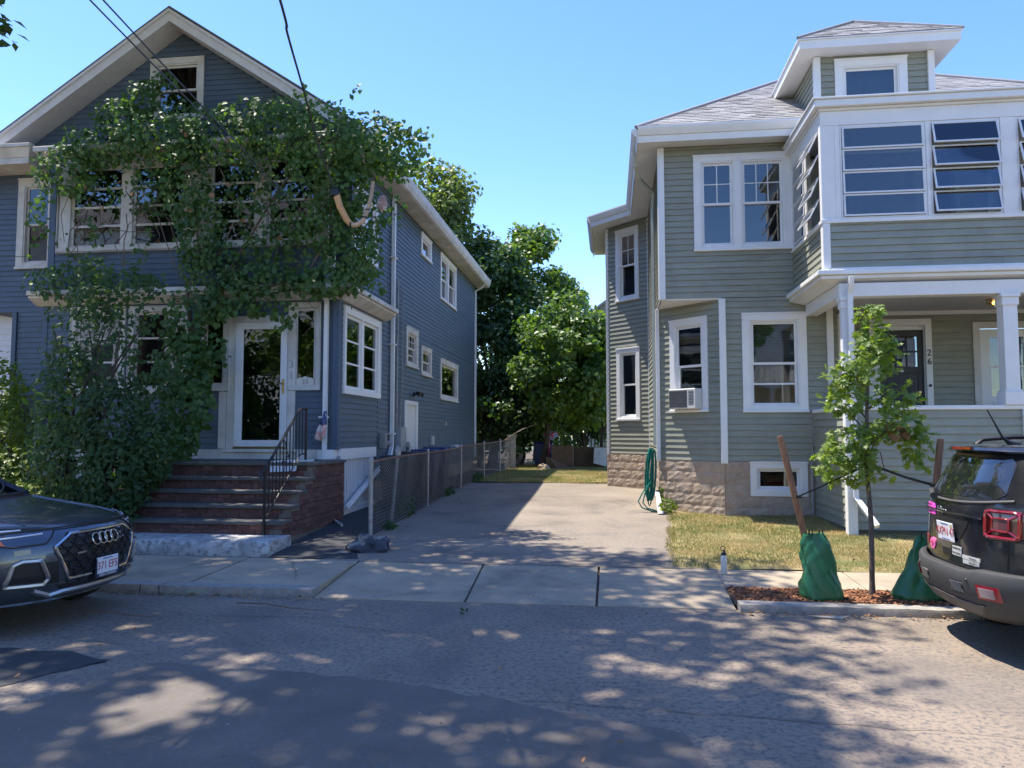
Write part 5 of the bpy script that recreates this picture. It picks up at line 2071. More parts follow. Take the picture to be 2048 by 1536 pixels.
# street tree whose crown is above the frame and dapples the road
cl = []
f_ = Vector((-math.sin(R(7.4)), math.cos(R(7.4)), 0))
k = 0
while len(cl) < 205:
    d = Vector((random.gauss(0, 1), random.gauss(0, 1), random.gauss(0, 1))).normalized() * random.uniform(.1, 1) ** .45
    c = Vector((-8.6 + d.x * 5.9, 9.4 + d.y * 5.2, 13.0 + d.z * 2.6))
    depth = c.dot(f_)
    side = c.x * math.cos(R(7.4)) + c.y * math.sin(R(7.4))
    if c.z - .75 < 1.75 + .605 * depth and side > -.72 * depth - .7:
        continue
    cl.append(tuple(c))
for _ in range(38):
    gx, gy_, z = random.uniform(-7.5, -.2), random.uniform(7.4, 10.6), random.uniform(12.2, 15)
    if gy_ > 9.2 and gx > -.6:
        continue
    cl.append((gx - .37 * z, gy_ + .165 * z, z))
for _ in range(34):
    gx, gy_, z = random.uniform(-3.2, 1.3), random.uniform(3.0, 7.3), random.uniform(12, 15)
    cl.append((gx - .37 * z, gy_ + .165 * z, z))
cl += [(-9.15, 9.5, 7.7)]
tree("tree", "large street maple with leaf tips showing at the photo's top left corner", "tree", (-11.8, 8.75, .09), cl, 150, .17, T_DIAM, STREETL, .34, (-10.6, 9.4, 10.2), limbs=44, clump_r=.66, up=.8)

# ================================================================== CHAIN LINK FENCE
fence = thing("chain_link_fence", "rusty chain link fence along the left side of the driveway", "fence", (-3.7, 11.4, .1))
FX = -3.7
PY = [11.4, 15.1, 18.55, 22.03, 25.3, 28.3, 32.3]
top = lambda y: 1.30 + .013 * min(y - 11.4, 14) + .012 * math.sin((y - 11.4) * .9)
bot = lambda y: gy(y) + .03
for i, y in enumerate(PY):
    mb = MB()
    r = .035 if i == 0 else .026
    mb.tube([(FX, y, bot(y) - .1), (FX, y, top(y) + .02)], r, 10)
    mb.lathe([(r + .008, 0), (r + .008, .02), (r * .7, .05), (.01, .06)], (FX, y, top(y) + .02), 10)
    for z in (.35, .7, 1.0):
        mb.lathe([(r + .006, z), (r + .006, z + .02)], (FX, y, 0 + bot(y) - .1), 10)
    mb.build("fence_post", GALV, fence, smooth=40)
mb = MB()
mb.tube([(FX - .12, 12.93, .12), (FX - .02, 12.95, 1.38)], .03, 10)
mb.lathe([(.055, 0), (.06, .05), (.05, .12), (.02, .16)], (FX - .02, 12.95, 1.36), 10)
mb.build("brace_post", GALV, fence, smooth=40)
mb = MB()
mb.tube([(FX, y, top(y)) for y in lin(11.4, 32.3, 60)], .019, 6)
mb.build("top_rail", mat("rusty_rail", (.20, .12, .09), .8, var=.35, scale=7), fence, smooth=60)
V, F = [], []
pitch = .062
nseg = 40
nst = int((32.3 - 11.44) / pitch)
w = .0042
for s in range(nst):
    y0 = 11.44 + s * pitch
    zt, zb = top(y0) + (.02 if s % 2 else .035), bot(y0)
    o = len(V)
    for k in range(nseg + 1):
        t = k / nseg
        yy = y0 + (pitch * .5 if k % 2 else -pitch * .5) * (1 if s % 2 else 1) + pitch * .5
        z = zb + (zt - zb) * t
        xx = FX + (.004 if k % 2 else -.004) + .015 * math.sin(yy * 1.7) * math.sin(t * 3)
        V += [(xx - w, yy, z), (xx + w, yy - w, z), (xx + w, yy + w, z)]
    for k in range(nseg):
        for c in range(3):
            F.append((o + k * 3 + c, o + k * 3 + (c + 1) % 3, o + k * 3 + 3 + (c + 1) % 3, o + k * 3 + 3 + c))
ms = np_mesh("wire_mesh", np.array(V), np.array(F), RUSTWIRE, fence, k=4)
ms["kind"] = "stuff"
# lump of concrete at the first post
bm = bmesh.new()
bmesh.ops.create_icosphere(bm, subdivisions=3, radius=1)
for v in bm.verts:
    v.co = Vector((v.co.x * .30, v.co.y * .22, v.co.z * .17)) * (1 + .25 * math.sin(v.co.x * 5 + v.co.y * 3) * math.cos(v.co.z * 4) + random.uniform(-.05, .05))
    v.co += Vector((-3.32, 10.25, .16))
me = bpy.data.meshes.new("concrete_footing")
bm.to_mesh(me)
bm.free()
me.materials.append(mat("tarred_concrete", (.06, .065, .08), .9, var=.3, scale=5, bump=.6, col2=(.30, .26, .22), c2amt=.9, c2scale=4, c2lo=.52, c2hi=.58))
tag(link("concrete_footing", me), "broken dark concrete footing lump at the pavement end of the chain link fence", "concrete")
mb = MB()
mb.tube([(-5.06, 13.1, gy(13) + .06), (-4.42, 12.1, gy(12) + .06)], .028, 4)
tag(mb.build("timber_stick", mat("grey_timber", (.40, .40, .37), .8, var=.1)), "loose pale grey timber stick lying on the dark walk by the steps", "stick")
mb = MB()
for k in range(3):
    mb.tube([(-3.9, 26.8, 1.4), (-3.5 + k * .2, 26.6, 1.65 + k * .12), (-3.0 + k * .25, 26.4, 1.95 + k * .06)], [.014, .010, .004], 5)
tag(mb.build("bare_branch", mat("bare_wood", (.42, .36, .28), .9)), "bare pale branch poking over the far fence rail", "branch")
mb = MB()
mb.tube([(-4.84, 13.05, .22), (-4.84, 13.05, 1.26)], .04, 10)
mb.lathe([(.045, 0), (.045, .05), (.02, .08)], (-4.84, 13.05, 1.26), 10)
tag(mb.build("gate_post", GALV, None, smooth=40), "weathered steel gate post at the corner of the lattice skirt", "post")

# wheelie bins behind the fence


def bin_(x, y, z, m, label, num, rz=0.):
    t = thing("wheelie_bin", label, "bin", (x, y, z), "wheelie bins behind the chain link fence")
    mb = MB()
    mb.hexa([(x - .22, y - .24, z + .06), (x + .22, y - .24, z + .06), (x + .22, y + .24, z + .06), (x - .22, y + .24, z + .06),
             (x - .29, y - .29, z + .98), (x + .29, y - .29, z + .98), (x + .29, y + .29, z + .98), (x - .29, y + .29, z + .98)])
    mb.build("bin_body", m, t, bevel=.03, seg=2)
    mb = MB()
    mb.hexa([(x - .31, y - .31, z + .985), (x + .32, y - .31, z + .985), (x + .32, y + .31, z + .985), (x - .31, y + .31, z + .985),
             (x - .28, y - .26, z + 1.06), (x + .26, y - .26, z + 1.06), (x + .26, y + .26, z + 1.06), (x - .28, y + .26, z + 1.06)])
    mb.build("lid", m, t, bevel=.015)
    for s in (-1, 1):
        mb = MB()
        mb.lathe([(.1, -.03), (.1, .03)], (x - .24, y + s * .2, z + .1), 14, 'Y')
        mb.build("wheel", RUBBER, t, smooth=40)
    if num:
        link("bin_number", text_mesh(num, .2, (x + .287, y, z + .80), (0, 1, 0), (.07, 0, 1), STICKW, .002), t)


BINB = mat("black_bin", (.018, .018, .02), .55, var=.1)
BINU = mat("blue_bin", (.02, .035, .11), .5, var=.1)
bin_(-4.2, 14.6, gy(14.6), BINB, "black wheelie bin nearest the pavement behind the fence", None)
bin_(-4.2, 15.9, gy(15.9), BINB, "black wheelie bin with white number beside the second fence post", "31")
bin_(-4.2, 16.9, gy(16.9), BINU, "dark blue wheelie bin behind the fence, next to the numbered black one", None)
bin_(-4.2, 18.0, gy(18), BINU, "dark blue wheelie bin with white number under the side windows", "31")
# weeds along the fence foot
P, N = cloud([(-3.78, 13.8, .3, .12, .5, .25, 160), (-3.68, 17.0, .35, .08, .5, .12, 120), (-3.65, 20.6, .5, .15, .6, .15, 150), (-3.62, 12.1, .2, .08, .2, .08, 40)])
w_ = leaves("fence_weeds", P, N, rng.uniform(.05, .1, len(P)), T_OVAL, SHRUB, None)
tag(w_, "low green weeds growing along the foot of the chain link fence", "weeds")

# ================================================================== BACK YARD
mb = MB()
mb.box((-2.2, 28.9, .44), (.05, 28.98, 1.22))
CARDB = mat("brown_board", (.13, .085, .055), .9, var=.2, scale=3)
tag(mb.build("brown_panel", CARDB), "wide low brown board wall standing across the end of the back lawn", "board")
mb = MB()
mb.box((-2.14, 28.0, .45), (-1.35, 28.5, 1.28))
tag(mb.build("cardboard_box", mat("cardboard", (.17, .105, .065), .9, var=.15), bevel=.01), "large brown cardboard box in front of the brown board wall", "box")
mb = MB()
mb.hexa([(-.62, 28.55, .62), (-.12, 28.7, .48), (-.12, 28.72, .48), (-.62, 28.57, .62), (-.58, 28.7, 1.2), (-.1, 28.85, 1.2), (-.1, 28.87, 1.2), (-.58, 28.72, 1.2)])
tag(mb.build("white_board", OLDWHITE), "pale grey white board leaning on the brown wall near the green house", "board")
mb = MB()
mb.hexa([(-2.3, 27.3, .46), (-1.9, 27.2, .46), (-1.4, 27.4, .5), (-1.9, 27.6, .5), (-2.3, 27.3, .9), (-2.15, 27.2, .86), (-1.5, 27.4, .55), (-1.9, 27.6, .6)])
tag(mb.build("broken_crate", CARDB), "broken dark crate tipped over on the back lawn", "crate")
mb = MB()
mb.hexa([(-2.6, 26.9, .45), (-2.3, 26.8, .45), (-2.1, 27.1, .45), (-2.4, 27.2, .45), (-2.55, 26.9, .6), (-2.3, 26.85, .56), (-2.2, 27.0, .6), (-2.4, 27.1, .66)])
tag(mb.build("paper_sack", mat("torn_paper", (.40, .30, .2), .9)), "crumpled tan paper sack on the grass beside the broken crate", "sack")
mb = MB()
mb.box((-2.95, 29.6, .5), (-2.25, 30.1, 1.35))
mb.box((-3.0, 29.55, 1.352), (-2.2, 30.15, 1.42))
tag(mb.build("blue_bin", BINU, bevel=.03), "blue storage bin under the trees at the end of the lawn", "bin")
mb = MB()
mb.lathe([(.07, 0), (.075, .3), (.05, .36), (.05, .42)], (-2.35, 29.0, 1.0), 12)
mb.tube([(-2.35, 29.0, .45), (-2.35, 29.0, 1.0)], .02, 6)
tag(mb.build("red_post_lamp", mat("red_plastic", (.7, .03, .05), .4), None, smooth=40), "bright red garden post standing before the blue bin", "post")
bm = bmesh.new()
bmesh.ops.create_icosphere(bm, subdivisions=3, radius=1)
for v in bm.verts:
    v.co = Vector((v.co.x * .28 + v.co.z * .05, v.co.y * .12, v.co.z * .17)) * (1 + random.uniform(-.18, .18)) + Vector((-2.28, 29.2, 1.66))
me = bpy.data.meshes.new("cloth_bundle")
bm.to_mesh(me)
bm.free()
me.materials.append(mat("patterned_cloth", (.35, .42, .7), .8, var=.2, col2=(.75, .10, .18), c2amt=1, c2scale=3.5, c2lo=.52, c2hi=.56))
cb = link("cloth_bundle", me)
tag(cb, "blue and red cloth bundle hanging above the red post", "cloth")
# brick pier at the far end of the fence
mb = MB()
mb.box((-3.78, 28.0, .3), (-3.52, 28.26, 1.62))
mb.box((-3.82, 27.96, 1.622), (-3.48, 28.3, 1.69))
tag(mb.build("gate_pier", mat("pale_pier", (.45, .39, .32), .9, var=.2, scale=6)), "sunlit pale masonry pier at the far end of the chain link fence", "pier")
# slatted yard fence and house behind
yf = thing("picket_fence", "white picket fence far behind the back yard trees", "fence", (-.6, 36, .4))
for k in range(22):
    mb = MB()
    x = -1.0 + k * .16
    mb.box((x, 36, .45), (x + .1, 36.03, 2.0))
    mb.build("picket", OLDWHITE, yf)
mb = MB()
mb.box((-1.1, 36.031, .7), (2.6, 36.06, .8))
mb.box((-1.1, 36.031, 1.6), (2.6, 36.06, 1.7))
mb.build("rail", WHITE, yf)


def far_house(name, label, x0, x1, y0, y1, z0, ze, zr, wallm, roofm, wins, axis='Y', band=None):
    t = thing(name, label, "house", ((x0 + x1) / 2, (y0 + y1) / 2, z0))
    sp = []
    f1 = Fr((0, y0, 0), (1, 0, 0))
    xm = (x0 + x1) / 2

    def lim(z):
        if z <= ze or axis != 'Y':
            return (x0, x1)
        h = (x1 - x0) / 2 * (zr - z) / (zr - ze)
        return (xm - h, xm + h)
    siding(sp, f1, x0, x1, z0, zr - .1 if axis == 'Y' else ze, .16, wins, lim=lim)
    siding(sp, Fr((x0, y1, 0), (0, -1, 0)), 0, y1 - y0, z0, ze, .16)
    siding(sp, Fr((x1, y0, 0), (0, 1, 0)), 0, y1 - y0, z0, ze, .16)
    emit(t, "siding_board", sp, wallm, 150, stuffname="siding_board_field")
    mb = MB()
    o = .35
    if axis == 'Y':
        for s, xe in ((-1, x0), (1, x1)):
            e = Vector((xe + s * o, y0 - o, ze - o * (zr - ze) / ((x1 - x0) / 2)))
            a = Vector((xm, y0 - o, zr))
            L, h = Vector((0, y1 - y0 + 2 * o, 0)), Vector((0, 0, .14))
            mb.hexa([a, e, e + L, a + L, a + h, e + h, e + L + h, a + L + h])
    else:
        ym = (y0 + y1) / 2
        for s, ye in ((-1, y0), (1, y1)):
            e = Vector((x0 - o, ye + s * o, ze - .1))
            a = Vector((x0 - o, ym, zr))
            L, h = Vector((x1 - x0 + 2 * o, 0, 0)), Vector((0, 0, .14))
            mb.hexa([a, e, e + L, a + L, a + h, e + h, e + L + h, a + L + h])
    mb.build("roof", roofm, t)
    for (a0, a1, c0, c1) in wins:
        mb = MB()
        frame_ring(mb, f1, a0 - .1, a1 + .1, c0 - .1, c1 + .1, .12, -.05, .04)
        f1.box(mb, a0 + .02, a1 - .02, -.04, .0, (c0 + c1) / 2 - .025, (c0 + c1) / 2 + .025)
        w = mb.build("window", WHITE, t)
        g = MB()
        f1.box(g, a0, a1, -.03, -.02, c0, c1)
        g.build("pane", GLASS, w)
        g = MB()
        f1.box(g, a0 - .02, a1 + .02, -.35, -.3, c0 - .02, c1 + .02)
        g.build("dim_interior", INTERIOR, w)
    if band:
        mb = MB()
        for z in band:
            f1.box(mb, x0 - .05, x1 + .05, .02, .06, z, z + .22)
        mb.build("trim_band", WHITE, t)
    return t


far_house("neighbour_house", "grey green gabled house glimpsed behind the trees beyond the green house", -1.2, 8.5, 44, 54, .4, 8.6, 12.2,
          mat("grey_green_siding", (.27, .30, .26), .7, var=.05, obj_rand=.03), SHINGLE, [(-.7, .3, 4.6, 6.3), (-.6, .4, 1.6, 3.3), (3, 4, 4.6, 6.3)], band=(7.6, 4.0))
far_house("neighbour_house", "white clapboard house glimpsed at the left edge past the blue house", -24, -14.4, 19, 30, .2, 5.2, 8.0,
          mat("white_siding", (.70, .69, .66), .7, var=.04, obj_rand=.03), DARKSHINGLE, [(-18, -17, 1.6, 3.2)], axis='X')

# house across the street (behind the camera; seen in window reflections)
oh = far_house("opposite_house", "white clapboard house with railed porch across the street, mirrored in the windows", 3, 15, -16, -9, .1, 7.2, 10.0,
               mat("white_siding2", (.66, .65, .62), .7, var=.04, obj_rand=.03), DARKSHINGLE, [], axis='X')
f_b = Fr((9, -9, 0), (-1, 0, 0))
sp = []
wl_ = [(a, a + 1.0, z, z + 1.6) for a in (-5.2, -2.6, -.4, 2.0, 4.3) for z in (1.6, 4.7)]
siding(sp, f_b, -6, 6, .1, 7.2, .16, wl_)
emit(oh, "siding_board", sp, MATS["white_siding2"], 100, stuffname="siding_board_field")
for (a0, a1, c0, c1) in wl_:
    mb = MB()
    frame_ring(mb, f_b, a0 - .1, a1 + .1, c0 - .1, c1 + .1, .12, -.05, .04)
    f_b.box(mb, a0 + .02, a1 - .02, -.04, 0, (c0 + c1) / 2 - .03, (c0 + c1) / 2 + .03)
    w = mb.build("window", WHITE, oh)
    mb = MB()
    f_b.box(mb, a0, a1, -.04, -.03, c0, c1)
    mb.build("pane", mat("far_pane", (.03, .035, .04), .1), w)
mb = MB()
mb.box((4, -9, 3.9), (14, -7.4, 4.05))
mb.box((4, -7.42, 4.95), (14, -7.36, 5.03))
for k in range(66):
    mb.box((4 + k * .15, -7.41, 4.05), (4 + k * .15 + .05, -7.37, 4.95))
for x in (4.1, 7.4, 10.6, 13.9):
    mb.box((x - .08, -7.5, .1), (x + .08, -7.34, 3.9))
mb.build("porch", WHITE, oh)
far_house("opposite_house", "pale three storey house across the street, mirrored in the storm door", -32, -9, -18, -9.5, .1, 12.5, 15.0,
          MATS["white_siding2"], DARKSHINGLE, [], axis='X')
oh2 = [o for o in bpy.data.objects if o.get("label", "").startswith("pale three storey")][0]
f_b2 = Fr((-9, -9.5, 0), (-1, 0, 0))
sp = []
wl2 = [(a, a + 1.1, z, z + 1.7) for a in (1.5, 4.5, 7.5, 10.5, 13.5, 16.5, 19.5) for z in (1.4, 4.6, 7.8)]
siding(sp, f_b2, 0, 23, .1, 12.5, .16, wl2)
emit(oh2, "siding_board", sp, MATS["white_siding2"], 100, stuffname="siding_board_field")
for (a0, a1, c0, c1) in wl2:
    mb = MB()
    frame_ring(mb, f_b2, a0 - .1, a1 + .1, c0 - .1, c1 + .1, .12, -.05, .04)
    w = mb.build("window", WHITE, oh2)
    mb = MB()
    f_b2.box(mb, a0, a1, -.04, -.03, c0, c1)
    mb.build("pane", MATS["far_pane"], w)
tree("tree", "leafy tree on the opposite pavement, mirrored in the storm door", "tree", (4.5, -5.5, .1), crown(4.3, -5.8, 6.5, 2.8, 2.4, 3, 40), 110, .3, T_DIAM, MTREE, .2, (4.4, -5.6, 3.6), clump_r=.9)
tree("tree", "second leafy tree on the opposite pavement, behind the viewer", "tree", (-11.5, -5.2, .1), crown(-11.5, -5.2, 7.5, 4.2, 2.2, 4.2, 70), 120, .34, T_DIAM, MTREE, .2, (-11.5, -5.2, 3.6), clump_r=1.1)

# ================================================================== CARS


class Car:
    """body built as a stack of plan outlines; d=+1 nose towards +x. local: x forward from `x0`, y sideways, z up"""

    def __init__(self, x0, y0, levels):
        self.x0, self.y0, self.L = x0, y0, levels

    def P(self, x, y, z):
        return Vector((self.x0 + x, self.y0 + y, z))

    def lev(self, z):
        L = self.L
        if z <= L[0][0]:
            return L[0]
        for a, b in zip(L[:-1], L[1:]):
            if a[0] <= z <= b[0]:
                t = (z - a[0]) / (b[0] - a[0])
                return [p + (q - p) * t for p, q in zip(a, b)]
        return L[-1]

    # level = (z, half width, front x, front bow, front power, rear x, rear bow, rear power)
    def front(self, y, z):
        l = self.lev(z)
        return l[2] - l[3] * min(1, abs(y) / l[1]) ** l[4]

    def rear(self, y, z):
        l = self.lev(z)
        return l[5] + l[6] * min(1, abs(y) / l[1]) ** l[7]

    def shell(self, levels=None, nf=28, ns=14):
        mb = MB()
        P = []
        for l in (levels or self.L):
            z, w, xf, bf, pf, xr, br, pr = l
            ring = []
            for k in range(nf + 1):
                s = -math.cos(math.pi * k / nf)
                ring.append(self.P(xf - bf * abs(s) ** pf, w * s, z))
            xa, xb = xf - bf, xr + br
            for k in range(1, ns):
                ring.append(self.P(xa + (xb - xa) * k / ns, w, z))
            for k in range(nf + 1):
                s = math.cos(math.pi * k / nf)
                ring.append(self.P(xr + br * abs(s) ** pr, w * s, z))
            for k in range(1, ns):
                ring.append(self.P(xb + (xa - xb) * k / ns, -w, z))
            P.append(ring)
        mb.grid(P, closed=True)
        n = len(P[0])
        for row, rev in ((P[0], True), (P[-1], False)):
            o = len(mb.v)
            mb.v += [tuple(q) for q in row]
            c = sum(row, Vector()) / n
            mb.v.append(tuple(c))
            for k in range(n):
                f = (o + k, o + (k + 1) % n, o + n)
                mb.f.append(f[::-1] if rev else f)
        return mb

    def drape(self, poly, end, off, sub=6, thick=.0):
        """outline in (y,z) laid on the front or rear surface; returns 3D points"""
        out = []
        n = len(poly)
        sgn = 1 if end == 'F' else -1
        for i in range(n):
            a, b = poly[i], poly[(i + 1) % n]
            for k in range(sub):
                t = k / sub
                y, z = a[0] + (b[0] - a[0]) * t, a[1] + (b[1] - a[1]) * t
                x = self.front(y, z) if end == 'F' else self.rear(y, z)
                out.append(self.P(x + sgn * off, y, z))
        return out

    def patch(self, poly, end, off, back=.05, sub=6):
        """solid panel on the surface: a fan of points, `off` proud, reaching `back` inside"""
        mb = MB()
        o = self.drape(poly, end, off, sub)
        i_ = self.drape(poly, end, off - back, sub)
        cy, cz = sum(p[0] for p in poly) / len(poly), sum(p[1] for p in poly) / len(poly)
        sgn = 1 if end == 'F' else -1
        mids = []
        n = len(o)
        rows = [i_, o]
        for s in (.75, .5, .25):
            pl = [(cy + (p[0] - cy) * s, cz + (p[1] - cz) * s) for p in poly]
            rows.append(self.drape(pl, end, off, sub))
        mb.grid(rows, closed=True)
        x = self.front(cy, cz) if end == 'F' else self.rear(cy, cz)
        c = len(mb.v)
        mb.v.append(tuple(self.P(x + sgn * off, cy, cz)))
        b = c - n
        for k in range(n):
            mb.f.append((b + k, b + (k + 1) % n, c))
        return mb

    def rim(self, poly, end, off, r, sub=8, n=6, close=True):
        mb = MB()
        pts = self.drape(poly, end, off, sub)
        if close:
            pts = pts + [pts[0], pts[1]]
        else:
            pts = pts[:len(pts) - sub + 1]
        mb.tube(pts, r, n)
        return mb


def cut_arches(me, car, xs, r, zc, w, m):
    """wheel arches cut out of the body mesh"""
    o = bpy.data.objects.new("body_tmp", me)
    COL.objects.link(o)
    cutters = []
    for x in xs:
        for s in (-1, 1):
            mb = MB()
            mb.lathe([(r, -.2), (r, .25)], car.P(x, s * (w - .12), zc), 28, 'Y')
            c = mb.build("arch_tmp", m)
            cutters.append(c)
            b = o.modifiers.new("b", 'BOOLEAN')
            b.operation = 'DIFFERENCE'
            b.solver = 'EXACT'
            b.object = c
    bpy.context.view_layer.update()
    out = bpy.data.meshes.new_from_object(o.evaluated_get(bpy.context.evaluated_depsgraph_get()))
    for c in cutters:
        bpy.data.objects.remove(c)
    bpy.data.objects.remove(o)
    return out


def wheel(car, root, x, y, r, wd, spokes=5):
    mb = MB()
    c = car.P(x, y, r)
    s = 1 if y > 0 else -1
    mb.lathe([(r * .62, -wd / 2), (r * .93, -wd / 2), (r, -wd * .36), (r, wd * .36), (r * .93, wd / 2), (r * .62, wd / 2)], c, 30, 'Y')
    t = mb.build("wheel", RUBBER, root, smooth=40)
    mb = MB()
    mb.lathe([(r * .61, s * wd * .49), (r * .66, s * (wd * .5 + .012)), (r * .58, s * (wd * .5 + .01)), (r * .55, s * (wd * .5 + .002))], c, 30, 'Y')
    for k in range(spokes):
        a = 2 * math.pi * k / spokes
        d = Vector((math.cos(a), 0, math.sin(a)))
        e = Vector((-math.sin(a), 0, math.cos(a)))
        yv = Vector((0, s * (wd * .5 + .010), 0))
        p = [c + yv + e * .05, c + yv - e * .05, c + yv + d * r * .6 - e * .035, c + yv + d * r * .6 + e * .035]
        mb.prism(p, (0, -s * .012, 0))
    mb.lathe([(.075, s * wd * .49), (.075, s * (wd * .5 + .014)), (.04, s * (wd * .5 + .018))], c, 16, 'Y')
    mb.build("rim", SATIN, t, smooth=40)


# ---------------------------------------------------------------- graphite SUV, nose towards +x (left of frame)
AL = [  # z, w, xf, bf, pf, xr, br, pr
    (.26, .80, -.16, .36, 2.4, -4.55, .2, 3), (.31, .87, -.06, .36, 2.5, -4.60, .2, 3), (.40, .92, -.025, .36, 2.6, -4.64, .2, 3), (.52, .945, -.01, .36, 2.7, -4.66, .2, 3),
    (.64, .95, .0, .37, 2.7, -4.67, .2, 3), (.76, .95, -.01, .38, 2.7, -4.66, .2, 3), (.84, .945, -.04, .39, 2.6, -4.64, .2, 3), (.90, .935, -.09, .42, 2.5, -4.6, .2, 3),
    (.945, .925, -.16, .44, 2.4, -4.56, .2, 3), (.98, .91, -.32, .46, 2.4, -4.54, .2, 3), (1.015, .895, -.58, .44, 2.4, -4.53, .2, 3), (1.05, .875, -.88, .38, 2.6, -4.52, .2, 3),
    (1.085, .86, -1.18, .28, 2.8, -4.5, .2, 3), (1.11, .85, -1.36, .20, 3, -4.48, .2, 3)]
audi = Car(-4.74, 6.60, AL)
ar = thing("parked_car", "graphite grey sport utility car with a large black octagonal grille, parked at the left edge", "car", (-7.0, 6.60, 0))
me = audi.shell().mesh("body", AUDIPAINT, smooth=38)
me = cut_arches(me, audi, (-.93, -3.75), .39, .37, .95, AUDIPAINT)
link("body", me, ar)
mb = audi.shell([(.24, .74, -.35, .3, 2.5, -4.4, .2, 3), (.9, .74, -.45, .3, 2.5, -4.4, .2, 3)])
mb.build("underbody", BLACKPL, ar)
# greenhouse
GLv = [(1.09, .80, -1.36, .22, 2.6, -4.40, .15, 3), (1.30, .74, -1.80, .22, 2.6, -4.25, .15, 3), (1.48, .685, -2.2, .22, 2.6, -4.0, .15, 3), (1.57, .655, -2.42, .22, 2.6, -3.8, .15, 3)]
mb = audi.shell(GLv)
mb.build("windscreen", DARKGLASS, ar, smooth=30)
mb = audi.shell([(1.09, .70, -1.6, .3, 2.6, -4.3, .15, 3), (1.5, .62, -2.4, .24, 2.6, -3.9, .15, 3)])
mb.build("cabin_interior", INTERIOR, ar)
mb = audi.shell([(1.572, .66, -2.44, .24, 2.6, -3.8, .15, 3), (1.62, .62, -2.62, .26, 2.4, -3.72, .2, 3), (1.65, .50, -2.95, .3, 2.4, -3.5, .3, 3)])
mb.build("roof", AUDIPAINT, ar, smooth=40)
for s in (-1, 1):
    mb = MB()
    mb.tube([audi.P(-1.50, s * .81, 1.09), audi.P(-1.98, s * .745, 1.30), audi.P(-2.6, s * .665, 1.57)], [.045, .04, .04], 6)
    mb.build("windscreen_pillar", mat("gloss_pillar_black", (.012, .012, .014), .2), ar, smooth=50)
mb = MB()
mb.tube([audi.P(-1.33 - .20 * abs(s) ** 3, s * .80, 1.108) for s in lin(-1, 1, 16)], .03, 5)
mb.build("cowl", BLACKPL, ar, smooth=60)
for s in (-.35, .25):
    mb = MB()
    mb.tube([audi.P(-1.36, s, 1.11), audi.P(-1.55, s + .3, 1.18), audi.P(-1.75, s + .5, 1.25)], .012, 5)
    mb.build("wiper", BLACKPL, ar)
# hood shut line and creases
mb = MB()
mb.tube([audi.P(audi.front(y, .895) + .002, y, .895 + .02 * (1 - (y / .9) ** 2)) for y in lin(-.86, .86, 24)], .007, 5)
mb.build("bonnet_gap", BLACKPL, ar)
for s in (-1, 1):
    mb = MB()
    pts = []
    for k in range(12):
        t = k / 11
        z = .945 + .14 * t
        y = s * (.60 + .12 * t)
        pts.append(audi.P(audi.front(y, z) - .004, y, z))
    mb.tube(pts, .012, 6)
    mb.build("bonnet_crease", AUDIPAINT, ar, smooth=60)
oct_ = [(-.36, .85), (.36, .85), (.525, .755), (.51, .70), (.39, .46), (-.39, .46), (-.51, .70), (-.525, .755)]
audi.patch([(y * .985, (z - .65) * .985 + .65) for y, z in oct_], 'F', .004, .05).build("grille", BLACKPL, ar)
audi.rim(oct_, 'F', .006, .0155).build("grille_frame", CHROME, ar, smooth=50)
mb = MB()
hw, hh = .118, .088
inside = lambda y, z: (.445 < z < .85) and abs(y) < (.40 + (z - .435) / (.70 - .435) * .12 if z < .70 else (.525 if z < .755 else .535 - (z - .755) / (.86 - .755) * .175)) - .045
for r_ in range(-1, 8):
    for c in range(-6, 7):
        cy, cz = c * hw + (hw / 2 if r_ % 2 else 0), .45 + r_ * hh * .72
        if not inside(cy, cz):
            continue
        pl = [(cy - .055, cz), (cy - .036, cz + .028), (cy + .036, cz + .028), (cy + .055, cz), (cy + .036, cz - .028), (cy - .036, cz - .028)]
        pts = [audi.P(audi.front(y, z) + .012, y, z) for y, z in pl]
        mb.tube(pts + pts[:2], .0055, 4, cap=False)
mb.build("grille_mesh", mat("gloss_black", (.014, .014, .016), .35), ar)
mb = MB()
for k in range(4):
    cy = -.122 + k * .0815
    n = 24
    pts = []
    for i in range(n + 2):
        a = 2 * math.pi * i / n
        y, z = cy + .052 * math.cos(a), .775 + .052 * math.sin(a)
        pts.append(audi.P(audi.front(y, z) + .034 + .002 * (k % 2), y, z))
    mb.tube(pts, .0085, 6, cap=False)
mb.build("ring_emblem", CHROME, ar, smooth=60)
mb = MB()
for (y, z) in ((.235, .79), (.27, .75), (.22, .745), (.245, .835)):
    mb.lathe([(.009, 0), (.009, .03), (.004, .034)], audi.P(audi.front(y, z), y, z), 8, 'X')
mb.build("front_sensor", SATIN, ar)
mb = MB()
mb.box(tuple(audi.P(audi.front(-.3, .68) + .008, -.34, .668)), tuple(audi.P(audi.front(-.3, .68) + .022, -.22, .682)))
mb.build("grille_badge", SATIN, ar)


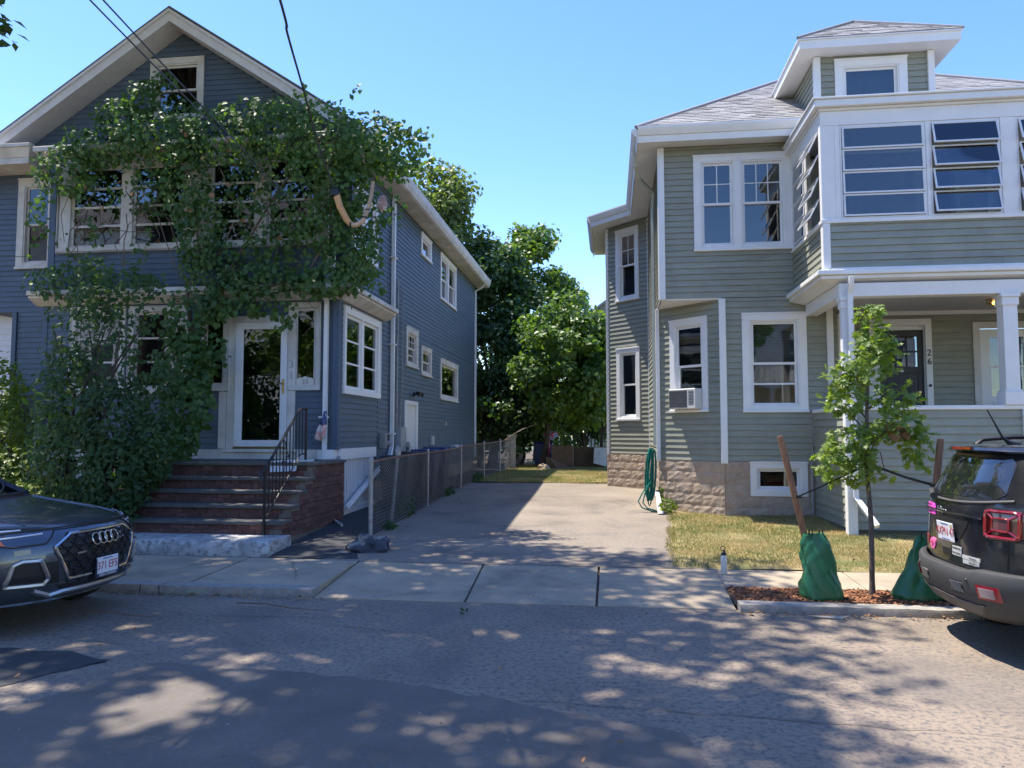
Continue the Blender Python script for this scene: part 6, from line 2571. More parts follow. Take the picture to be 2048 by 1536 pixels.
def plate(root, c, u, v, w, h, txt, colour, state, frame=None, framem=None, sticker=None, textz=0.):
    """number plate: c centre, u right, v up"""
    u, v = Vector(u).normalized(), Vector(v).normalized()
    n = u.cross(v)
    c = Vector(c)

    def bx(mb, a0, a1, b0, b1, d0, d1):
        mb.hexa([c + u * a + v * b + n * d for d in (d0, d1) for a, b in ((a0, b0), (a1, b0), (a1, b1), (a0, b1))])
    mb = MB()
    bx(mb, -w / 2, w / 2, -h / 2, h / 2, -.004, .002)
    p = mb.build("license_plate", PLATEW, root, bevel=.003)
    link("plate_number", text_mesh(txt, h * .66, c + v * (textz - h * .03) + n * .0035, u, v, colour, .0008, sx=.86), p)
    link("plate_state_name", text_mesh(state, h * .15, c + v * h * .40 + n * .0035, u, v, PLATEBLUE, .0008), p)
    if frame:
        mb = MB()
        bx(mb, -w / 2 - .012, w / 2 + .012, -h / 2 - .028, -h / 2 + .006, -.004, .006)
        bx(mb, -w / 2 - .012, -w / 2 + .004, -h / 2 + .006, h / 2 - .01, -.004, .006)
        bx(mb, w / 2 - .004, w / 2 + .012, -h / 2 + .006, h / 2 - .01, -.004, .006)
        fr_ = mb.build("plate_frame", framem, p)
        link("frame_lettering", text_mesh(frame, .032, c + v * (-h / 2 - .011) + n * .0075, u, v, PLATEW, .0008), p)
    else:
        link("plate_motto", text_mesh("The Spirit of America", h * .11, c - v * h * .41 + n * .0035, u, v, PLATEBLUE, .0008), p)
    if sticker:
        mb = MB()
        bx(mb, w / 2 - .045, w / 2 - .02, h / 2 - .04, h / 2 - .012, .003, .0045)
        mb.build("plate_sticker", mat("yellow_sticker", (.55, .40, .05), .5), p)
    return p


plate(ar, audi.P(audi.front(0, .51) + .03, .04, .515), (0, 1, 0), (0, 0, 1), .305, .155, "371 EF5", PLATERED, "Massachusetts", "HERB CHAMBERS", mat("blue_black_frame", (.02, .03, .07), .4))
for s in (-1, 1):
    hl = [(s * .46, .895), (s * .72, .925), (s * .915, .94), (s * .93, .82), (s * .80, .782), (s * .585, .79)]
    L_ = audi.patch(hl, 'F', .006, .05).build("headlight", LAMPGL, ar, smooth=40)
    audi.rim(hl, 'F', .004, .008).build("lamp_seal", BLACKPL, L_)
    mb = MB()
    for z0_, yy in ((.875, (.57, .88)),):
        pts = [audi.P(audi.front(s * y, z0_ - .02 * (y - .58) / .32) + .012, s * y, z0_ - .02 * (y - .58) / .32) for y in lin(yy[0], yy[1], 10)]
        mb.tube(pts, .007, 5)
    pts = [audi.P(audi.front(s * y, .912) + .010, s * y, .912) for y in lin(.68, .84, 8)]
    mb.tube(pts, .010, 5)
    mb.build("light_strip", DRL, L_)
    mb = MB()
    pl = [(s * .86, .885), (s * .915, .88), (s * .925, .83), (s * .84, .80)]
    audi.patch(pl, 'F', .010, .02).build("turn_signal", ORANGE, L_)
    # air intake with its satin frame
    it = [(s * .64, .655), (s * .76, .66), (s * .81, .635), (s * .845, .455), (s * .60, .445), (s * .57, .49)]
    I_ = audi.patch([(s * .50, .63), (s * .82, .64), (s * .84, .455), (s * .47, .44)], 'F', .003, .05).build("air_intake", BLACKPL, ar, smooth=40)
    audi.rim(it, 'F', .008, .020).build("intake_frame", SATIN, I_, smooth=50)
lp = [(-.66, .395), (-.52, .335), (-.42, .355), (.42, .355), (.52, .335), (.66, .395)]
audi.patch([(-.50, .425), (.50, .425), (.44, .37), (-.44, .37)], 'F', .003, .04).build("lower_grille", BLACKPL, ar)
mb = MB()
mb.tube(sum([[audi.P(audi.front(y, z) + .012, y, z) for y, z in [(a[0] + (b[0] - a[0]) * k / 8, a[1] + (b[1] - a[1]) * k / 8) for k in range(8)]] for a, b in zip(lp[:-1], lp[1:])], []), .024, 6)
mb.build("lower_lip", SATIN, ar, smooth=50)
audi.patch([(-.30, .645 - .02), (.30, .625), (.26, .585), (-.26, .585)], 'F', -.01, .02)
mb = MB()
audi.patch([(-.80, .755), (-.70, .76), (-.70, .715), (-.80, .71)], 'F', .004, .02).build("washer_cover", AUDIPAINT, ar)
for x in (-.93, -3.75):
    for s in (-1, 1):
        wheel(audi, ar, x, s * .83, .365, .24)

# ---------------------------------------------------------------- black boxy SUV, rear towards the left (right of frame)
JL = [  # z, w, xf, bf, pf, xr, br, pr
    (.32, .80, 4.05, .25, 3, .12, .28, 3.2), (.42, .87, 4.12, .25, 3, .05, .29, 3.2), (.56, .895, 4.16, .25, 3, .03, .29, 3.2), (.72, .90, 4.17, .25, 3, .03, .29, 3.2),
    (.85, .90, 4.16, .25, 3, .035, .29, 3.2), (1.02, .895, 4.12, .25, 3, .045, .28, 3.2), (1.12, .885, 4.05, .25, 3, .05, .27, 3.2), (1.18, .865, 3.2, .25, 3, .06, .26, 3.2), (1.23, .84, 3.05, .25, 3, .09, .25, 3.2),
    (1.34, .80, 2.85, .25, 3, .14, .24, 3.2), (1.46, .755, 2.6, .22, 3, .20, .23, 3.2), (1.56, .715, 2.4, .2, 3, .25, .22, 3.2), (1.615, .68, 2.25, .2, 3, .29, .21, 3.2), (1.65, .58, 2.1, .2, 3, .38, .2, 3)]
jeep = Car(2.79, 6.82, JL)
jr = thing("parked_car", "dusty black boxy sport utility car with stickers on its tailgate, parked at the right edge", "car", (5.0, 6.82, 0))
me = jeep.shell().mesh("body", JEEPPAINT, smooth=38)
me = cut_arches(me, jeep, (.80, 3.37), .40, .37, .90, JEEPPAINT)
link("body", me, jr)
mb = jeep.shell([(.26, .70, 3.9, .2, 3, .4, .2, 3), (.9, .72, 3.9, .2, 3, .4, .2, 3)])
mb.build("underbody", BLACKPL, jr)
# bumper: grey plastic shell round the lower rear
mb = MB()
P = []
for (z, off, wmul) in ((.30, .03, .985), (.34, .055, 1.0), (.45, .075, 1.005), (.58, .085, 1.008), (.66, .085, 1.008), (.685, .07, 1.007), (.70, .02, 1.0)):
    row = []
    n = 44
    for k in range(n + 1):
        s = -1 + 2 * k / n
        l = jeep.lev(z)
        dip = .03 * (1 if abs(s) < .42 else max(0, 1 - (abs(s) - .42) * 6)) if z > .6 else 0
        row.append(jeep.P(l[5] + l[6] * abs(s) ** l[7] - off * (1 - .5 * abs(s) ** 6), l[1] * wmul * s, z - dip + (.05 * max(0, abs(s) - .6) if z < .5 else 0)))
    # wrap forward along the sides
    a, b = row[0], row[-1]
    row = [a + Vector((.26, -.002, 0)), a + Vector((.12, -.002, 0))] + row + [b + Vector((.12, .002, 0)), b + Vector((.26, .002, 0))]
    P.append(row)
mb.grid(P)
bumper = mb.build("rear_bumper", DARKPL, jr, smooth=40)
so = bumper.modifiers.new("solid", 'SOLIDIFY')
so.thickness = .02
so.offset = -1


def jr_rear(y, z, off=0):
    return jeep.P(jeep.rear(y, z) - off, y, z)


# tailgate details
glass = [(-.57, 1.235), (.57, 1.235), (.62, 1.28), (.57, 1.51), (.51, 1.552), (-.51, 1.552), (-.57, 1.51), (-.62, 1.28)]
jeep.patch(glass, 'R', .006, .02).build("rear_window", mat("dark_rear_glass", (.010, .012, .013), .05, var=.2, coat=1., col2=(.035, .035, .032), c2amt=.5, c2scale=5), jr, smooth=30)
mb = MB()
P = []
for (dx, z) in ((.30, 1.655), (.10, 1.655), (-.06, 1.635), (-.075, 1.612), (-.04, 1.595), (.10, 1.58)):
    P.append([jeep.P(jeep.rear(.7 * s, 1.55) + dx + .10 * abs(s) ** 4, s * (.69 - (.03 if z > 1.62 else 0)), z - .012 * s * s) for s in lin(-1, 1, 24)])
mb.grid(P)
P2 = P[::-1]
sp_ = mb.build("roof_spoiler", JEEPPAINT, jr, smooth=40)
so = sp_.modifiers.new("solid", 'SOLIDIFY')
so.thickness = .012
mb = MB()
mb.hexa([jeep.P(jeep.rear(y, 1.55) + dx + .10 * abs(y / .7) ** 4, y, z) for z in (1.612, 1.634) for y, dx in ((-.16, -.082), (.16, -.082), (.16, -.05), (-.16, -.05))])
mb.build("brake_light", REDLENS, sp_)
# plate recess, handle
jeep.patch([(-.33, 1.045), (.33, 1.045), (.30, .99), (.22, .89), (-.22, .89), (-.30, .99)], 'R', .0045, .02).build("plate_recess", BLACKPL, jr)
plate(jr, jr_rear(0, .925, .024), (0, -1, 0), (-.09, 0, 1), .305, .155, "4XPN 47", PLATERED, "Massachusetts", sticker=True)
jeep.patch([(-.09, .785), (.09, .785), (.08, .725), (-.08, .725)], 'R', .008, .02).build("tailgate_handle", BLACKPL, jr)
mb = MB()
mb.tube([jr_rear(y, 1.085, .012) for y in lin(-.50, .50, 14)], .010, 5)
mb.build("tailgate_crease", JEEPPAINT, jr, smooth=60)
mb = MB()
mb.tube([jr_rear(y, 1.215 - .05 * (1 - (y / .7) ** 2) + .02, .006) for y in lin(-.70, .70, 20)], .012, 5)
mb.build("window_ledge", mat("dusty_black", (.09, .085, .078), .7, var=.2), jr, smooth=60)
mb = MB()
for y in (-.70, .70):
    mb.tube([jr_rear(y * t, z, .003) for t, z in ((.97, 1.22), (1.0, 1.1), (1.0, .80), (.99, .73))], .005, 4)
mb.build("tailgate_gap", BLACKPL, jr)
# wiper
mb = MB()
mb.tube([jr_rear(.24, 1.205, .05), jr_rear(.3, 1.22, .05), jr_rear(.55, 1.24, .035)], [.03, .02, .012], 8)
mb.build("rear_wiper", DARKPL, jr, smooth=50)
# tail lights: square red rings with a crossed lens
for s in (-1, 1):
    cy, cz = (-.665 if s < 0 else .845), 1.055
    wf = 1. if s < 0 else .3
    sq = lambda h, w_0: (lambda w_: [(cy - w_, cz + h * .8), (cy - w_ * .8, cz + h), (cy + w_ * .8, cz + h), (cy + w_, cz + h * .8), (cy + w_, cz - h * .8), (cy + w_ * .8, cz - h), (cy - w_ * .8, cz - h), (cy - w_, cz - h * .8)])(w_0 * wf)
    T = jeep.patch(sq(.125, .162), 'R', .006, .06).build("tail_light", BLACKPL, jr, smooth=40)
    jeep.patch(sq(.110, .135), 'R', .016, .03).build("lens", DARKRED, T, smooth=40)
    jeep.rim(sq(.098, .12), 'R', .022, .015).build("lens_ring", REDLENS, T, smooth=60)
    jeep.patch(sq(.05, .062), 'R', .026, .02).build("lens_core", mat("lens_grey", (.12, .045, .05), .15, coat=1.), T, smooth=40)
    jeep.rim(sq(.048, .058), 'R', .026, .009).build("lens_ring", REDLENS, T, smooth=60)
    mb = MB()
    for a, b in (((-1, -1), (-.45, -.45)), ((1, 1), (.45, .45)), ((-1, 1), (-.45, .45)), ((1, -1), (.45, -.45))):
        mb.tube([jr_rear(cy + .125 * wf * a[0], cz + .095 * a[1], .022), jr_rear(cy + .125 * wf * b[0], cz + .095 * b[1], .025)], .009, 5)
    mb.build("lens_cross", REDLENS, T, smooth=60)
    # bumper lamps and grids
    ry, rz = s * .62, .53
    q = [(ry - .085, rz + .055), (ry + .085, rz + .055), (ry + .075, rz - .05), (ry - .085, rz - .05)]
    Bq = jeep.patch(q, 'R', .090, .04).build("reflector", REDLENS, jr, smooth=40)
    jeep.patch([(ry + (a - ry) * .68, rz + (b - rz) * .68) for a, b in q], 'R', .096, .02).build("reverse_lens", mat("clear_lens", (.30, .22, .22), .12, coat=1.), Bq, smooth=40)
    gq = [(s * .30 - .075, .575), (s * .30 + .075, .575), (s * .30 + .07, .48), (s * .30 - .07, .48)]
    Gp = jeep.patch(gq, 'R', .086, .02).build("bumper_grid", BLACKPL, jr)
    mb = MB()
    for k in range(7):
        y = s * .30 - .06 + k * .02
        mb.tube([jr_rear(y - .03, .49, .088), jr_rear(y + .03, .565, .088)], .0035, 4)
        mb.tube([jr_rear(y + .03, .49, .088), jr_rear(y - .03, .565, .088)], .0035, 4)
    mb.build("grid_wire", SATIN, Gp)
    mb = MB()
    mb.lathe([(.014, -.09), (.012, -.094)], jr_rear(s * .44, .60), 10, 'X')
    mb.build("parking_sensor", BLACKPL, jr)
    mb = MB()
    mb.tube([jeep.P(.55, s * .60, 1.64), jeep.P(.62, s * .62, 1.69), jeep.P(.9, s * .63, 1.712), jeep.P(2.0, s * .62, 1.71), jeep.P(2.2, s * .60, 1.65)], .022, 6)
    mb.build("roof_rail", BLACKPL, jr, smooth=60)
    # side glass, mirror
    f_s = Fr(jeep.P(.0, s * .0, 0), (1, 0, 0))
    mb = MB()
    for x0_, x1_ in ((.55, 1.35), (1.42, 2.25), (2.3, 2.8)):
        q = []
        for x, z in ((x0_, 1.17), (x1_, 1.17), (min(x1_, 2.45), 1.52), (x0_ + .06, 1.52)):
            w_ = jeep.lev(z)[1] + .005
            q.append(jeep.P(x, s * w_, z))
        mb.prism(q, (0, -s * .03, 0))
    mb.build("side_window", MATS["dark_rear_glass"], jr)
# lower valance
jeep.patch([(-.55, .42), (.55, .42), (.45, .33), (-.45, .33)], 'R', .075, .03).build("bumper_valance", mat("scuffed_plastic", (.14, .125, .11), .8, var=.15), jr)
mb = MB()
mb.tube([jeep.P(.66, .08, 1.64), jeep.P(.58, .08, 1.67), jeep.P(.53, .08, 1.72), jeep.P(.42, .08, 1.95)], [.03, .02, .010, .005], 7)
mb.build("antenna", BLACKPL, jr, smooth=50)


def sticker(y, z, w, h, m, name="sticker", lines=(), tm=None, size=.03, off=.0075):
    mb = jeep.patch([(y - w / 2, z + h / 2), (y + w / 2, z + h / 2), (y + w / 2, z - h / 2), (y - w / 2, z - h / 2)], 'R', off, .006, 4)
    o = mb.build(name, m, jr)
    for i, t in enumerate(lines):
        zz = z + h / 2 - h * (i + .5) / len(lines)
        link("sticker_lettering", text_mesh(t, size, jr_rear(y, zz, off + .002), (0, -1, 0), (-.05, 0, 1), tm, .0006), o)
    return o


sticker(.37, 1.085, .23, .095, PINK, lines=("STUDENT DRIVER", "PLEASE BE PATIENT", "THANK YOU"), tm=BLACKPL, size=.026)
link("tailgate_badge", text_mesh("Jeep", .075, jr_rear(.14, 1.09, .008), (0, -1, 0), (-.05, 0, 1), SATIN, .004), jr)
sticker(.52, .80, .20, .075, mat("dark_red_sticker", (.20, .03, .025), .6), lines=("",), tm=BLACKPL)
mb = MB()
c_ = jr_rear(.30, .785, .0)
mb.lathe([(.05, 0), (.05, -.012)], c_, 20, 'X')
mb.build("round_sticker", mat("round_pink", (.85, .16, .40), .5), jr)
mb = MB()
mb.tube([c_ + Vector((-.014, .02, .008)), c_ + Vector((-.014, .008, .018)), c_ + Vector((-.014, 0, .008)), c_ + Vector((-.014, -.01, .018)), c_ + Vector((-.014, -.02, .005)), c_ + Vector((-.014, 0, -.02)), c_ + Vector((-.014, .02, .008))], .004, 4)
mb.build("sticker_mark", PLATERED, jr)
sticker(-.17, .785, .15, .075, STICKW, lines=("I BRAKE FOR", "TAIL LIGHTS"), tm=BLACKPL, size=.025)
sticker(-.37, .755, .22, .030, STICKW, lines=("THIS VEHICLE POWERED",), tm=BLACKPL, size=.019)
sticker(-.37, .72, .20, .030, STICKW, lines=("BY BREAKING FLUID",), tm=BLACKPL, size=.019)
for x in (.80, 3.37):
    for s in (-1, 1):
        wheel(jeep, jr, x, s * .79, .35, .22)
        mb = MB()
        a0_ = [jeep.P(x + .42 * math.cos(a), s * .905, .37 + .42 * math.sin(a)) for a in lin(0, math.pi, 18)]
        mb.tube(a0_, .03, 5)
        mb.build("arch_trim", DARKPL, jr, smooth=60)

# ================================================================== SAPLING, STAKES, WATERING BAGS
sap = thing("oak_sapling", "slim young oak sapling in the mulch bed beside the kerb", "tree", (2.71, 8.35, .06))
mb = MB()
trunk = [(2.70, 8.35, .04), (2.70, 8.35, .2), (2.71, 8.35, .8), (2.68, 8.35, 1.4), (2.70, 8.35, 2.0), (2.74, 8.35, 2.6), (2.74, 8.35, 3.0)]
mb.tube(trunk, [.036, .028, .026, .022, .018, .012, .005], 9)
brs = [((2.69, 8.35, 1.45), (2.45, 8.3, 1.6), (2.25, 8.25, 1.55)), ((2.69, 8.35, 1.6), (2.95, 8.3, 1.85), (3.2, 8.25, 1.78)), ((2.69, 8.35, 1.75), (2.5, 8.35, 2.0), (2.3, 8.3, 1.98)),
       ((2.70, 8.35, 2.0), (2.95, 8.4, 2.2), (3.12, 8.35, 2.25)), ((2.71, 8.35, 2.2), (2.55, 8.35, 2.4), (2.36, 8.35, 2.45)), ((2.72, 8.35, 2.4), (2.85, 8.35, 2.6), (3.0, 8.35, 2.62)),
       ((2.69, 8.35, 1.5), (2.75, 8.2, 1.7), (2.85, 8.1, 1.7)), ((2.69, 8.35, 1.5), (2.82, 8.35, 1.55), (2.87, 8.35, 1.3)), ((2.69, 8.35, 1.9), (2.6, 8.5, 2.1), (2.5, 8.6, 2.2))]
for b in brs:
    mb.tube(b, [.011, .007, .003], 5)
mb.build("trunk", BARK, sap, smooth=60)
OC = [(2.35, 8.3, 1.42, .22, .2, .22, 98), (2.55, 8.3, 1.65, .25, .22, .16, 81), (3.02, 8.3, 1.80, .27, .22, .18, 110), (3.15, 8.28, 1.60, .14, .16, .22, 63), (2.45, 8.32, 1.95, .0, .0, .0, 2),
      (2.5, 8.32, 2.08, .26, .2, .12, 87), (2.42, 8.32, 2.33, .14, .15, .16, 63), (2.62, 8.32, 2.42, .22, .2, .2, 87), (2.78, 8.33, 2.72, .2, .2, .22, 104), (2.74, 8.34, 3.0, .12, .12, .12, 46),
      (2.98, 8.34, 2.10, .22, .2, .18, 81), (2.95, 8.36, 2.55, .13, .14, .16, 46), (2.60, 8.3, 1.35, .18, .18, .16, 63), (2.86, 8.3, 1.30, .05, .05, .1, 8), (2.75, 8.33, 1.75, .2, .2, .1, 52)]
P, N = cloud([o + ({'out': (-.1, -.35, .7), 'spread': .6},) for o in OC])
foliage(sap, "leaf", P, N, rng.uniform(.075, .135, len(P)), T_OAK, OAKL, 300)
P, N = ell(2.95, 8.2, 1.76, .10, .08, .1, 14)
leaf_objects("withered_leaf", P, N, rng.uniform(.06, .09, len(P)), T_OAK, DEADL, sap)


def stake(p0, p1, label, r=.034):
    mb = MB()
    a, b = Vector(p0), Vector(p1)
    mb.tube([a, a.lerp(b, .03), a.lerp(b, .5), a.lerp(b, .985), b], [r * .9, r, r, r, r * .85], 10)
    tag(mb.build("tree_stake", STAKE, None, smooth=40), label, "stake", "stakes supporting the oak sapling")


stake((2.14, 8.18, .0), (1.765, 8.15, 1.72), "leaning brown wooden stake tucked into the green watering bag left of the sapling")
stake((3.12, 8.12, .0), (3.34, 8.15, 1.69), "brown wooden stake right of the sapling, rising behind the black car")


def strap(pts, label, w=.012):
    mb = MB()
    for a, b in zip(pts[:-1], pts[1:]):
        a, b = Vector(a), Vector(b)
        h, t = Vector((0, 0, w)), Vector((0, .003, 0))
        mb.hexa([a - h - t, b - h - t, b - h + t, a - h + t, a + h - t, b + h - t, b + h + t, a + h + t])
    mb.lathe([(.042, -.014), (.042, .014)], pts[0], 12)
    mb.lathe([(.034, -.016), (.034, .016)], pts[-1], 12)
    tag(mb.build("tie_strap", BLACKPL), label, "strap")


strap([(1.93, 8.16, 1.09), (2.2, 8.22, 1.20), (2.45, 8.3, 1.31), (2.69, 8.35, 1.42)], "thin black strap tying the sapling to the leaning left stake", .008)
strap([(3.26, 8.14, 1.22), (3.0, 8.22, 1.30), (2.69, 8.35, 1.43)], "wider black strap tying the sapling to the right stake", .014)


def bag(name, cx, cy, z0, H, prof, label, lean, seed):
    random.seed(seed)
    t = thing(name, label, "watering bag", (cx, cy, z0), "green watering bags around the sapling")
    P = []
    n = 40
    ph = [random.uniform(0, 6.28) for _ in range(8)]
    fold = [(random.uniform(0, 6.28), random.uniform(-3.5, 3.5), random.uniform(.02, .05), random.uniform(.25, .5)) for _ in range(9)]
    m = 30
    for i in range(m + 1):
        s = i / m
        for (t0, rx0, ry0), (t1, rx1, ry1) in zip(prof[:-1], prof[1:]):
            if t0 <= s <= t1 + 1e-6:
                q = (s - t0) / (t1 - t0)
                rx, ry = rx0 + (rx1 - rx0) * q, ry0 + (ry1 - ry0) * q
        row = []
        for k in range(n):
            a = 2 * math.pi * k / n
            cr = 0
            for (fa, ft, fd, fw) in fold:
                dd = ((a - fa - ft * s + math.pi) % (2 * math.pi)) - math.pi
                cr += fd * (max(0, 1 - abs(dd) / fw) - .3 * max(0, 1 - abs(dd) / (fw * 2.4)))
            k_ = 1 - cr / max(rx, .05) * .9
            ca, sa = math.cos(a), math.sin(a)
            e = .8
            row.append((cx + lean[0] * s + math.copysign(abs(ca) ** e, ca) * rx * k_, cy + lean[1] * s + math.copysign(abs(sa) ** e, sa) * ry * k_, z0 + H * s + .012 * math.sin(3 * a + 8 * s + ph[0]) * (s > .05)))
        P.append(row)
    mb = MB()
    mb.grid(P, closed=True)
    mb.f.append(tuple(range(n)))
    mb.f.append(tuple(range(m * n, m * n + n)))
    mb.build("bag_skin", GBAG, t, smooth=32)
    for dx in (-.04, .06):
        mb = MB()
        x, y, z = cx + lean[0] + dx, cy + lean[1] - .02, z0 + H - .02
        mb.tube([(x - .02, y, z), (x - .015, y, z + .06), (x + .012, y, z + .065), (x + .02, y - .01, z)], .008, 5)
        mb.build("handle_loop", BLACKPL, t)
    return t


bag("watering_bag", 2.13, 8.10, .058, .66, [(0, .185, .15), (.07, .215, .17), (.25, .20, .16), (.42, .155, .14), (.58, .165, .12), (.85, .145, .08), (1, .10, .05)],
    "crumpled green plastic watering bag standing left of the sapling", (-.055, .02), 5)
bag("watering_bag", 3.10, 8.2, .058, .64, [(0, .24, .16), (.08, .27, .18), (.25, .22, .16), (.5, .17, .13), (.8, .13, .08), (1, .09, .05)],
    "green plastic watering bag slumped behind the black car", (.10, .02), 9)
random.seed(21)
# bottle
wb_ = thing("water_bottle", "white steel water bottle with black loop lid standing on the pavement", "bottle", (1.325, 9.22, .088))
mb = MB()
mb.lathe([(.033, 0), (.036, .004), (.036, .19), (.034, .205), (.028, .215), (.026, .222)], (1.325, 9.22, .088), 24)
mb.build("flask", mat("white_powder_coat", (.66, .65, .63), .5, var=.03), wb_, smooth=40)
mb = MB()
mb.lathe([(.029, .2225), (.030, .227), (.030, .245), (.026, .25)], (1.325, 9.22, .088), 20)
mb.lathe([(.014, .25), (.014, .275), (.01, .28)], (1.33, 9.22, .088), 12)
mb.build("lid", BLACKPL, wb_, smooth=40)
mb = MB()
mb.tube([(1.315 + .026 * math.cos(a), 9.22, .088 + .30 + .026 * math.sin(a)) for a in lin(0, 2 * math.pi, 20)], .005, 6)
mb.build("carry_loop", BLACKPL, wb_, smooth=60)

# hose coil hanging at the corner of the green house
hs = MB()
for k in range(11):
    a = random.uniform(-.05, .05)
    d = random.uniform(.0, .35)
    x0, y0 = .84, 14.83 - k * .012
    L0 = 1.46 - .02 * (k % 3)
    lo = random.uniform(.45, .8) if k < 8 else random.uniform(.3, .45)
    w = random.uniform(.03, .075)
    pts = []
    for i in range(17):
        s = i / 16
        t_ = math.pi * 2 * s
        pts.append((x0 - .03 + a + w * math.sin(t_) - .06 * (1 - math.cos(t_)) / 2, y0, L0 - (L0 - lo) * (1 - math.cos(t_)) / 2))
    hs.tube(pts, .012, 6, cap=False)
hs.tube([(.80, 14.7, .85), (.62, 14.65, .62), (.53, 14.6, .45), (.60, 14.6, .33), (.78, 14.6, .27), (.90, 14.6, .27)], .013, 6)
hs.tube([(.78, 14.72, .80), (.66, 14.68, .6), (.62, 14.64, .42), (.70, 14.62, .32), (.86, 14.62, .28)], .013, 6)
tag(hs.build("garden_hose", HOSE, None, smooth=60), "green garden hose hanging in long loops at the front corner of the green house", "hose")
mb = MB()
mb.hexa([(.88, 14.32, gy(14.3) + .02), (.99, 14.32, gy(14.3) + .02), (.99, 14.42, gy(14.3) + .02), (.88, 14.42, gy(14.3) + .02),
         (.85, 14.62, .62), (.93, 14.62, .62), (.93, 14.68, .64), (.85, 14.68, .64)])
tag(mb.build("drain_elbow", WHITE), "short white drain outlet pipe on the ground below the coiled hose", "pipe")
P, N = cloud([(1.06, 14.42, .38, .16, .12, .12, 90), (.95, 14.75, .55, .06, .06, .14, 40)])
tag(leaves("corner_weeds", P, N, rng.uniform(.05, .1, len(P)), T_OVAL, SUNBUSH, None), "small green weeds at the foundation corner under the hose", "weeds")

# air conditioner sitting in the cut corner's window
ac = thing("air_conditioner", "white window air conditioner with dark grille sitting in the angled ground floor window", "air conditioner", (1.55, 14.4, 2.2))
mb = MB()
f_cut.box(mb, .42, 1.06, -.15, .22, 2.20, 2.58)
acb = mb.build("casing", mat("off_white_plastic", (.62, .61, .57), .5, var=.05), ac, bevel=.012)
mb = MB()
f_cut.box(mb, .44, .86, .21, .226, 2.23, 2.55)
mb.build("coil_grille", mat("coil_grey", (.10, .10, .10), .6, var=.2), ac)
mb = MB()
for k in range(12):
    f_cut.box(mb, .45, .85, .226, .232, 2.24 + k * .026, 2.246 + k * .026)
mb.build("fin", mat("fin_grey", (.17, .17, .17), .5), ac)
mb = MB()
for k in range(10):
    f_cut.box(mb, .90, 1.02, .2205, .223, 2.28 + k * .027, 2.292 + k * .027)
mb.build("side_vent", DARKPL, ac)
# flag hanging at the blue house's front corner
fg = thing("small_flag", "small faded red white and blue flag hanging limp beside the white downspout", "flag", (-5.12, 12.95, 2.1))
mb = MB()
rows = []
for j in range(9):
    s = j / 8
    rows.append([(-5.06 - .16 * u * (s * 1.1) + .02 * math.sin(u * 9 + s * 3), 12.93 + .03 * math.sin(u * 8 + s * 4), 2.14 - .46 * s - .07 * math.sin(u * 3) * s) for u in lin(0, 1, 10)])
mb.grid(rows[4:])
mb.build("striped_field", mat("faded_stripes", (.62, .30, .28), .9, var=.05, col2=(.72, .66, .64), c2amt=.9, c2scale=9, c2lo=.48, c2hi=.54), fg, smooth=60).modifiers.new("s", 'SOLIDIFY').thickness = .004
mb = MB()
mb.grid(rows[:5])
mb.build("blue_field", mat("faded_navy", (.06, .08, .2), .9, col2=(.6, .6, .62), c2amt=.9, c2scale=22, c2lo=.6, c2hi=.64), fg, smooth=60).modifiers.new("s", 'SOLIDIFY').thickness = .004
# paper bag on the landing
mb = MB()
mb.hexa([(-5.45, 11.62, 1.285), (-4.98, 11.62, 1.285), (-4.86, 11.95, 1.285), (-5.35, 11.95, 1.285), (-5.45, 11.60, 1.30), (-4.98, 11.59, 1.31), (-4.86, 11.95, 1.315), (-5.35, 11.95, 1.31)])
mb.hexa([(-5.45, 11.556, 1.12), (-5.0, 11.55, 1.14), (-5.0, 11.56, 1.14), (-5.45, 11.566, 1.12), (-5.45, 11.60, 1.30), (-4.98, 11.59, 1.31), (-4.98, 11.60, 1.31), (-5.45, 11.61, 1.30)])
tag(mb.build("paper_bag", mat("printed_bag", (.66, .68, .74), .6, var=.04, col2=(.05, .06, .25), c2amt=1., c2scale=9, c2lo=.60, c2hi=.62)), "crumpled white and blue printed paper bag hanging over the top step", "bag")

# ------------------------------------------------------------------ cables, guard and nest
def cable(pts, r, label):
    n = 24
    P = [Vector(p) for p in pts]
    out = []
    for i in range(len(P) - 1):
        for k in range(n):
            p0, p1, p2, p3 = P[max(i - 1, 0)], P[i], P[i + 1], P[min(i + 2, len(P) - 1)]
            t = k / n
            out.append(.5 * ((2 * p1) + (p2 - p0) * t + (2 * p0 - 5 * p1 + 4 * p2 - p3) * t * t + (3 * p1 - p0 - 3 * p2 + p3) * t ** 3))
    out.append(P[-1])
    mb = MB()
    mb.tube(out, r, 6)
    tag(mb.build("overhead_cable", mat("cable_grey", (.05, .055, .065), .6), None, smooth=60), label, "cable")


cable([(-1.3, -2.0, 6.4), (-2.2, 3.0, 6.15), (-3.29, 7.0, 6.15), (-3.75, 8.2, 6.47), (-4.32, 10.0, 6.67), (-4.66, 11.5, 6.37), (-4.70, 12.25, 5.98)], .016, "thick dark cable coming down to the tan wire guard")
cable([(-3.6, -2.0, 6.1), (-4.35, 3, 5.8), (-4.63, 6.0, 5.66), (-5.0, 9, 5.66), (-5.62, 12.95, 5.8)], .008, "thin overhead wire, the left one of the pair crossing the gable")
cable([(-3.4, -2.0, 6.1), (-4.2, 3, 5.8), (-4.50, 6.0, 5.65), (-4.9, 9, 5.64), (-5.52, 12.95, 5.75)], .008, "thin overhead wire, the right one of the pair crossing the gable")
cable([(-14.0, 10.5, 5.0), (-11.9, 12.3, 5.05), (-10.95, 13.0, 5.15)], .006, "thin pale wire running in from the left to the blue house's side window")
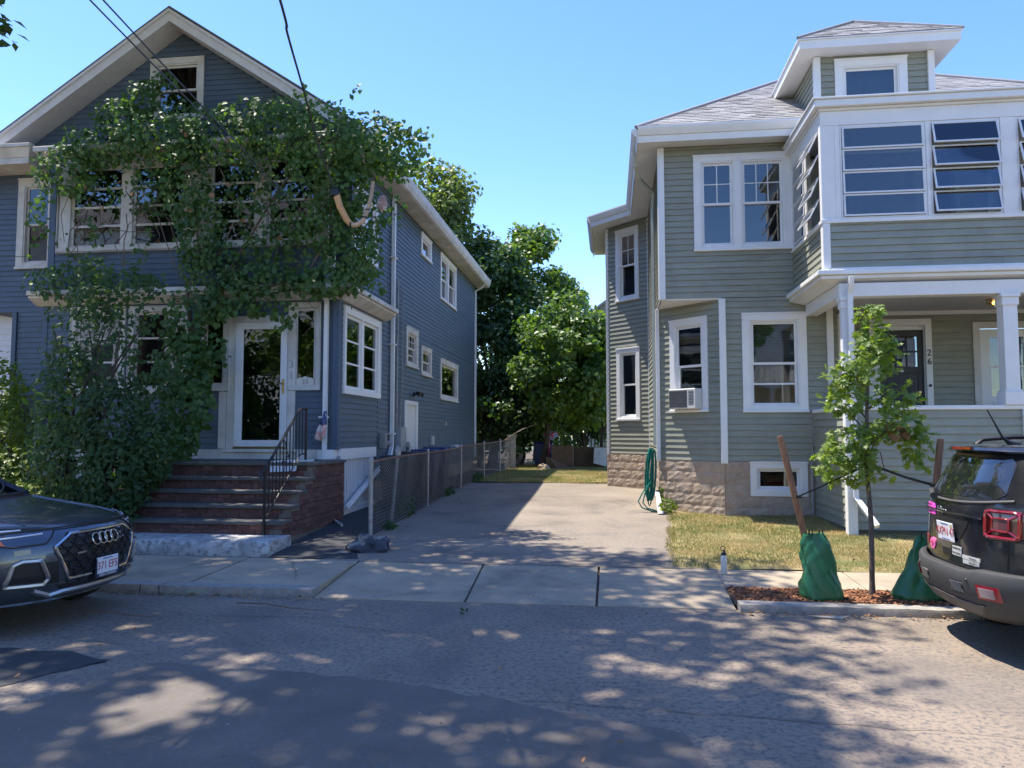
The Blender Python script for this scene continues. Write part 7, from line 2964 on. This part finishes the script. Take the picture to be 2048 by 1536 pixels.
wg = thing("wire_guard", "tan plastic tube guard bent in a U around the service cable at the vine", "cable guard", (-4.4, 12.3, 5.3))
pts = [(-4.67, 12.28, 5.88), (-4.60, 12.28, 5.66), (-4.48, 12.3, 5.43), (-4.40, 12.3, 5.345)]
mb = MB()
mb.tube(pts, [.06, .058, .055, .05], 12)
mb.build("guard_tube", TANWOOD, wg, smooth=60)
mb = MB()
mb.tube([(-4.39, 12.3, 5.34), (-4.30, 12.3, 5.34), (-4.21, 12.31, 5.40), (-4.17, 12.31, 5.46)], [.046, .044, .042, .040], 12)
mb.build("guard_tube", mat("pale_guard", (.60, .42, .30), .4), wg, smooth=60)
mb = MB()
mb.tube([(-4.165, 12.31, 5.47), (-4.10, 12.32, 5.66), (-4.06, 12.32, 5.82), (-4.03, 12.33, 6.1)], [.04, .036, .034, .03], 12)
mb.build("guard_tube", mat("brown_guard", (.42, .30, .19), .45), wg, smooth=60)  # last stretch of the tube, in a darker brown
mb = MB()
mb.lathe([(.03, -.09), (.075, -.07), (.08, 0), (.07, .05), (.03, .08)], (-4.69, 12.27, 5.92), 14)
mb.build("end_cap", BLACKPL, wg, smooth=40)
for c, r in (((-4.40, 12.3, 5.345), .056), ((-4.17, 12.31, 5.465), .05), ((-4.12, 12.315, 5.60), .041)):
    mb = MB()
    mb.lathe([(r, -.012), (r, .012)], c, 14, 'X' if r > .055 else 'Z')
    mb.build("tie_band", BLACKPL, wg)
bm = bmesh.new()
bmesh.ops.create_icosphere(bm, subdivisions=2, radius=1)
for v in bm.verts:
    v.co = Vector((v.co.x * .09, v.co.y * .08, v.co.z * .15)) * (1 + random.uniform(-.2, .2)) + Vector((-3.86, 12.32, 5.70))
me = bpy.data.meshes.new("dried_bundle")
bm.to_mesh(me)
bm.free()
me.materials.append(mat("dried_brown", (.30, .19, .17), .9, var=.3, col2=(.55, .5, .52), c2amt=1, c2scale=7, c2lo=.48, c2hi=.56))
tag(link("dried_bundle", me), "small brown and grey dried bundle hanging right of the tan wire guard", "ornament")

# ================================================================== LAWN, MULCH, LITTER


def grass_mat(name, c1, c2, c3):
    m = bpy.data.materials.new(name)
    m.use_nodes = True
    n, l = m.node_tree.nodes, m.node_tree.links
    p = n["Principled BSDF"]
    p.inputs["Roughness"].default_value = .6
    g = n.new("ShaderNodeNewGeometry")
    no = n.new("ShaderNodeTexNoise")
    no.inputs["Scale"].default_value = 1.3
    no.inputs["Detail"].default_value = 4
    l.new(g.outputs["Position"], no.inputs["Vector"])
    ad = n.new("ShaderNodeMath")
    ad.operation = 'MULTIPLY_ADD'
    ad.inputs[1].default_value = .28
    l.new(g.outputs["Random Per Island"], ad.inputs[0])
    l.new(no.outputs[0], ad.inputs[2])
    r = n.new("ShaderNodeValToRGB")
    r.color_ramp.elements[0].position = .48
    r.color_ramp.elements[0].color = (*c1, 1)
    r.color_ramp.elements[1].position = .64
    r.color_ramp.elements[1].color = (*c2, 1)
    e = r.color_ramp.elements.new(.82)
    e.color = (*c3, 1)
    l.new(ad.outputs[0], r.inputs[0])
    l.new(r.outputs[0], p.inputs["Base Color"])
    tr = n.new("ShaderNodeBsdfTranslucent")
    l.new(r.outputs[0], tr.inputs[0])
    ms = n.new("ShaderNodeMixShader")
    ms.inputs[0].default_value = .35
    l.new(p.outputs[0], ms.inputs[1])
    l.new(tr.outputs[0], ms.inputs[2])
    l.new(ms.outputs[0], n["Material Output"].inputs[0])
    return m


GRASS = grass_mat("grass_blade", (.15, .21, .045), (.34, .28, .09), (.52, .39, .18))


def grass(name, label, x0, x1, y0, y1, n, hf, h, keep=None):
    x = rng.uniform(x0, x1, n)
    y = rng.uniform(y0, y1, n)
    if keep is not None:
        k = keep(x, y)
        x, y = x[k], y[k]
    n = len(x)
    z = np.array([hf(a, b) for a, b in zip(x, y)])
    a = rng.uniform(0, 2 * np.pi, n)
    hh = rng.uniform(.5, 1.2, n) * h
    w = rng.uniform(.003, .006, n) * (h / .045) ** .5
    lean = rng.normal(0, .7, (n, 2)) * hh[:, None]
    dx, dy = np.cos(a) * w, np.sin(a) * w
    V = np.zeros((n, 3, 3))
    V[:, 0] = np.stack([x - dx, y - dy, z - .01], 1)
    V[:, 1] = np.stack([x + dx, y + dy, z - .01], 1)
    V[:, 2] = np.stack([x + lean[:, 0], y + lean[:, 1], z + hh], 1)
    F = np.arange(n * 3).reshape(n, 3)
    o = np_mesh(name, V.reshape(-1, 3), F, GRASS)
    tag(o, label, "grass", kind="stuff")


ev = np.vectorize(edge)
grass("lawn_grass", "patchy dry front lawn grass before the green house", .6, 7.0, 9.56, 14.6, 90000, lawn_z, .042,
      lambda x, y: (np.sin(x * 2.7 + 1.3 * np.sin(y * 1.9)) * np.sin(y * 2.3 + np.sin(x * 3.1)) + rng.uniform(-.2, 1.4, len(x)) > -.05) & (x > ev(y) - .03 + rng.normal(0, .03, len(x))) & ((y < 13.9) | (x < 2)) & ~((y > 11.95) & (x > 3.6)))
grass("back_lawn_grass", "yellow green grass strip at the end of the driveway", -3.7, 3, 19.75, 31, 80000, lambda x, y: gy(y) + .03, .06,
      lambda x, y: y > 20.0 + .18 * np.sin(x * 3.1) + rng.normal(0, .12, len(x)))
# bark mulch
n = 5200
x, y = rng.uniform(1.26, 6, n), rng.uniform(7.9, 8.56, n)
z = .058 + rng.uniform(0, .022, n)
L, Wd, Hh = rng.uniform(.012, .034, n), rng.uniform(.005, .012, n), rng.uniform(.003, .007, n)
base = np.array([(-1, -1, -1), (1, -1, -1), (1, 1, -1), (-1, 1, -1), (-1, -1, 1), (1, -1, 1), (1, 1, 1), (-1, 1, 1)])
a, t = rng.uniform(0, np.pi * 2, n), rng.normal(0, .35, n)
loc = base[None] * np.stack([L, Wd, Hh], 1)[:, None]
rx = loc[..., 0] * np.cos(t)[:, None] - loc[..., 2] * np.sin(t)[:, None]
rz = loc[..., 0] * np.sin(t)[:, None] + loc[..., 2] * np.cos(t)[:, None]
V = np.stack([rx * np.cos(a)[:, None] - loc[..., 1] * np.sin(a)[:, None] + x[:, None], rx * np.sin(a)[:, None] + loc[..., 1] * np.cos(a)[:, None] + y[:, None], rz + z[:, None]], -1)
F = (np.array(HEX)[None] + (np.arange(n) * 8)[:, None, None]).reshape(-1, 4)
tag(np_mesh("mulch_chips", V.reshape(-1, 3), F, MULCH, k=4), "red brown bark mulch chips around the sapling", "mulch", kind="stuff")
# litter of leaves, twigs and grit
pts, nn = [], []
for _ in range(420):
    r = random.random()
    if r < .35:
        q = (random.uniform(-6, -3), KY - .03 - abs(random.gauss(0, .06)), .02)
    elif r < .6:
        q = (random.uniform(1.2, 4), 7.66 - abs(random.gauss(0, .07)), .02)
    elif r < .75:
        q = (random.uniform(1.2, 4), random.uniform(9.6, 13), lawn_z(2, 11) + .02)
    elif r < .9:
        q = (-3.6 + abs(random.gauss(0, .35)), random.uniform(10, 19), 0)
        q = (q[0], q[1], gy(q[1]) + .02)
    else:
        q = (random.uniform(-5, 4), random.uniform(4, 7.6), .035)
    pts.append(q)
    nn.append((random.gauss(0, .3), random.gauss(0, .3), 1))
P = np.array(pts)
N = np.array(nn)
tag(leaves("leaf_litter", P, N, rng.uniform(.02, .055, len(P)), T_OVAL, DEADL, None), "scattered dry leaves along the kerbs and lawn", "leaves", kind="stuff")
mb = MB()
for _ in range(330):
    x, y = random.uniform(-6, 4.5), random.uniform(3.6, 7.6)
    s = random.uniform(.004, .011)
    z = road_z(x, y) + s * .6
    mb.add([(x + s * random.uniform(-1, 1.5), y + s * random.uniform(-1, 1), z + s * .4 * (k % 2)) for k in range(6)], [(0, 1, 2), (0, 2, 3), (1, 3, 4), (2, 4, 5), (0, 4, 5)])
tag(mb.build("road_grit", mat("grit_stone", (.22, .2, .19), .9, var=.4, scale=40, island=.6)), "small stones and grit scattered over the road", "gravel", kind="stuff")
P, N = cloud([(-1.42, 7.25, .03, .04, .03, .012, 7)])
tag(leaves("green_leaf_clump", P, N, rng.uniform(.025, .045, len(P)), T_OVAL, SHRUB, None), "small fallen clump of green leaves on the road before the driveway", "leaves")
for (p, q, lab) in (((-5.0, 6.75, .04), (-4.2, 6.62, .045), "thin dry twig lying on the road before the graphite car"),
                    ((-3.75, 7.28, .04), (-2.7, 7.05, .045), "long thin twig lying in the gutter by the left kerb")):
    mb = MB()
    a, b = Vector(p), Vector(q)
    mb.tube([a, a.lerp(b, .3) + Vector((0, .03, .01)), a.lerp(b, .6) + Vector((0, -.015, 0)), b], [.008, .007, .006, .003], 5)
    tag(mb.build("twig", mat("twig_brown", (.18, .12, .085), .9)), lab, "twig")
mb = MB()
mb.hexa([(1.9, 7.53, .004), (2.2, 7.50, .004), (2.22, 7.56, .004), (1.94, 7.57, .004), (1.88, 7.52, .02), (2.16, 7.51, .012), (2.24, 7.56, .03), (1.96, 7.585, .012)])
tag(mb.build("litter_strip", mat("pale_litter", (.36, .33, .28), .8)), "pale scrap of paper litter in the gutter below the mulch bed", "litter")
